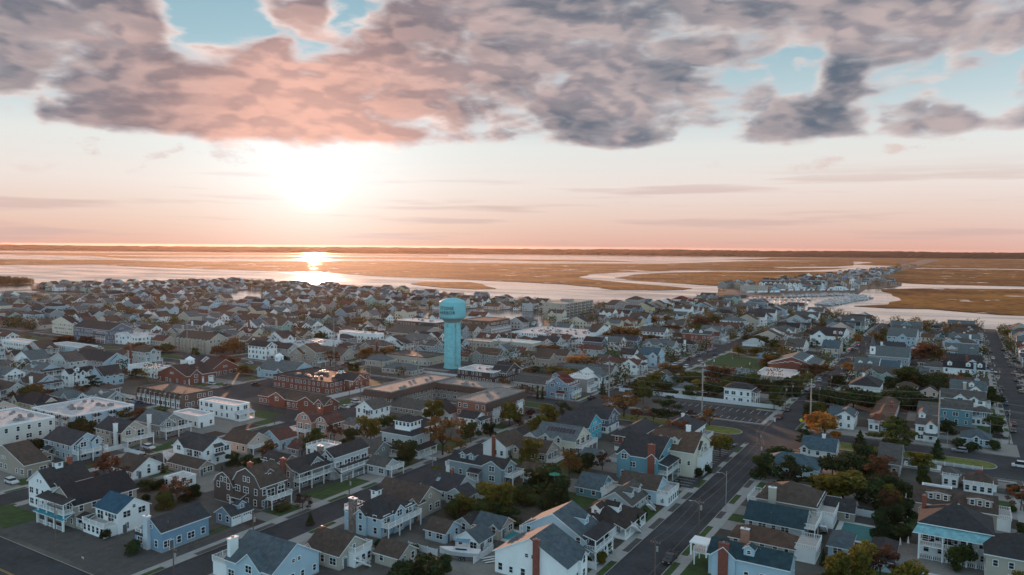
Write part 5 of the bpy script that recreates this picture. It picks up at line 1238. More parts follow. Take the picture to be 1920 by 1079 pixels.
# ------------------------------------------------------------------ water tower
def tower():
    AQ=mat('aqua_paint',(.17,.50,.54),.55,.08,.25,spec=.4); AQR=mat('streaked_aqua_paint',(.19,.53,.57),.75,.2,.7,spec=.3); GREY=mat('grey_paint',(.25,.28,.28),.6,.05,1)
    t=bpy.data.objects.new('water_tower',None); COL.objects.link(t); t.location=(-241.7,336.2,GZ); tag(t,'aqua water tower lettered STONE HARBOR on a fluted column','water tower')
    mb=MB(); n=48; r0=4.5
    for i in range(n):   # fluted shaft
        a=2*math.pi*i/n; b=2*math.pi*(i+1)/n; ra=r0+(.12 if i%2 else 0); rb_=r0+(.12 if (i+1)%2 else 0)
        mb.add([(ra*math.cos(a),ra*math.sin(a),0),(rb_*math.cos(b),rb_*math.sin(b),0),(rb_*math.cos(b),rb_*math.sin(b),25.6),(ra*math.cos(a),ra*math.sin(a),25.6)],[(0,1,2,3)],AQR)
    mb.cyl(0,0,0,.8,5.0,4.85,AQR,32); mb.obj('column',t)
    def lathe(name,prof,m):
        q=MB(); n=64; 
        v=[(r*math.cos(2*math.pi*i/n),r*math.sin(2*math.pi*i/n),z) for r,z in prof for i in range(n)]
        q.add(v,[(k*n+i,k*n+(i+1)%n,(k+1)*n+(i+1)%n,(k+1)*n+i) for k in range(len(prof)-1) for i in range(n)],m)
        return q.obj(name,t,smooth=True)
    H0=25.7
    lathe('neck',[(4.55,H0-.1),(4.8,H0),(4.9,H0+.5),(5.3,H0+1.1),(6.9,H0+2.3)],GREY)
    tk=lathe('tank',[(6.9,H0+2.3),(7.2,H0+2.6),(7.4,H0+3.2),(7.45,H0+11.0),(7.35,H0+11.25)],AQ)
    lathe('dome',[(7.35,H0+11.25),(6.8,H0+11.65),(5.5,H0+12.4),(3.8,H0+13.0),(1.9,H0+13.35),(.01,H0+13.5)],AQ)
    for zz in (H0+3.4,H0+7.2,H0+11.0):
        lathe('weld_seam',[(7.44,zz),(7.50,zz+.04),(7.50,zz+.12),(7.44,zz+.16)],AQR)
    q=MB(); a_=math.radians(20)
    for i in range(34): q.tube((7.6*math.cos(a_)-.25,7.6*math.sin(a_),H0+2.6+i*.27),(7.6*math.cos(a_)+.25,7.6*math.sin(a_),H0+2.6+i*.27),.025,STEEL,3)
    for dx in (-.25,.25): q.tube((7.6*math.cos(a_)+dx,7.6*math.sin(a_),H0+2.6),(7.6*math.cos(a_)+dx,7.6*math.sin(a_),H0+12),.035,STEEL,4)
    q.obj('ladder',t)
    for k in range(5):
        aa=math.radians(-140+k*52); q=MB(); q.box(5.0*math.cos(aa)-.2,5.0*math.cos(aa)+.2,5.0*math.sin(aa)-.2,5.0*math.sin(aa)+.2,23.0,24.8,GREY); q.obj('antenna_panel',t)
    q=MB(); q.cyl(0,0,H0+13.4,H0+14.1,.35,.3,AQ,8); q.cyl(2.2,0,H0+13.1,H0+13.8,.45,.45,AQ,8); q.obj('roof_vent',t)
    q=MB()
    for i in range(28): a=2*math.pi*i/28; q.tube((3.2*math.cos(a),3.2*math.sin(a),H0+13.0),(3.2*math.cos(a),3.2*math.sin(a),H0+13.9),.03,AQ,3)
    q.obj('guard_rail',t)
    for k,(aa) in enumerate((math.radians(-35),math.radians(-30))):
        q=MB(); 
        for i in range(26): q.tube((4.75*math.cos(aa),4.75*math.sin(aa),i),(4.75*math.cos(aa),4.75*math.sin(aa),i+1),.09,STEEL,4)
        q.obj('cable_run',t)
    # lettering, curved round the tank
    BLK=mat('black_lettering',(.012,.016,.02),.6)
    def word(s,z,size):
        c=bpy.data.curves.new('lettering','FONT'); c.body=s; c.size=size; c.align_x='CENTER'; c.extrude=.02; c.space_character=1.12; c.resolution_u=3; c.offset=.055
        o=bpy.data.objects.new('lettering',c); COL.objects.link(o); dg=bpy.context.evaluated_depsgraph_get(); me=bpy.data.meshes.new_from_object(o.evaluated_get(dg)); bpy.data.objects.remove(o)
        import bmesh
        b=bmesh.new(); b.from_mesh(me); bmesh.ops.subdivide_edges(b,edges=[e for e in b.edges if e.calc_length()>.6],cuts=2)
        bmesh.ops.triangulate(b,faces=b.faces)
        for v in b.verts:
            # bearing of the lettering's middle, seen from above
            th=LETTER+v.co.x/7.5; rr=7.47+max(0,v.co.z)*1.5; zz=z+v.co.y
            v.co=(rr*math.cos(th),rr*math.sin(th),zz)
        b.to_mesh(me); b.free(); me.materials.clear(); me.materials.append(BLK)
        link('lettering',me,tk)
    # the tank's face towards the flight path, words centred a little round its western side
    face=math.atan2(-336.2,241.7); LETTER=face-math.radians(29)
    word('STONE',32.9,2.6); word('HARBOR',30.5,2.45)
tower()
# ------------------------------------------------------------------ trees
def leafmat(name,c1,c2,tr=.25):
    return mat('leaves_'+name,c1,.8,0,.55,spec=.12,col2=c2,rnd=.22,trans=tr)
LM=dict(d=leafmat('dark',(.014,.030,.014),(.055,.075,.026),.15),g=leafmat('green',(.026,.045,.014),(.095,.110,.028),.2),y=leafmat('olive',(.055,.06,.014),(.20,.16,.03)),o=leafmat('orange',(.085,.052,.02),(.22,.115,.04),.3),O=leafmat('bright_orange',(.22,.09,.025),(.50,.24,.06),.3),b=leafmat('brown',(.065,.032,.02),(.16,.078,.042),.3),r=leafmat('dark_red',(.035,.018,.015),(.10,.045,.034),.2))
BARK=mat('bark',(.06,.045,.037),.9,.3,3)
TREEC={}
def crown_mesh(shape,seed):
    rnd=random.Random(seed*77+len(shape)); mb=MB(); m=LM['d']
    def leaf(p,s):
        a=Vector((rnd.gauss(0,1),rnd.gauss(0,1),rnd.gauss(0,1))).normalized(); u=a.orthogonal().normalized()*s; w_=a.cross(u.normalized())*s*rnd.uniform(.5,.9)
        mb.add([p-u-w_*.3,p+w_,p+u-w_*.2,p-w_],[(0,1,2,3)],m)
    lumps=[]
    if shape=='co':
        for i in range(1500):
            h=rnd.random()**1.25; r=.5*(1-h)**.85*(.75+.25*math.sin(h*31)); a=rnd.uniform(0,6.283); k=rnd.random()**.4
            leaf(Vector((r*k*math.cos(a),r*k*math.sin(a),h*.97+.02)),.04)
    else:
        if shape=='ev': 
            for i in range(13): a=rnd.uniform(0,6.28); rr=rnd.uniform(.0,.33); lumps.append((Vector((rr*math.cos(a),rr*math.sin(a),rnd.uniform(.22,.8)-rr*.3)),rnd.uniform(.13,.23),.85))
            cnt=230; ls=.036
        elif shape=='rd':
            for i in range(15): a=rnd.uniform(0,6.28); rr=rnd.uniform(.05,.34); lumps.append((Vector((rr*math.cos(a),rr*math.sin(a),rnd.uniform(.36,.86)-rr*.2)),rnd.uniform(.10,.20),.8))
            cnt=170; ls=.032
        elif shape=='sp':
            for i in range(22): a=rnd.uniform(0,6.28); rr=rnd.uniform(.1,.42); lumps.append((Vector((rr*math.cos(a),rr*math.sin(a),rnd.uniform(.42,.92)-rr*rr*.9)),rnd.uniform(.07,.13),.7))
            cnt=85; ls=.024
        elif shape=='pi':
            for i in range(24): a=rnd.uniform(0,6.28); h=rnd.uniform(.3,.96); rr=rnd.uniform(.03,.5*(1.25-h)**.7); lumps.append((Vector((rr*math.cos(a),rr*math.sin(a),h)),rnd.uniform(.09,.16),.38))
            cnt=120; ls=.028
        else:
            for i in range(9): a=rnd.uniform(0,6.28); rr=rnd.uniform(0,.33); lumps.append((Vector((rr*math.cos(a),rr*math.sin(a),rnd.uniform(.3,.62))),rnd.uniform(.16,.28),1.2))
            cnt=170; ls=.05
        for c,r,fl in lumps:
            for i in range(cnt):
                d=Vector((rnd.gauss(0,1),rnd.gauss(0,1),rnd.gauss(0,1))).normalized()*(r*rnd.uniform(.55,1.08)); d.z*=fl
                leaf(c+d,ls*rnd.uniform(.7,1.3))
    return mb
def trunk_mesh(shape,seed):
    rnd=random.Random(seed*31); mb=MB(); th=.40 if shape in('sp','rd') else .5
    mb.tube((0,0,-.01),(rnd.uniform(-.02,.02),0,th),.028,BARK,6,.016)
    for i in range(9):
        a=rnd.uniform(0,6.28); h=rnd.uniform(.2,th); p=Vector((0,0,h)); q=Vector((rnd.uniform(.2,.36)*math.cos(a),rnd.uniform(.2,.36)*math.sin(a),h+rnd.uniform(.2,.4))); mb.tube(p,q,.011,BARK,4,.004)
        for j in range(3 if shape=='sp' else 1): r_=q+Vector((rnd.uniform(-.12,.12),rnd.uniform(-.12,.12),rnd.uniform(.05,.16))); mb.tube(p.lerp(q,.6),r_,.006,BARK,3,.002)
    return mb.mesh('trunk')
def crown(shape,seed,col):
    k=(shape,seed,col)
    if k not in TREEC:
        b=('mb',shape,seed)
        if b not in TREEC: TREEC[b]=crown_mesh(shape,seed)
        me=TREEC[b].mesh('crown'); me.materials.clear(); me.materials.append(LM[col]); TREEC[k]=me
    return TREEC[k]
def trunk(shape,seed):
    k=('t',shape,seed)
    if k not in TREEC: TREEC[k]=trunk_mesh(shape,seed)
    return TREEC[k]
CN=dict(d='dark green',g='green',y='olive green',o='russet orange',O='bright orange',b='brown',r='dark red'); SN=dict(ev='bushy evergreen tree',pi='layered pine tree',co='cone-shaped evergreen',rd='round-crowned tree',sp='spreading thin-leaved tree',hb='rounded shrub')
NM=dict(ev='evergreen_tree',pi='pine_tree',co='conifer',rd='leafy_tree',sp='spreading_tree',hb='shrub')
def tree(x,y,h,w_,shape,col,label,group,rnd,z=GZ):
    sd=rnd.randint(0,3)
    r=bpy.data.objects.new(NM[shape],None); COL.objects.link(r); r.location=(x,y,z); r.rotation_euler=(0,0,rnd.uniform(0,6.28)); tag(r,label,'shrub' if shape=='hb' else 'tree',group)
    s=w_/.86 if shape!='co' else w_/.95; sc=(s,s*rnd.uniform(.9,1.1),h/(.98 if shape!='hb' else .9))
    link('crown',crown(shape,sd,col),r,None,None,sc)
    if shape not in('hb','co'): link('trunk',trunk(shape,sd),r,None,None,(s*.7,s*.7,h))
    elif shape=='co': link('trunk',trunk('co',sd),r,None,None,(s*.5,s*.5,h*.3))
    return r
LAB={}
def ordinal(i):
    W=['first','second','third','fourth','fifth','sixth','seventh','eighth','ninth','tenth','eleventh','twelfth','thirteenth','fourteenth','fifteenth','sixteenth','seventeenth','eighteenth','nineteenth','twentieth']
    if i<20: return W[i]
    T=['','','twenty','thirty','forty','fifty','sixty','seventy','eighty','ninety']; i+=1
    return T[i//10]+('-'+W[i%10-1] if i%10 else ('' if i%10 else '')) if i%10 else T[i//10][:-1]+'ieth'
NEARH=[(b[0][0]+b[0][2]/2,b[0][1]+b[0][3]/2,l) for n,l,c,b,f in HOUSES]
def short(l):
    w_=l.split(); out=[]
    for q in w_:
        if q in('with','beside','behind','under','in','among','near','across','on','below','over','half','showing','wrapped','at','without','between','of') and len(out)>=2: break
        out.append(q)
    return ' '.join(out[:6])
def near_phrase(x,y):
    best=min(NEARH,key=lambda a:(a[0]-x)**2+(a[1]-y)**2); return best
import re
trees=sorted(TREES,key=lambda t:t[1])
used={}
rt=random.Random(3)
for (x,y,h,w_,shape,col) in trees:
    hx,hy,hl=near_phrase(x,y); side='in front of' if y<hy-5 else ('behind' if y>hy+5 else 'beside')
    sz='tall ' if h>9 else ('small ' if h<4.5 else '')
    lb='%s%s %s %s the %s'%(sz,CN[col],SN[shape],side,short(hl)); ww=lb.split()
    used[lb]=used.get(lb,0)+1
    if used[lb]>1: lb='%s of several %s %ss %s the %s'%(ordinal(used[lb]-1),CN[col],SN[shape],side,short(hl))
    lb=' '.join(lb.split()[:16])
    tree(x,y,max(1.2,min(h,17)),max(1.2,min(w_*(1.28 if shape in('ev','rd') else 1),22)),shape,col,lb,'trees and shrubs among the houses',rt); occ(x-w_*.18,x+w_*.18,y-w_*.18,y+w_*.18)
NT=len(trees)
# ------------------------------------------------------------------ street and house rows filled along the real street grid
STN={0:'far right street',1:'wide right street',2:'street right of tower',3:'first street left of tower'}
def stname(i):
    return STN.get(i) or '%s street left of tower'%ordinal(i-3)
rh=random.Random(21)
PW=['wh','wh','wh','wh','lb','lb','lb','gr','lg','ta','be','cr','lg','wh','pe','sb','sg','yl','bs2']; PR=['dg','ch','gs','br','gb','dk','bs2','br','gs','gb','bn','br','rb']
WN=dict(wh='white',lb='pale blue',gr='grey',lg='light grey',ta='tan',be='beige',cr='cream',pe='peach',sb='blue-grey',sg='sage green',yl='yellow',bs2='slate blue')
RN=dict(dg='dark grey',ch='charcoal',gs='grey',br='brown',gb='pale grey',dk='black',rb='reddish',bs2='slate',bn='warm brown')
cand=[]
for i,s in enumerate(ST):
    for side in (-1,1):
        for (a,b) in ((86,259),(294,503),(525,1000)):
            y=a+rh.uniform(0,4)
            while y<b-9:
                d=rh.uniform(8.5,12); w_=rh.uniform(13,20); x0=s+5+4.5+rh.uniform(0,3) if side>0 else s-5-4.5-rh.uniform(0,3)-w_
                two=rh.random(); cand.append((x0,y,w_,d,i,side,two))
                if rh.random()<.55 and two>.0:   # back cottage
                    w2=rh.uniform(6,9); x2=s+5+4.5+w_+rh.uniform(3,5) if side>0 else s-5-4.5-w_-rh.uniform(6,8)-w2
                    cand.append((x2,y+rh.uniform(0,2),w2,rh.uniform(6,8),i,side,-1))
                y+=d+rh.uniform(2.5,5.5)
# western and bay-side quarters keep the same grid a little further on
rows={}
good=[]
for c in cand:
    x0,y,w_,d,i,side,two=c
    if not inside((x0,y),TOWNP) or not inside((x0+w_,y+d),TOWNP) or wet(x0,y) or wet(x0+w_,y+d) or wet(x0,y+d) or wet(x0+w_,y): continue
    if x0>95: continue
    if not seen(x0+w_/2,y+d/2,60): continue
    if y<90 and x0>-250: pass
    if (x0+w_>-262 and y<262) or (x0>-52 and y<300) or (-138<x0+w_<-58 and 291<y<505) or (x0>-60 and x0<-45): continue
    if not free(x0,x0+w_,y,y+d): continue
    occ(x0-1,x0+w_+1,y-1,y+d+1); good.append(c)
def keydist(c): p=project(c[0]+c[2]/2,c[1]+c[3]/2); return p[2]
good.sort(key=keydist)
NH=sum(1 for h_ in HOUSES if h_[2] in('house',))
near_h=good[:295-NH]; far_h=good[295-NH:]
far_gap=[c for c in far_h if rh.random()<.20]; far_h=[c for c in far_h if c not in far_gap]
near_h.sort(key=lambda c:(c[4],c[5],c[1]))
cnt={}
for x0,y,w_,d,i,side,two in near_h:
    k=(i,side); n=cnt.get(k,0); cnt[k]=n+1
    rc=rh.choice(PR); wc=rh.choice(PW); e=2.9 if two<0 else (5.5 if two<.7 else (3.3 if two<.85 else 8.1)); t='H' if rh.random()<.22 else ('GX' if rh.random()<.7 else 'GY')
    fs=[]
    if two>=0:
        fr='E' if side<0 else 'W'
        if rh.random()<.7 and e>5: fs.append('dk %s 2.8 %.1f 0 1 %s'%(fr if side<0 else rh.choice('SE'),rh.uniform(1.6,2.8),rh.choice(['p','p','w','pr'])))
        if rh.random()<.4: fs.append('ch S .%d %s 1.3 1.3'%(rh.randint(2,8),rh.choice(['brick','wh','be'])))
        if rh.random()<.4 and t=='GX': fs.append('dm S .%d'%rh.randint(25,75))
        if rh.random()<.35: fs.append('cg S .%d .3'%rh.randint(2,8))
        if rh.random()<.3: fs.append('cg E .5 .45')
    lb='%s %s, %s roof, %s %s-hand on %s'%(WN[wc],'cottage' if e<4 else 'house',RN[rc],ordinal(n),'right' if side>0 else 'left',stname(i))
    bl_=[(x0,y,w_,d,e,t,rc,wc)]
    if two>=0 and rh.random()<.65:
        ww=w_*rh.uniform(.35,.55); bl_=[(x0,y+1.2,w_,d-1.2,e,t,rc,wc),(x0+rh.choice([.2,w_-ww-.3]),y-.8,ww,d*.75,max(2.8,e-rh.choice([0,1.2,2.6])),'GY',rc,wc)]
    house('cottage' if e<4 else 'house',lb,'house',bl_,fs,'houses along the residential streets',rh,detail=keydist((x0,y,w_,d))<330,faces='SE')
# the remaining far houses: too many and too small to count
fm=MB()
for x0,y,w_,d,i,side,two in far_h:
    rc=ROOF[rh.choice(PR)]; wc=WALL[rh.choice(PW)]; e=rh.choice([5.5,5.5,8.1,3.2]) if two>=0 else 3; t=rh.choice(['GX','GX','GY','H'])
    x0+=rh.uniform(-1,1)
    walls(fm,x0,y,w_,d,e,t,wc); roofing(fm,x0,y,w_,d,e,t,rc)
    if rh.random()<.5: ww=w_*rh.uniform(.35,.5); xx=x0+rh.choice([.2,w_-ww-.2]); walls(fm,xx,y-1.5,ww,d*.8,e-.4,'GY',wc); roofing(fm,xx,y-1.5,ww,d*.8,e-.4,'GY',rc)
    for fl_ in range(int(e/2.7)):
        for q in range(int(w_/3)): 
            if rh.random()<.75: a=x0+(q+.5)*3+.3; fm.box(a-.5,a+.5,y-.06,y+.02,fl_*2.8+1,fl_*2.8+2.3,GLASS)
        for q in range(int(d/3)):
            if rh.random()<.75: a=y+(q+.5)*3; fm.box(x0+w_-.02,x0+w_+.06,a-.5,a+.5,fl_*2.8+1,fl_*2.8+2.3,GLASS)
    if rh.random()<.5 and e>4:
        fm.box(x0+w_,x0+w_+2,y+.3,y+d-.3,2.6,2.8,TRIM); fm.box(x0+w_+1.9,x0+w_+2,y+.3,y+d-.3,2.8,3.7,TRIM)
    if rh.random()<.4:
        a=x0+w_*rh.uniform(.25,.7); fm.prism([(a-1.5,e*.5),(a+1.5,e*.5),(a+1.5,e+.6),(a,e+2.0),(a-1.5,e+.6)],y-.3,y+d*.4,'y',wc); 
        fm.slab([(a-1.8,y-.5,e+.35),(a,y-.5,e+2.1),(a,y+d*.45,e+2.1),(a-1.8,y+d*.45,e+.35)],.12,rc,TRIM); fm.slab([(a+1.8,y-.5,e+.35),(a,y-.5,e+2.1),(a,y+d*.45,e+2.1),(a+1.8,y+d*.45,e+.35)],.12,rc,TRIM)
o=fm.obj('distant_houses',fix=False); o.location=(0,0,GZ); tag(o,'mass of small distant rooftops between the tower and the bay','houses',kind='stuff')
print('HOUSES',NH,len(near_h),len(far_h))
# trees among the rows
tc_=[]
rt=random.Random(8)
for i,s in enumerate(ST):
    for side in (-1,1):
        y=95
        while y<1000:
            y+=rt.uniform(1.8,6.5) if i<3 else rt.uniform(5,16)
            x=s+side*rt.choice([rt.uniform(7,11),rt.uniform(24,40),rt.uniform(28,40),rt.uniform(11,30)])
            if any(a-4<y<b+4 for a,b in AVE) : continue
            if (y<135 and x>-140) or (y<190 and -52<x<-18): continue
            if not inside((x,y),TOWNP) or wet(x,y) or not seen(x,y,30) or not free(x-1.2,x+1.2,y-1.2,y+1.2): continue
            if s+side*5+side*2>x>s+side*5-2: continue
            tc_.append((x,y,i,side)); occ(x-1.5,x+1.5,y-1.5,y+1.5)
tc_.sort(key=lambda c:project(c[0],c[1])[2])
nt_=tc_[:max(0,292-NT)]; ft=tc_[len(nt_):]; nt_.sort(key=lambda c:(c[2],c[3],c[1])); cnt={}
for x,y,i,side in nt_:
    sh=rt.choice(['ev','ev','rd','rd','co','hb','sp']); col={'ev':rt.choice('ddg'),'rd':rt.choice('oybgyg'),'co':'d','hb':rt.choice('dgd'),'sp':rt.choice('bbo')}[sh]
    if i<3 and col in 'oO' and rt.random()<.75: col=rt.choice('dgdy')
    h=rt.uniform(4.5,11) if sh!='hb' else rt.uniform(1.2,2.4); w_=h*(.95 if sh!='co' else .4) if sh!='hb' else h*1.4
    k=(i,side); n=cnt.get(k,0); cnt[k]=n+1
    tree(x,y,h,w_,sh,col,'%s %s, %s %s-hand on %s'%(CN[col],SN[sh],ordinal(n),'right' if side>0 else 'left',stname(i)),'trees in the yards along the streets',rt)
# far trees as one mass
for (x0,y,w_,d,i,side,two) in far_gap:
    for k in range(4): ft.append((x0+rt.uniform(0,w_),y+rt.uniform(0,d),i,side))
for (x0,y,w_,d,i,side,two) in far_h:
    if rt.random()<.6: ft.append((x0+rt.choice([-2.5,w_+2.5,w_*.5]),y+rt.choice([-2,d+1.5]),i,side))
for k in range(500):
    x=rt.uniform(-420,-60); y=rt.uniform(1130,3600)
    if inside((x,y),POLY['peninsula']) and not(x>-270 and y<1260): ft.append((x,y,0,0))
fb=MB(); 
for x,y,i,side in ft:
    h=rt.uniform(5,10); r=h*.5; col=LM[rt.choice('ddggyob')]
    for k in range(110):
        d=Vector((rt.gauss(0,1),rt.gauss(0,1),rt.gauss(0,1))).normalized()*r*rt.uniform(.6,1.1); p=Vector((x,y,h*.55))+d
        a=Vector((rt.gauss(0,1),rt.gauss(0,1),rt.gauss(0,1))).normalized(); u=a.orthogonal().normalized()*.5; v=a.cross(u)*.8
        fb.add([p-u,p+v,p+u,p-v],[(0,1,2,3)],col)
# dark wooded spit
rp=POLY['wood_isle']
for k in range(1400):
    x=rt.uniform(-1500,-1080); y=rt.uniform(380,700)
    if not inside((x,y),rp) : continue
    h=rt.uniform(6,10); r=4
    for q in range(80):
        d=Vector((rt.gauss(0,1),rt.gauss(0,1),rt.gauss(0,1))).normalized()*r*rt.uniform(.5,1.1); p=Vector((x,y,h*.5))+d
        a=Vector((rt.gauss(0,1),rt.gauss(0,1),rt.gauss(0,1))).normalized(); u=a.orthogonal().normalized()*.7; v=a.cross(u)*.8
        fb.add([p-u,p+v,p+u,p-v],[(0,1,2,3)],LM['d' if rt.random()<.7 else 'r'])
o=fb.obj('distant_trees'); tag(o,'scattered small distant treetops among the far rooftops','trees',kind='stuff')
# ------------------------------------------------------------------ poles and wires
def pole(x,y,h,k,label,group):
    nm=dict(w='utility_pole',l='utility_pole',m='transmission_pole',s='street_lamp',a='radio_mast')[k]
    r=bpy.data.objects.new(nm,None); COL.objects.link(r); r.location=(x,y,GZ); tag(r,label,nm.replace('_',' '),group)
    mb=MB()
    if k=='a':
        for q in range(3):
            a=q*2.094; mb.tube((.5*math.cos(a),.5*math.sin(a),0),(.18*math.cos(a),.18*math.sin(a),h),.05,STEEL,4)
        n=int(h/1.2)
        for j in range(n):
            z0=j*h/n; z1=(j+1)*h/n; r0=.5-.32*j/n; r1=.5-.32*(j+1)/n
            for q in range(3): a=q*2.094; b=(q+1)*2.094; mb.tube((r0*math.cos(a),r0*math.sin(a),z0),(r1*math.cos(b),r1*math.sin(b),z1),.025,STEEL,3)
        mb.obj('mast',r); q=MB(); q.tube((0,0,h),(0,0,h+1.6),.04,STEEL,4); q.tube((-1,0,h*.8),(1,0,h*.8),.06,STEEL,4); q.obj('antenna',r); return
    m_=WOODP if k in 'wl' else STEEL; rad=.15 if k in 'wls' else .3
    if k=='s': rad=.1
    mb.cyl(0,0,0,h,rad,rad*.65,m_,8); mb.obj('shaft',r)
    if k in 'wl':
        q=MB(); q.box(-1.1,1.1,-.06,.06,h-.9,h-.75,m_); 
        for xx in (-.95,-.35,.35,.95): q.cyl(xx,0,h-.75,h-.5,.06,.04,STEEL,6)
        q.obj('crossarm',r)
        q=MB(); q.cyl(.35,.12,h-2.6,h-1.6,.24,.24,STEEL,10); q.obj('transformer',r)
    if k in 'ls':
        q=MB(); q.tube((0,0,h-1.2),(-1.0,-.2,h-.6),.05,STEEL,5); q.tube((-1.0,-.2,h-.6),(-1.9,-.4,h-.6),.05,STEEL,5); q.obj('lamp_arm',r)
        q=MB(); q.box(-2.4,-1.7,-.55,-.25,h-.72,h-.55,STEEL); q.obj('lamp_head',r)
    if k=='m':
        for zz in (h*.55,h*.97):
            q=MB(); q.box(-.1,.1,-.1,1.9,zz-.12,zz+.05,m_) ; q.obj('crossarm',r)
        q=MB(); q.box(-2.0,2.0,-.1,.1,h*.52,h*.52+.2,m_); q.obj('crossarm',r)
PN=dict(w='wooden utility pole with crossarm',l='utility pole carrying a street light',m='tall steel transmission pole',s='slim street lamp',a='thin lattice radio mast')
used={}
PO=[]
for (x,y,h,k) in sorted(POLES,key=lambda p:p[1]):
    h=max(6,min(h,34)); hx,hy,hl=near_phrase(x,y); lb='%s by the %s'%(PN[k],short(hl)); used[lb]=used.get(lb,0)+1
    if used[lb]>1: lb='%s %s by the %s'%(ordinal(used[lb]-1),PN[k],short(hl))
    pole(x,y,h,k,' '.join(lb.split()[:16]),'poles along the streets'); PO.append((x,y,h,k))
# more poles down the two long right-hand streets
rp_=random.Random(4)
for i,xo,y0,y1 in ((0,-6.2,310,740),(1,6.2,330,740),(1,-6.2,345,500),(2,6.2,300,640),(0,6.2,470,740)):
    y=y0; n=0
    while y<y1:
        x=ST[i]+xo; 
        if not any(abs(x-a[0])<4 and abs(y-a[1])<12 for a in PO): pole(x,y,rp_.uniform(8.5,10.5),'l' if n%2 else 'w','%s, %s %s-hand on %s'%(PN['l' if n%2 else 'w'],ordinal(n),'right' if xo>0 else 'left',stname(i)),'poles along the streets'); n+=1
        y+=rp_.uniform(34,42)
def wire(p,q,sag,r=.035,wm=None,label='power line sagging between two poles'):
    mb=MB(); n=10; P=Vector(p);Q=Vector(q); pr=P
    for k in range(1,n+1):
        t=k/n; c=P.lerp(Q,t); c.z-=sag*4*t*(1-t); mb.tube(pr,c,r,wm or WIRE,3); pr=c
    return tag(mb.obj('power_line'),label,'power line','overhead power lines')
LW=mat('bare_wire',(.20,.20,.19),.5)
big=[p for p in PO if p[3]=='m' and 255<p[1]<330]; big.sort()
big=[(-243,298,17,'m')]+[b for b in big]+[(60,292,17,'m')]
for a,b in zip(big[:-1],big[1:]):
    for k,f in enumerate((.97,.84,.70,.55)):
        wire((a[0],a[1]+.8,a[2]*f+GZ),(b[0],b[1]+.8,b[2]*f+GZ),1.4,.06,LW,'%s power line along the median avenue, span %s'%(['top','second','third','lowest'][k],['left of the duplexes','over the car park','over the junction','past the round house','at the far right','past the last steel pole','beyond the frame edge'][min(6,big.index(a))]))
wp=[p for p in PO if p[3] in 'wl' and -52<p[0]<-48 or p[3]=='w' and -64<p[0]<-60]
def chain(sel,name):
    sel=sorted(sel,key=lambda p:p[1])
    for j,(a,b) in enumerate(zip(sel[:-1],sel[1:])):
        if b[1]-a[1]<75 and abs(a[0]-b[0])<9:
            for k,xx in enumerate((-.95,.95)): wire((a[0]+xx,a[1],a[2]-.5+GZ),(b[0]+xx,b[1],b[2]-.5+GZ),.9,.018,LW,'%s thin wire over the %s, %s span from the near end'%(['left','right'][k],name,ordinal(j)))
chain([p for p in PO if p[3] in'wl' and -66<p[0]<-46],'wide right street'); chain([p for p in PO if p[3] in 'wl' and -146<p[0]<-124],'middle street'); chain([p for p in PO if p[3] in 'wl' and -226<p[0]<-200],'lower left street')
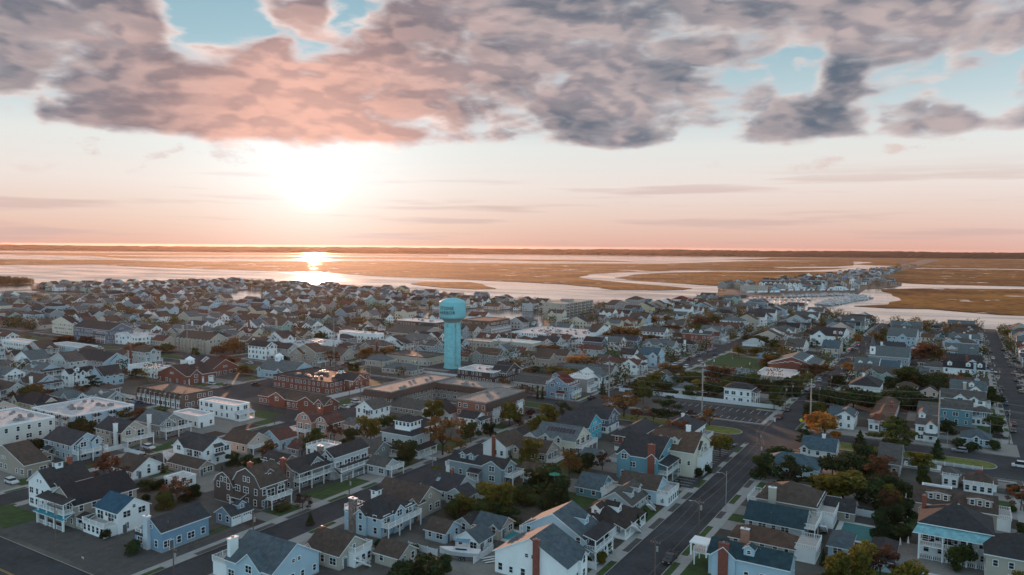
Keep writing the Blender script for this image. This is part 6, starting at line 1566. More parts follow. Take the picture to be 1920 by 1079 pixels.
# ------------------------------------------------------------------ cars
CARC=dict(w=(.55,.56,.57),k=(.02,.02,.023),b=(.02,.07,.16),s=(.22,.24,.26),t=(.24,.19,.15),r=(.14,.03,.025))
CARM={k:mat('car_paint_'+k,c,.3,.02,1,spec=.6) for k,c in CARC.items()}
TYRE=mat('tyre_rubber',(.015,.015,.016),.8); LAMP=mat('headlight_lens',(.5,.5,.48),.2); RED=mat('tail_light_lens',(.25,.01,.01),.3)
CM={}
def car_parts(kind,c):
    k=(kind,c)
    if k in CM: return CM[k]
    m=CARM[c]; out=[]; hw=.92; Ln={'car':4.6,'suv':4.7,'truck':5.7,'van':5.6}[kind]/2
    prof={'car':[(-Ln,.35),(Ln,.35),(Ln,.72),(Ln*.55,.88),(-Ln*.75,.95),(-Ln,.85)],'suv':[(-Ln,.4),(Ln,.4),(Ln,.85),(Ln*.5,1.02),(-Ln*.95,1.08),(-Ln,.9)],'truck':[(-Ln,.55),(Ln,.5),(Ln,.95),(Ln*.55,1.1),(-Ln,1.1)],'van':[(-Ln,.4),(Ln,.4),(Ln,.95),(Ln*.75,1.15),(-Ln,1.15)]}[kind]
    mb=MB(); mb.prism([(x,z) for x,z in prof],-hw,hw,'y',m)
    if kind=='truck': mb.box(-Ln+.1,-Ln*.15,-hw+.12,hw-.12,1.08,1.12,DARK); 
    if kind=='truck':
        for yy in (-hw,hw-.1): mb.box(-Ln,-Ln*.1,yy,yy+.1,1.1,1.35,m)
    out.append(('body',mb,[(0,0,0)]))
    cab={'car':[(-Ln*.6,.93),(Ln*.35,.87),(Ln*.08,1.38),(-Ln*.35,1.42)],'suv':[(-Ln*.93,1.06),(Ln*.4,1.0),(Ln*.12,1.62),(-Ln*.8,1.66)],'truck':[(-Ln*.12,1.08),(Ln*.5,1.08),(Ln*.28,1.75),(-Ln*.05,1.78)],'van':[(-Ln*.98,1.13),(Ln*.72,1.13),(Ln*.5,2.1),(-Ln*.95,2.15)]}[kind]
    mb=MB(); mb.prism(cab,-hw+.1,hw-.1,'y',GLASS); out.append(('windows',mb,[(0,0,0)]))
    mb=MB(); a=cab[3]; b=cab[2]; mb.prism([(a[0]-.05,a[1]-.03),(b[0]+.05,b[1]-.03),(b[0],b[1]+.05),(a[0],a[1]+.05)],-hw+.08,hw-.08,'y',m if kind!='van' else m); 
    out.append(('car_roof',mb,[(0,0,0)]))
    mb=MB(); n=12; v=[(.34*math.cos(2*math.pi*i/n),-.12,.34*math.sin(2*math.pi*i/n)) for i in range(n)]+[(.34*math.cos(2*math.pi*i/n),.12,.34*math.sin(2*math.pi*i/n)) for i in range(n)]
    mb.add(v,[list(range(n)),[n+i for i in reversed(range(n))]]+[[i,n+i,n+(i+1)%n,(i+1)%n] for i in range(n)],TYRE)
    mb.add([(p[0]*.5,p[1]*1.08,p[2]*.5) for p in v],[list(range(n)),[n+i for i in reversed(range(n))]],METAL)
    out.append(('wheel',mb,[(Ln*.62,hw-.08,.34),(Ln*.62,-hw+.08,.34),(-Ln*.62,hw-.08,.34),(-Ln*.62,-hw+.08,.34)]))
    mb=MB(); mb.box(-.03,.03,-.2,.2,-.08,.08,LAMP); out.append(('headlight',mb,[(Ln,.62,.68),(Ln,-.62,.68)]))
    mb=MB(); mb.box(-.03,.03,-.16,.16,-.1,.1,RED); out.append(('tail_light',mb,[(-Ln,.7,.72),(-Ln,-.7,.72)]))
    CM[k]=[(n_,mb_.mesh(n_),pl) for n_,mb_,pl in out]; return CM[k]
CAN=dict(w='white',k='black',b='blue',s='silver',t='tan',r='dark red'); KN=dict(car='saloon car',suv='sport utility car',truck='pickup truck',van='van')
def car(x,y,c,ori,kind,label,group='cars parked along the streets',z=GZ):
    r=bpy.data.objects.new('pickup_truck' if kind=='truck' else ('van' if kind=='van' else 'parked_car'),None); COL.objects.link(r); r.location=(x,y,z); r.rotation_euler=(0,0,(0 if ori=='X' else math.pi/2)+(math.pi if (int(x*7+y*3)%2) else 0)); tag(r,label,dict(truck='pickup truck',van='van').get(kind,'car'),group)
    for n_,me,pl in car_parts(kind,c):
        for p in pl: link(n_,me,r,p)
used={}; CP=[]
for x,y,c,ori,kind in sorted(CARS,key=lambda p:p[1]):
    onroad=any(abs(x-s)<5 for s in ST) or any(a<y<b for a,b in AVE); hx,hy,hl=near_phrase(x,y)
    lb='%s %s parked near the %s'%(CAN[c],KN[kind],short(hl)); used[lb]=used.get(lb,0)+1
    if used[lb]>1: lb='%s '%ordinal(used[lb]-1)+lb
    car(x,y,c,ori,kind,' '.join(lb.split()[:16]),z=.01 if onroad else GZ+.01); CP.append((x,y))
rc_=random.Random(12)
for i in range(0,8):
    for side in (-1,1):
        y=95; n=0
        while y<(740 if i<3 else 470):
            y+=rc_.uniform(10,46)
            x=ST[i]+side*3.9
            if any(a-8<y<b+8 for a,b in AVE) or not seen(x,y,10) or wet(x,y) or any(abs(x-a)<4 and abs(y-b)<7 for a,b in CP): continue
            if y<(262 if i in(1,2,3) else 120) : continue
            c=rc_.choice('wwkksbtr'); kd=rc_.choice(['car','suv','suv','truck']); n+=1
            if n>9: break
            car(x,y,c,'Y',kd,'%s %s, %s kerbside car %s-hand on %s'%(CAN[c],KN[kd],ordinal(n-1),'right' if side>0 else 'left',stname(i)),z=.01); CP.append((x,y))

n=0
for x0,y,w_,d,i,side,two in near_h:
    if two<0 or n>=70 or rc_.random()<.35: continue
    x=ST[i]+side*rc_.uniform(7.2,8.4); yy=y+d+rc_.uniform(.8,1.6)
    if not seen(x,yy,0) or any(abs(x-a)<3.5 and abs(yy-b)<3 for a,b in CP): continue
    c=rc_.choice('wwkksbtr'); kd=rc_.choice(['car','suv','suv','truck']); n+=1
    car(x,yy,c,'X',kd,'%s %s, %s driveway car on %s'%(CAN[c],KN[kd],ordinal(n-1),stname(i)),'cars parked in driveways'); CP.append((x,yy))
# ------------------------------------------------------------------ boats and the marina
HULL=mat('boat_hull',(.62,.63,.64),.3,.05,1,spec=.5); BCAN=mat('boat_canvas',(.10,.22,.30),.8); PIER=mat('pier_timber',(.16,.13,.11),.9,.2,1)
def boat_meshes(Ln,canvas):
    b=Ln*.16; mb=MB(); st=[(-.5,.85,0),(-.2,1,0),(.15,.95,.05),(.35,.6,.12),(.5,.03,.25)]; v=[]
    for s,wf,rise in st: v+=[(s*Ln,-b*wf,1.15+rise*1.6),(s*Ln,-b*wf*.6,.05+rise*.8),(s*Ln,0,-.25+rise),(s*Ln,b*wf*.6,.05+rise*.8),(s*Ln,b*wf,1.15+rise*1.6)]
    f=[]
    for i in range(len(st)-1):
        for j in range(4): f.append((i*5+j,(i+1)*5+j,(i+1)*5+j+1,i*5+j+1))
        f.append((i*5+4,(i+1)*5+4,(i+1)*5,i*5))
    f.append((0,1,2,3,4)); mb.add(v,f,HULL)
    c=MB(); c.prism([(-Ln*.25,1.1),(Ln*.2,1.1),(Ln*.08,2.0),(-Ln*.22,2.1)],-b*.6,b*.6,'y',HULL); c.box(-Ln*.2,Ln*.08,-b*.62,b*.62,1.45,1.8,GLASS)
    t=MB()
    for xx in (-Ln*.2,Ln*.06):
        for yy in (-b*.5,b*.5): t.tube((xx,yy,2.0),(xx,yy,3.2),.04,METAL,4)
    t.box(-Ln*.25,Ln*.1,-b*.62,b*.62,3.2,3.3,BCAN if canvas else HULL)
    return [('hull',mb.mesh('hull')),('cabin',c.mesh('cabin')),('canopy_top',t.mesh('canopy_top'))]
BM={k:boat_meshes(*v) for k,v in dict(a=(9,False),b=(9,True),c=(13,False),d=(7,True)).items()}
def boat(x,y,z,rz,k,label,group=None,sc=1):
    r=bpy.data.objects.new('motor_boat',None); COL.objects.link(r); r.location=(x,y,z); r.rotation_euler=(0,0,rz); r.scale=(sc,sc,sc); tag(r,label,'boat',group)
    for n,me in BM[k]: link(n,me,r)
    return r
MUD=mat('marsh_edge_grass',(.15,.10,.03),.95,.3,.2)
poly_mesh('marina_ground',POLY['peninsula'],.02,1.2,mat('marina_gravel',(.12,.10,.08),.95,.25,.05),BANK); poly_mesh('marsh',POLY['tuft'],-.1,.7,MARSH,BANK,jit=2)
rb=random.Random(9); PP=POLY['piers']; PNM=['outermost marina pier','second marina pier','dock along the boatyard bank','inner marina dock','small detached dock']
for k in range(5):
    a=Vector(PP[2*k]); b=Vector(PP[2*k+1]); d=(b-a).normalized(); n_=Vector((-d.y,d.x)); ln=(b-a).length
    mb=MB(); v=[a-n_*1.1,b-n_*1.1,b+n_*1.1,a+n_*1.1]; mb.slab([(p.x,p.y,.35) for p in v],.25,PIER,PIER); i=0
    p_=tag(mb.obj('pier'),'timber %s'%PNM[k],'pier')
    q=MB(); s=4
    while s<ln: 
        c=a+d*s+n_*(1.3 if i%2 else -1.3); q.cyl(c.x,c.y,-.8,2.2,.16,.16,PIER,5); i+=1; s+=16
    q.obj('pilings',p_)['kind']='stuff'
    for side in (-1,1):
        s=4; i=0
        while s<ln-3:
            c=a+d*s+n_*side*6.5; kk=rb.choice('aabcd')
            if rb.random()<.86: boat(c.x,c.y,-.55,math.atan2(n_.y,n_.x)+(math.pi if rb.random()<.5 else 0)+rb.uniform(-.05,.05),kk,'%s boat, %s berth on %s side of %s'%({'a':'white','b':'blue-canopied','c':'large white','d':'small blue-canopied'}[kk],ordinal(i),'near' if side>0 else 'far',PNM[k]),'boats in the marina',rb.uniform(.9,1.25))
            s+=rb.uniform(6.2,8.5); i+=1
WR=mat('white_shrink_wrap',(.62,.66,.70),.5,.05,1)
YY=POLY['yard']; i=0
for k in range(3):
    a=Vector(YY[2*k]); b=Vector(YY[2*k+1]); d=(b-a); ln=d.length; d.normalize(); s=3
    while s<ln:
        c=a+d*s; r=bpy.data.objects.new('wrapped_boat',None); COL.objects.link(r); r.location=(c.x+rb.uniform(-2,2),c.y,.03); r.rotation_euler=(0,0,rb.uniform(-.3,.3)+1.2); r.scale=(1.1,1.1,1.1); tag(r,'boat wrapped in white for storage, %s along boatyard row %s'%(ordinal(i),['one','two','three'][k]),'boat','wrapped boats stored ashore')
        link('hull',BM['a'][0][1],r,(0,0,.7)); mb=MB(); mb.prism([(-1.4,1.7),(1.4,1.7),(0,3.4)],-4.2,3.0,'y',WR) if i==0 and k==0 else None
        if 'WRAP' not in CM:
            q=MB(); q.add([(-4.4,-1.4,1.8),(-4.4,1.4,1.8),(-4.2,0,3.5),(2.5,-1.3,1.9),(2.5,1.3,1.9),(2.3,0,3.6),(4.6,0,2.4)],[(0,1,2),(0,2,5,3),(1,4,5,2),(3,5,6),(4,6,5),(0,3,4,1),(3,6,4)],WR); CM['WRAP']=q.mesh('wrap'); CM['ST']=None
            q=MB(); 
            for xx in (-2.5,0,2.5):
                for yy in (-.9,.9): q.cyl(xx,yy,0,1.0,.1,.1,METAL,5)
            CM['ST']=q.mesh('stand')
        link('wrap',CM['WRAP'],r); link('stand',CM['ST'],r); s+=rb.uniform(7,11); i+=1
# houses out on the boulevard beyond the marina
hm=MB(); pp=POLY['peninsula']; rj=random.Random(31)
for k in range(420):
    y=rj.uniform(1180,2700); t=(y-1100)/2400; x=rj.uniform(-420,-60)
    if not inside((x,y),pp) or not inside((x+14,y+10),pp): continue
    if y<1300 and x>-240: continue
    if not free(x,x+12,y,y+10): continue
    occ(x-2,x+14,y-2,y+13); e=rj.choice([5.5,8.1,8.1]); wc=WALL[rj.choice(['wh','lb','gr','lg','sb','ta'])]; rc=ROOF[rj.choice(['dg','gs','br','bg'])]; t_=rj.choice(['GX','GY','H']); walls(hm,x,y,12,10,e,t_,wc); roofing(hm,x,y,12,10,e,t_,rc)
    for q in range(3): 
        for z_ in range(int(e/2.7)): hm.box(x+1.5+q*3.6,x+3+q*3.6,y-.08,y+.02,z_*2.8+1,z_*2.8+2.4,GLASS)
o=hm.obj('boulevard_houses'); tag(o,'distant waterside houses crowding the causeway beyond the marina','houses',kind='stuff')
# long rows of harbour townhouses
for j,(x,y,w_,n) in enumerate([(-352,1262,16,9),(-300,1330,80,1),(-270,1375,70,1)]):
    r=bpy.data.objects.new('townhouse_row',None); COL.objects.link(r); r.location=(x,y,0); tag(r,['shingled townhouse row facing the bay channel','long white-gabled townhouse terrace behind the boatyard','second townhouse terrace behind the boatyard'][j],'townhouse row')
    w2,d2=(14,62) if j==0 else (w_,12); mb=MB(); walls(mb,0,0,w2,d2,8,'GY' if j==0 else 'GX',WALL['gr' if j==0 else 'lg']); mb.obj('wall',r,fix=True); mb=MB(); roofing(mb,0,0,w2,d2,8,'GY' if j==0 else 'GX',ROOF['gs']); mb.obj('roof',r,fix=True)
    m_=int((d2 if j==0 else w2)/8)
    for q in range(m_): cross_gable(r,w2,d2,8,'GY' if j==0 else 'GX','E' if j==0 else 'S',(q+.5)/m_,.8/m_,ROOF['gs'],WALL['wh' if j else 'gr'])
# bridge to the boulevard
r=bpy.data.objects.new('road_bridge',None); COL.objects.link(r); tag(r,'low road bridge crossing the channel mouth to the marina','bridge')
a=Vector((-292,965)); b=Vector((-262,1085)); d=(b-a).normalized(); n_=Vector((-d.y,d.x))*6; mb=MB(); mb.slab([(p.x,p.y,3.0) for p in (a-n_,b-n_,b+n_,a+n_)],.8,ASPH,CONC); mb.obj('bridge_deck',r)
for k in range(7):
    c=a.lerp(b,(k+.5)/7); mb=MB(); mb.box(c.x-5,c.x+5,c.y-.5,c.y+.5,-1,2.2,CONC); mb.obj('bridge_pier',r)
for s in (-1,1):
    mb=MB(); p=a+n_*s; q=b+n_*s; mb.tube((p.x,p.y,3.9),(q.x,q.y,3.9),.12,CONC,4)
    for k in range(25): c=p.lerp(q,k/24); mb.tube((c.x,c.y,2.9),(c.x,c.y,3.95),.08,CONC,4)
    mb.obj('parapet',r)
# road out along the causeway
mb=MB(); pts=[(-262,1085),(-300,1200),(-290,1500),(-255,2000),(-190,2500),(-150,3400),(-420,6400)]
for p,q in zip(pts[:-1],pts[1:]):
    P=Vector(p);Q=Vector(q); n_=(Q-P).orthogonal().normalized()*6; mb.add([(P.x-n_.x,P.y-n_.y,.03),(Q.x-n_.x,Q.y-n_.y,.03),(Q.x+n_.x,Q.y+n_.y,.03),(P.x+n_.x,P.y+n_.y,.03)],[(0,1,2,3)],ASPH)
struct('boulevard',mb,fix=True)
mb=MB(); mb.add([(-205,2500,-.02),(-172,2500,-.02),(-132,3400,-.02),(-400,6400,-.02),(-440,6400,-.02),(-168,3400,-.02)],[(0,1,2,3,4,5)],BANK); struct('causeway_bank',mb)
# ------------------------------------------------------------------ yard things
PVC=mat('white_vinyl',(.66,.68,.70),.5,.04,1)
def fence(pts,h,label,m=None,picket=False):
    m=m or PVC; r=bpy.data.objects.new('fence',None); COL.objects.link(r); r.location=(pts[0][0],pts[0][1],GZ); tag(r,label,'fence'); ox,oy=pts[0]
    for (a,b) in zip(pts[:-1],pts[1:]):
        A=Vector((a[0]-ox,a[1]-oy)); B=Vector((b[0]-ox,b[1]-oy)); ln=(B-A).length; n=max(1,int(ln/2.4)); mb=MB(); dx=abs(B.x-A.x)>abs(B.y-A.y)
        x0,x1=min(A.x,B.x),max(A.x,B.x); y0,y1=min(A.y,B.y),max(A.y,B.y)
        if picket:
            k=int(ln/.3)
            for i in range(k):
                c=A.lerp(B,(i+.5)/k); mb.box(c.x-.07,c.x+.07,c.y-.07,c.y+.07,.05,h,m)
            mb.box(x0-.03,x1+.03,y0-.03,y1+.03,h*.75,h*.82,m)
        else: mb.box(x0-.04,x1+.04,y0-.04,y1+.04,.06,h,m)
        mb.obj('panel',r)
        for i in range(n+1):
            c=A.lerp(B,i/n); mb=MB(); mb.box(c.x-.09,c.x+.09,c.y-.09,c.y+.09,0,h+.15,m); mb.obj('fence_post',r)
FEN=[([(-136,324),(-62.5,324)],1.8,'long white vinyl fence behind the car park',0),([(-236,123),(-236,143)],1.6,'white panel fence beside the twin-gabled house',0),([(-232,139.5),(-221,139.5)],1.5,'white panel fence in front of the balcony house',0),([(-75,140.2),(-63.5,140.2)],1.6,'white panel fence beside the large pale blue house',0),
 ([(-100,137),(-87,137),(-87,129)],1.6,'white fence around the boathouse yard',0),([(-104,128),(-96,128)],1.5,'white fence left of the boathouse',0),([(-121,121),(-104,121)],1.6,'white fence between bungalow and brown garage',0),([(-112,164),(-98,164)],1.1,'white fence behind the fruit tree yard',1),([(-93,215),(-76,215)],1.4,'white fence behind the teal house',0),
 ([(-97,228),(-84,228)],1.4,'white fence below the low brick house',0),([(-199,216),(-176,216)],1.8,'white fence around the motel pool front',0),([(-290,196),(-290,214)],1.3,'white fence beside the finned motel',0),([(-330,190),(-302,190)],1.6,'white fence below the brick station',0),([(-236,232),(-236,262)],1.8,'white wall behind the parked white cars',0),([(-222,314),(-264,314)],1.1,'pale low wall in front of the tower lot',0),
 ([(-12,268),(8,268)],1.2,'white picket fence by the far median',1),([(-120,486),(-98,486)],2.2,'white fence behind the sports field',0),([(-60,300),(-60.4,300.2)],1.2,'short white post fence at junction corner',1),([(-24,205),(-9,205)],1.8,'pale fence behind the swimming pool terrace',0),([(-150,186),(-140,186)],1.0,'white picket fence beside sunroom house',1)]
for pts,h,lb,pk in FEN: fence(pts,h,lb,None,bool(pk))
PW_=water_mat('pool_water'); PW_.node_tree.nodes['Principled BSDF'].inputs['Base Color'].default_value=(.04,.30,.33,1); PW_.node_tree.nodes['Principled BSDF'].inputs['Specular IOR Level'].default_value=.4; COP=mat('pool_coping',(.48,.48,.47),.8)
COVER=mat('pool_cover_fabric',(.05,.16,.16),.85)
for x0,x1,y0,y1,lb,wm_ in [(-93,-87,144,149,'turquoise swimming pool beside the slate pool house',PW_),(-22.5,-14,187,198,'large covered teal swimming pool behind the glazed tower',COVER),(-198,-186,240,252,'motel swimming pool edged in white',COVER),(-193,-186,207,212,'bright blue swimming pool beside the salmon house',PW_),(-7,-1,168,175,'dark swimming pool in front of the mansion',COVER),(-12,-4,262,266,'small green pool beside the pyramid-roofed house',COVER)]:
    r=bpy.data.objects.new('swimming_pool',None); COL.objects.link(r); r.location=(x0,y0,GZ); tag(r,lb,'swimming pool'); w_=x1-x0; d_=y1-y0
    mb=MB(); mb.box(-1.2,w_+1.2,-1.2,0,-.02,.05,COP); mb.box(-1.2,w_+1.2,d_,d_+1.2,-.02,.05,COP); mb.box(-1.2,0,0,d_,-.02,.05,COP); mb.box(w_,w_+1.2,0,d_,-.02,.05,COP); mb.obj('coping',r)
    mb=MB(); mb.box(0,w_,0,d_,-.02,.025,wm_); mb.obj('pool_surface',r)
# boat on its trailer, kayaks, umbrella, loungers
b_=boat(-91,129.5,1.0,math.radians(200),'b','white centre-console boat with blue canopy on its trailer')
r=bpy.data.objects.new('boat_trailer',None); COL.objects.link(r); r.location=(-91,129.5,GZ); r.rotation_euler=(0,0,math.radians(200)); tag(r,'twin-axle trailer under the white boat','trailer'); mb=MB(); mb.box(-3.5,4.8,-.08,.08,.45,.6,METAL); mb.box(-3,2,-1.0,-.9,.5,.62,METAL); mb.box(-3,2,.9,1.0,.5,.62,METAL); mb.box(-2.6,-2.5,-1,1,.5,.62,METAL); mb.box(0,.1,-1,1,.5,.62,METAL)
for xx in (-2,0,1.8): mb.box(xx,xx+.1,-.6,.6,.62,1.0,METAL)
mb.obj('trailer_frame',r)
for xx in (-1.2,-.3):
    for yy in (-1.1,1.1): link('wheel',CM[('car','w')][3][1],r,(xx,yy,.34))
for i,(x,y,c) in enumerate([(-85.6,133.2,'white kayak lying nearest the boathouse'),(-84.6,132.6,'second white kayak on the gravel'),(-83.6,132.0,'outer white kayak on the gravel')]):
    mb=MB(); v=[]; 
    for s,wf in ((-2.2,.03),(-1.3,.28),(0,.38),(1.3,.28),(2.2,.03)): v+=[(s,-wf,.3),(s,0,.05),(s,wf,.3),(s,0,.42)]
    f=[(i_*4+j,(i_+1)*4+j,(i_+1)*4+(j+1)%4,i_*4+(j+1)%4) for i_ in range(4) for j in range(4)]; mb.add(v,f,HULL); o=mb.obj('kayak',fix=True,smooth=True); o.location=(x,y,GZ); o.rotation_euler=(0,0,math.radians(55)); tag(o,c,'kayak','kayaks beside the boathouse')
def umbrella(x,y,z,col,label,closed=False):
    r=bpy.data.objects.new('patio_umbrella',None); COL.objects.link(r); r.location=(x,y,z); tag(r,label,'umbrella'); mb=MB(); mb.cyl(0,0,0,2.5,.04,.04,METAL,6); mb.obj('pole',r); mb=MB(); 
    mb.cyl(0,0,2.0 if not closed else 1.0,2.6 if not closed else 2.6,1.5 if not closed else .28,.05,mat(*col),10); mb.obj('canopy',r)
umbrella(-90.5,172.5,5.6,('green_canvas',(.02,.20,.13),.8),'green umbrella on the deck behind the pale blue house')
for i,(x,y,l) in enumerate([(-9.5,187,'closed white umbrella left of the brick grill'),(-8,189,'closed white umbrella right of the brick grill')]): umbrella(x,y,GZ,('white_canvas',(.6,.6,.6),.8),l,True)
# signs and signals
def sign(x,y,h,label,col,size=.6,rot=0,diamond=True):
    r=bpy.data.objects.new('road_sign',None); COL.objects.link(r); r.location=(x,y,GZ); r.rotation_euler=(0,0,rot); tag(r,label,'sign','road signs at the junctions'); mb=MB(); mb.cyl(0,0,0,h,.05,.05,STEEL,6); mb.obj('post',r)
    q=MB(); s=size; q.slab([(0,0,0)]*0 or [(-s,-.08,h),(0,-.08,h-s),(s,-.08,h),(0,-.08,h+s)] if diamond else [(-s,-.08,h-s*.4),(s,-.08,h-s*.4),(s,-.08,h+s*.4),(-s,-.08,h+s*.4)],.0001,mat(*col),mat(*col)); 
    q=MB(); P=[(-s,h),(0,h-s),(s,h),(0,h+s)] if diamond else [(-s,h-s*.4),(s,h-s*.4),(s,h+s*.4),(-s,h+s*.4)]
    q.prism(P,-.1,-.06,'y',mat(*col)); q.obj('sign_plate',r,fix=True)
YS_=('sign_yellow',(.62,.62,.04),.5)
sign(-50,297,2.6,'yellow diamond sign at the junction near the orange tree',YS_,.75); sign(-141.5,290,2.6,'yellow diamond sign by the duplex corner',YS_,.7); sign(-163,292,2.6,'yellow diamond sign beside the oval grass island',YS_,.5); sign(-203,500,2.6,'yellow diamond sign near the warehouses',YS_,.6)
sign(-159,86,.6,'small white notice board on the gravel corner lot',('sign_white',(.6,.6,.6),.6),.4,0,False)
for i,(x,y,l) in enumerate([(-62.5,503.5,'traffic signal arm at left corner of the lights junction'),(-49.5,524,'traffic signal arm at far corner of the lights junction')]):
    r=bpy.data.objects.new('traffic_signal',None); COL.objects.link(r); r.location=(x,y,GZ); tag(r,l,'traffic signal'); mb=MB(); mb.cyl(0,0,0,6.2,.12,.1,STEEL,8); mb.tube((0,0,6),(6.5 if i==0 else -6.5,0,6.3),.08,STEEL,6); mb.obj('mast_arm',r)
    mb=MB(); xx=5 if i==0 else -5; mb.box(xx-.2,xx+.2,-.2,.2,5.2,6.2,DARK); q=mb.obj('signal_head',r); mb=MB(); mb.cyl(0,0,0,.05,.16,.16,mat('red_signal_lamp',(.9,.04,.03),.4,emit=6),10); o=mb.obj('red_lamp',q); o.location=(xx,-.21,5.98); o.rotation_euler=(math.pi/2,0,0)
    if i==0: mb=MB(); mb.box(1.5,3.9,-.05,.05,5.9,6.5,mat('sign_green',(.02,.30,.18),.5)); mb.obj('street_name_plate',r)
# basketball court
for i,(x,y,l) in enumerate([(-120,404,'nearest-left basketball hoop on the blue court'),(-98,404,'basketball hoop beside the school wing'),(-120,422,'basketball hoop at the far end nearest the street'),(-98,422,'basketball hoop at the far end nearest the school')]):
    r=bpy.data.objects.new('basketball_hoop',None); COL.objects.link(r); r.location=(x,y,GZ); tag(r,l,'basketball hoop'); mb=MB(); mb.tube((0,0,0),(0,0,3.0),.09,METAL,6); mb.tube((0,0,2.9),(1.0 if i%2==0 else -1.0,0,3.3),.06,METAL,5); mb.obj('post',r); xx=1.0 if i%2==0 else -1.0; mb=MB(); mb.box(xx-.03,xx+.03,-.95,.95,2.9,4.1,PVC); mb.obj('backboard',r)
r=bpy.data.objects.new('playground_frame',None); COL.objects.link(r); r.location=(-101,452,GZ); tag(r,'bright blue playground climbing frame behind the court','playground'); BL=mat('playground_blue',(.02,.22,.40),.5); mb=MB()
for xx in (0,3): 
    for yy in (0,3): mb.tube((xx,yy,0),(xx,yy,3.4),.1,BL,6)
mb.obj('frame',r); mb=MB(); mb.cyl(1.5,1.5,3.4,4.8,2.6,.1,BL,4); mb.obj('canopy',r); mb=MB(); mb.slab([(3,.8,1.8),(6,.8,.3),(6,2.2,.3),(3,2.2,1.8)],.1,BL,BL); mb.obj('slide',r)
# flag by the brick building
r=bpy.data.objects.new('flagpole',None); COL.objects.link(r); r.location=(-240,262,GZ); tag(r,'slim flagpole with a small striped flag by the brick building','flagpole'); mb=MB(); mb.cyl(0,0,0,11,.07,.05,METAL,6); mb.obj('pole',r); mb=MB(); FR=mat('flag_red',(.35,.03,.03),.7); FB=mat('flag_blue',(.03,.05,.16),.7)
for k in range(7): mb.add([(0,0,8+k*.25),(.9,.15,7.95+k*.25),(1.7,0,7.9+k*.25),(1.7,0,8.15+k*.25),(.9,.15,8.2+k*.25),(0,0,8.25+k*.25)],[(0,1,4,5),(1,2,3,4)],FR if k%2==0 else PVC)
mb.add([(-.01,-.02,8.9),(.8,.1,8.85),(.8,.1,9.75),(-.01,-.02,9.77)],[(0,1,2,3)],FB); mb.obj('flag',r)
# tall ball-court mesh fence at the left edge
for j,(x,y0,y1) in enumerate([(-352,150,182),(-372,150,182)]):
    r=bpy.data.objects.new('court_fence',None); COL.objects.link(r); r.location=(x,y0,GZ); tag(r,['tall green court fence nearest the brown trees','tall green court fence behind the first one'][j],'fence'); GM=mat('green_steel',(.02,.06,.05),.6)
    for k in range(14): mb=MB(); mb.cyl(0,k*(y1-y0)/13,0,7,.07,.07,GM,5); mb.obj('fence_post',r)
    mb=MB()
    for k in range(8): mb.box(-.03,.03,0,y1-y0,k*.95+.2,k*.95+.25,GM)
    for k in range(60): mb.box(-.015,.015,k*(y1-y0)/60,k*(y1-y0)/60+.03,0,7,GM)
    mb.obj('wire_mesh',r)
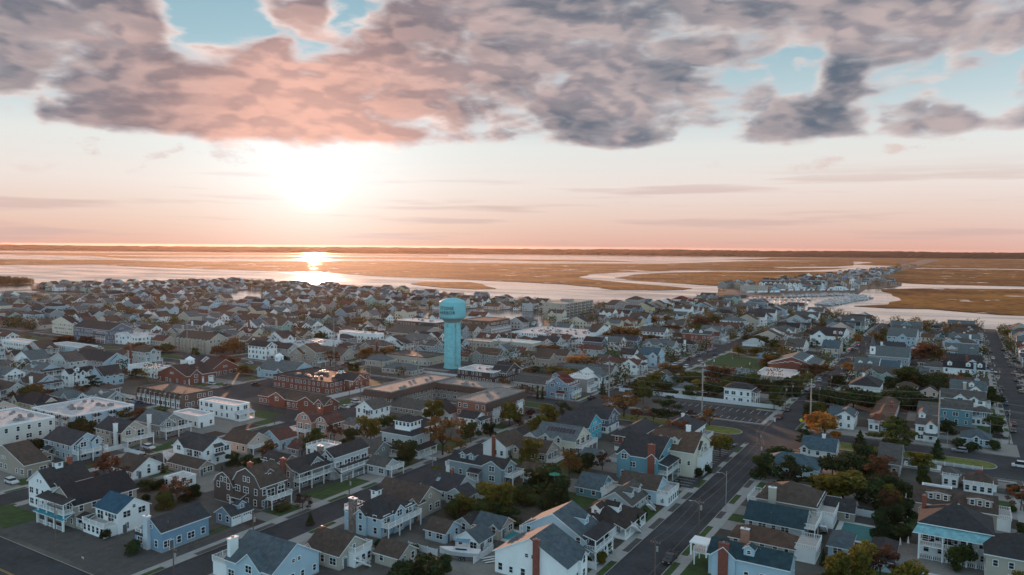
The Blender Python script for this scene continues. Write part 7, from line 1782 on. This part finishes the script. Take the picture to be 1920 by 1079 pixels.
# ------------------------------------------------------------------ a person crossing the street edge
def person(x,y,rz):
    J=dict(pel=(0,0,.95),ch=(0,.02,1.25),nk=(0,.03,1.48),hd=(0,.05,1.60),ht=(0,.05,1.74),ls=(-.19,.02,1.42),le=(-.25,-.08,1.15),lh=(-.24,-.02,.9),rs=(.19,.02,1.42),re=(.25,.12,1.16),rh=(.24,.26,.96),lhp=(-.1,0,.9),lk=(-.11,.16,.5),la=(-.11,.05,.09),lf=(-.11,.24,.04),rhp=(.1,0,.9),rk=(.11,-.08,.5),ra=(.11,-.28,.12),rf=(.11,-.12,.04))
    nm=list(J); E=[('pel','ch'),('ch','nk'),('nk','hd'),('hd','ht'),('ch','ls'),('ls','le'),('le','lh'),('ch','rs'),('rs','re'),('re','rh'),('pel','lhp'),('lhp','lk'),('lk','la'),('la','lf'),('pel','rhp'),('rhp','rk'),('rk','ra'),('ra','rf')]
    RD=dict(pel=.14,ch=.15,nk=.06,hd=.1,ht=.08,ls=.07,le=.05,lh=.04,rs=.07,re=.05,rh=.04,lhp=.1,lk=.07,la=.05,lf=.045,rhp=.1,rk=.07,ra=.05,rf=.045)
    me=bpy.data.meshes.new('person'); me.from_pydata([J[k] for k in nm],[(nm.index(a),nm.index(b)) for a,b in E],[]); o=bpy.data.objects.new('person',me); COL.objects.link(o)
    md_=o.modifiers.new('skin','SKIN'); sv=me.skin_vertices[0].data if me.skin_vertices else None
    if sv is None:
        import bmesh
        b=bmesh.new(); b.from_mesh(me); b.verts.layers.skin.verify(); b.to_mesh(me); b.free(); sv=me.skin_vertices[0].data
    for i,k in enumerate(nm): sv[i].radius=(RD[k],RD[k]*.85); sv[i].use_root=(k=='pel')
    s=o.modifiers.new('sub','SUBSURF'); s.levels=1; s.render_levels=1
    me.materials.append(mat('dark_clothes',(.03,.035,.05),.9)); o.location=(x,y,GZ); o.rotation_euler=(0,0,rz); tag(o,'person in dark clothes walking along the pavement edge','person')
    mb=MB(); mb.cyl(0,.06,1.53,1.76,.085,.07,mat('skin_tone',(.35,.20,.14),.6),10); mb.obj('face',o); mb=MB(); mb.cyl(0,.03,1.66,1.80,.105,.07,mat('dark_hair',(.02,.015,.01),.9),10); mb.obj('hair',o)
person(-61.9,207,0)
# ------------------------------------------------------------------ mooring of the air: haze
bm_=bpy.data.meshes.new('haze'); X0,X1,Y0,Y1,Z0,Z1=-19500,14500,-400,12600,-1.7,69.5
bm_.from_pydata([(X0,Y0,Z0),(X1,Y0,Z0),(X1,Y1,Z0),(X0,Y1,Z0),(X0,Y0,Z1),(X1,Y0,Z1),(X1,Y1,Z1),(X0,Y1,Z1)],[],[(3,2,1,0),(4,5,6,7),(0,1,5,4),(1,2,6,5),(2,3,7,6),(3,0,4,7)])
hz=link('haze',bm_); tag(hz,'thin warm evening haze over the marsh','haze',kind='stuff')
hm_=bpy.data.materials.new('haze'); hm_.use_nodes=True; nt=hm_.node_tree; N=nt.nodes; L=nt.links; N.remove(N['Principled BSDF']); v=nd('ShaderNodeVolumePrincipled'); v.inputs['Color'].default_value=(.95,.72,.60,1); v.inputs['Density'].default_value=.0000155; v.inputs['Anisotropy'].default_value=.62; L.new(v.outputs[0],N['Material Output'].inputs['Volume']); bm_.materials.append(hm_)
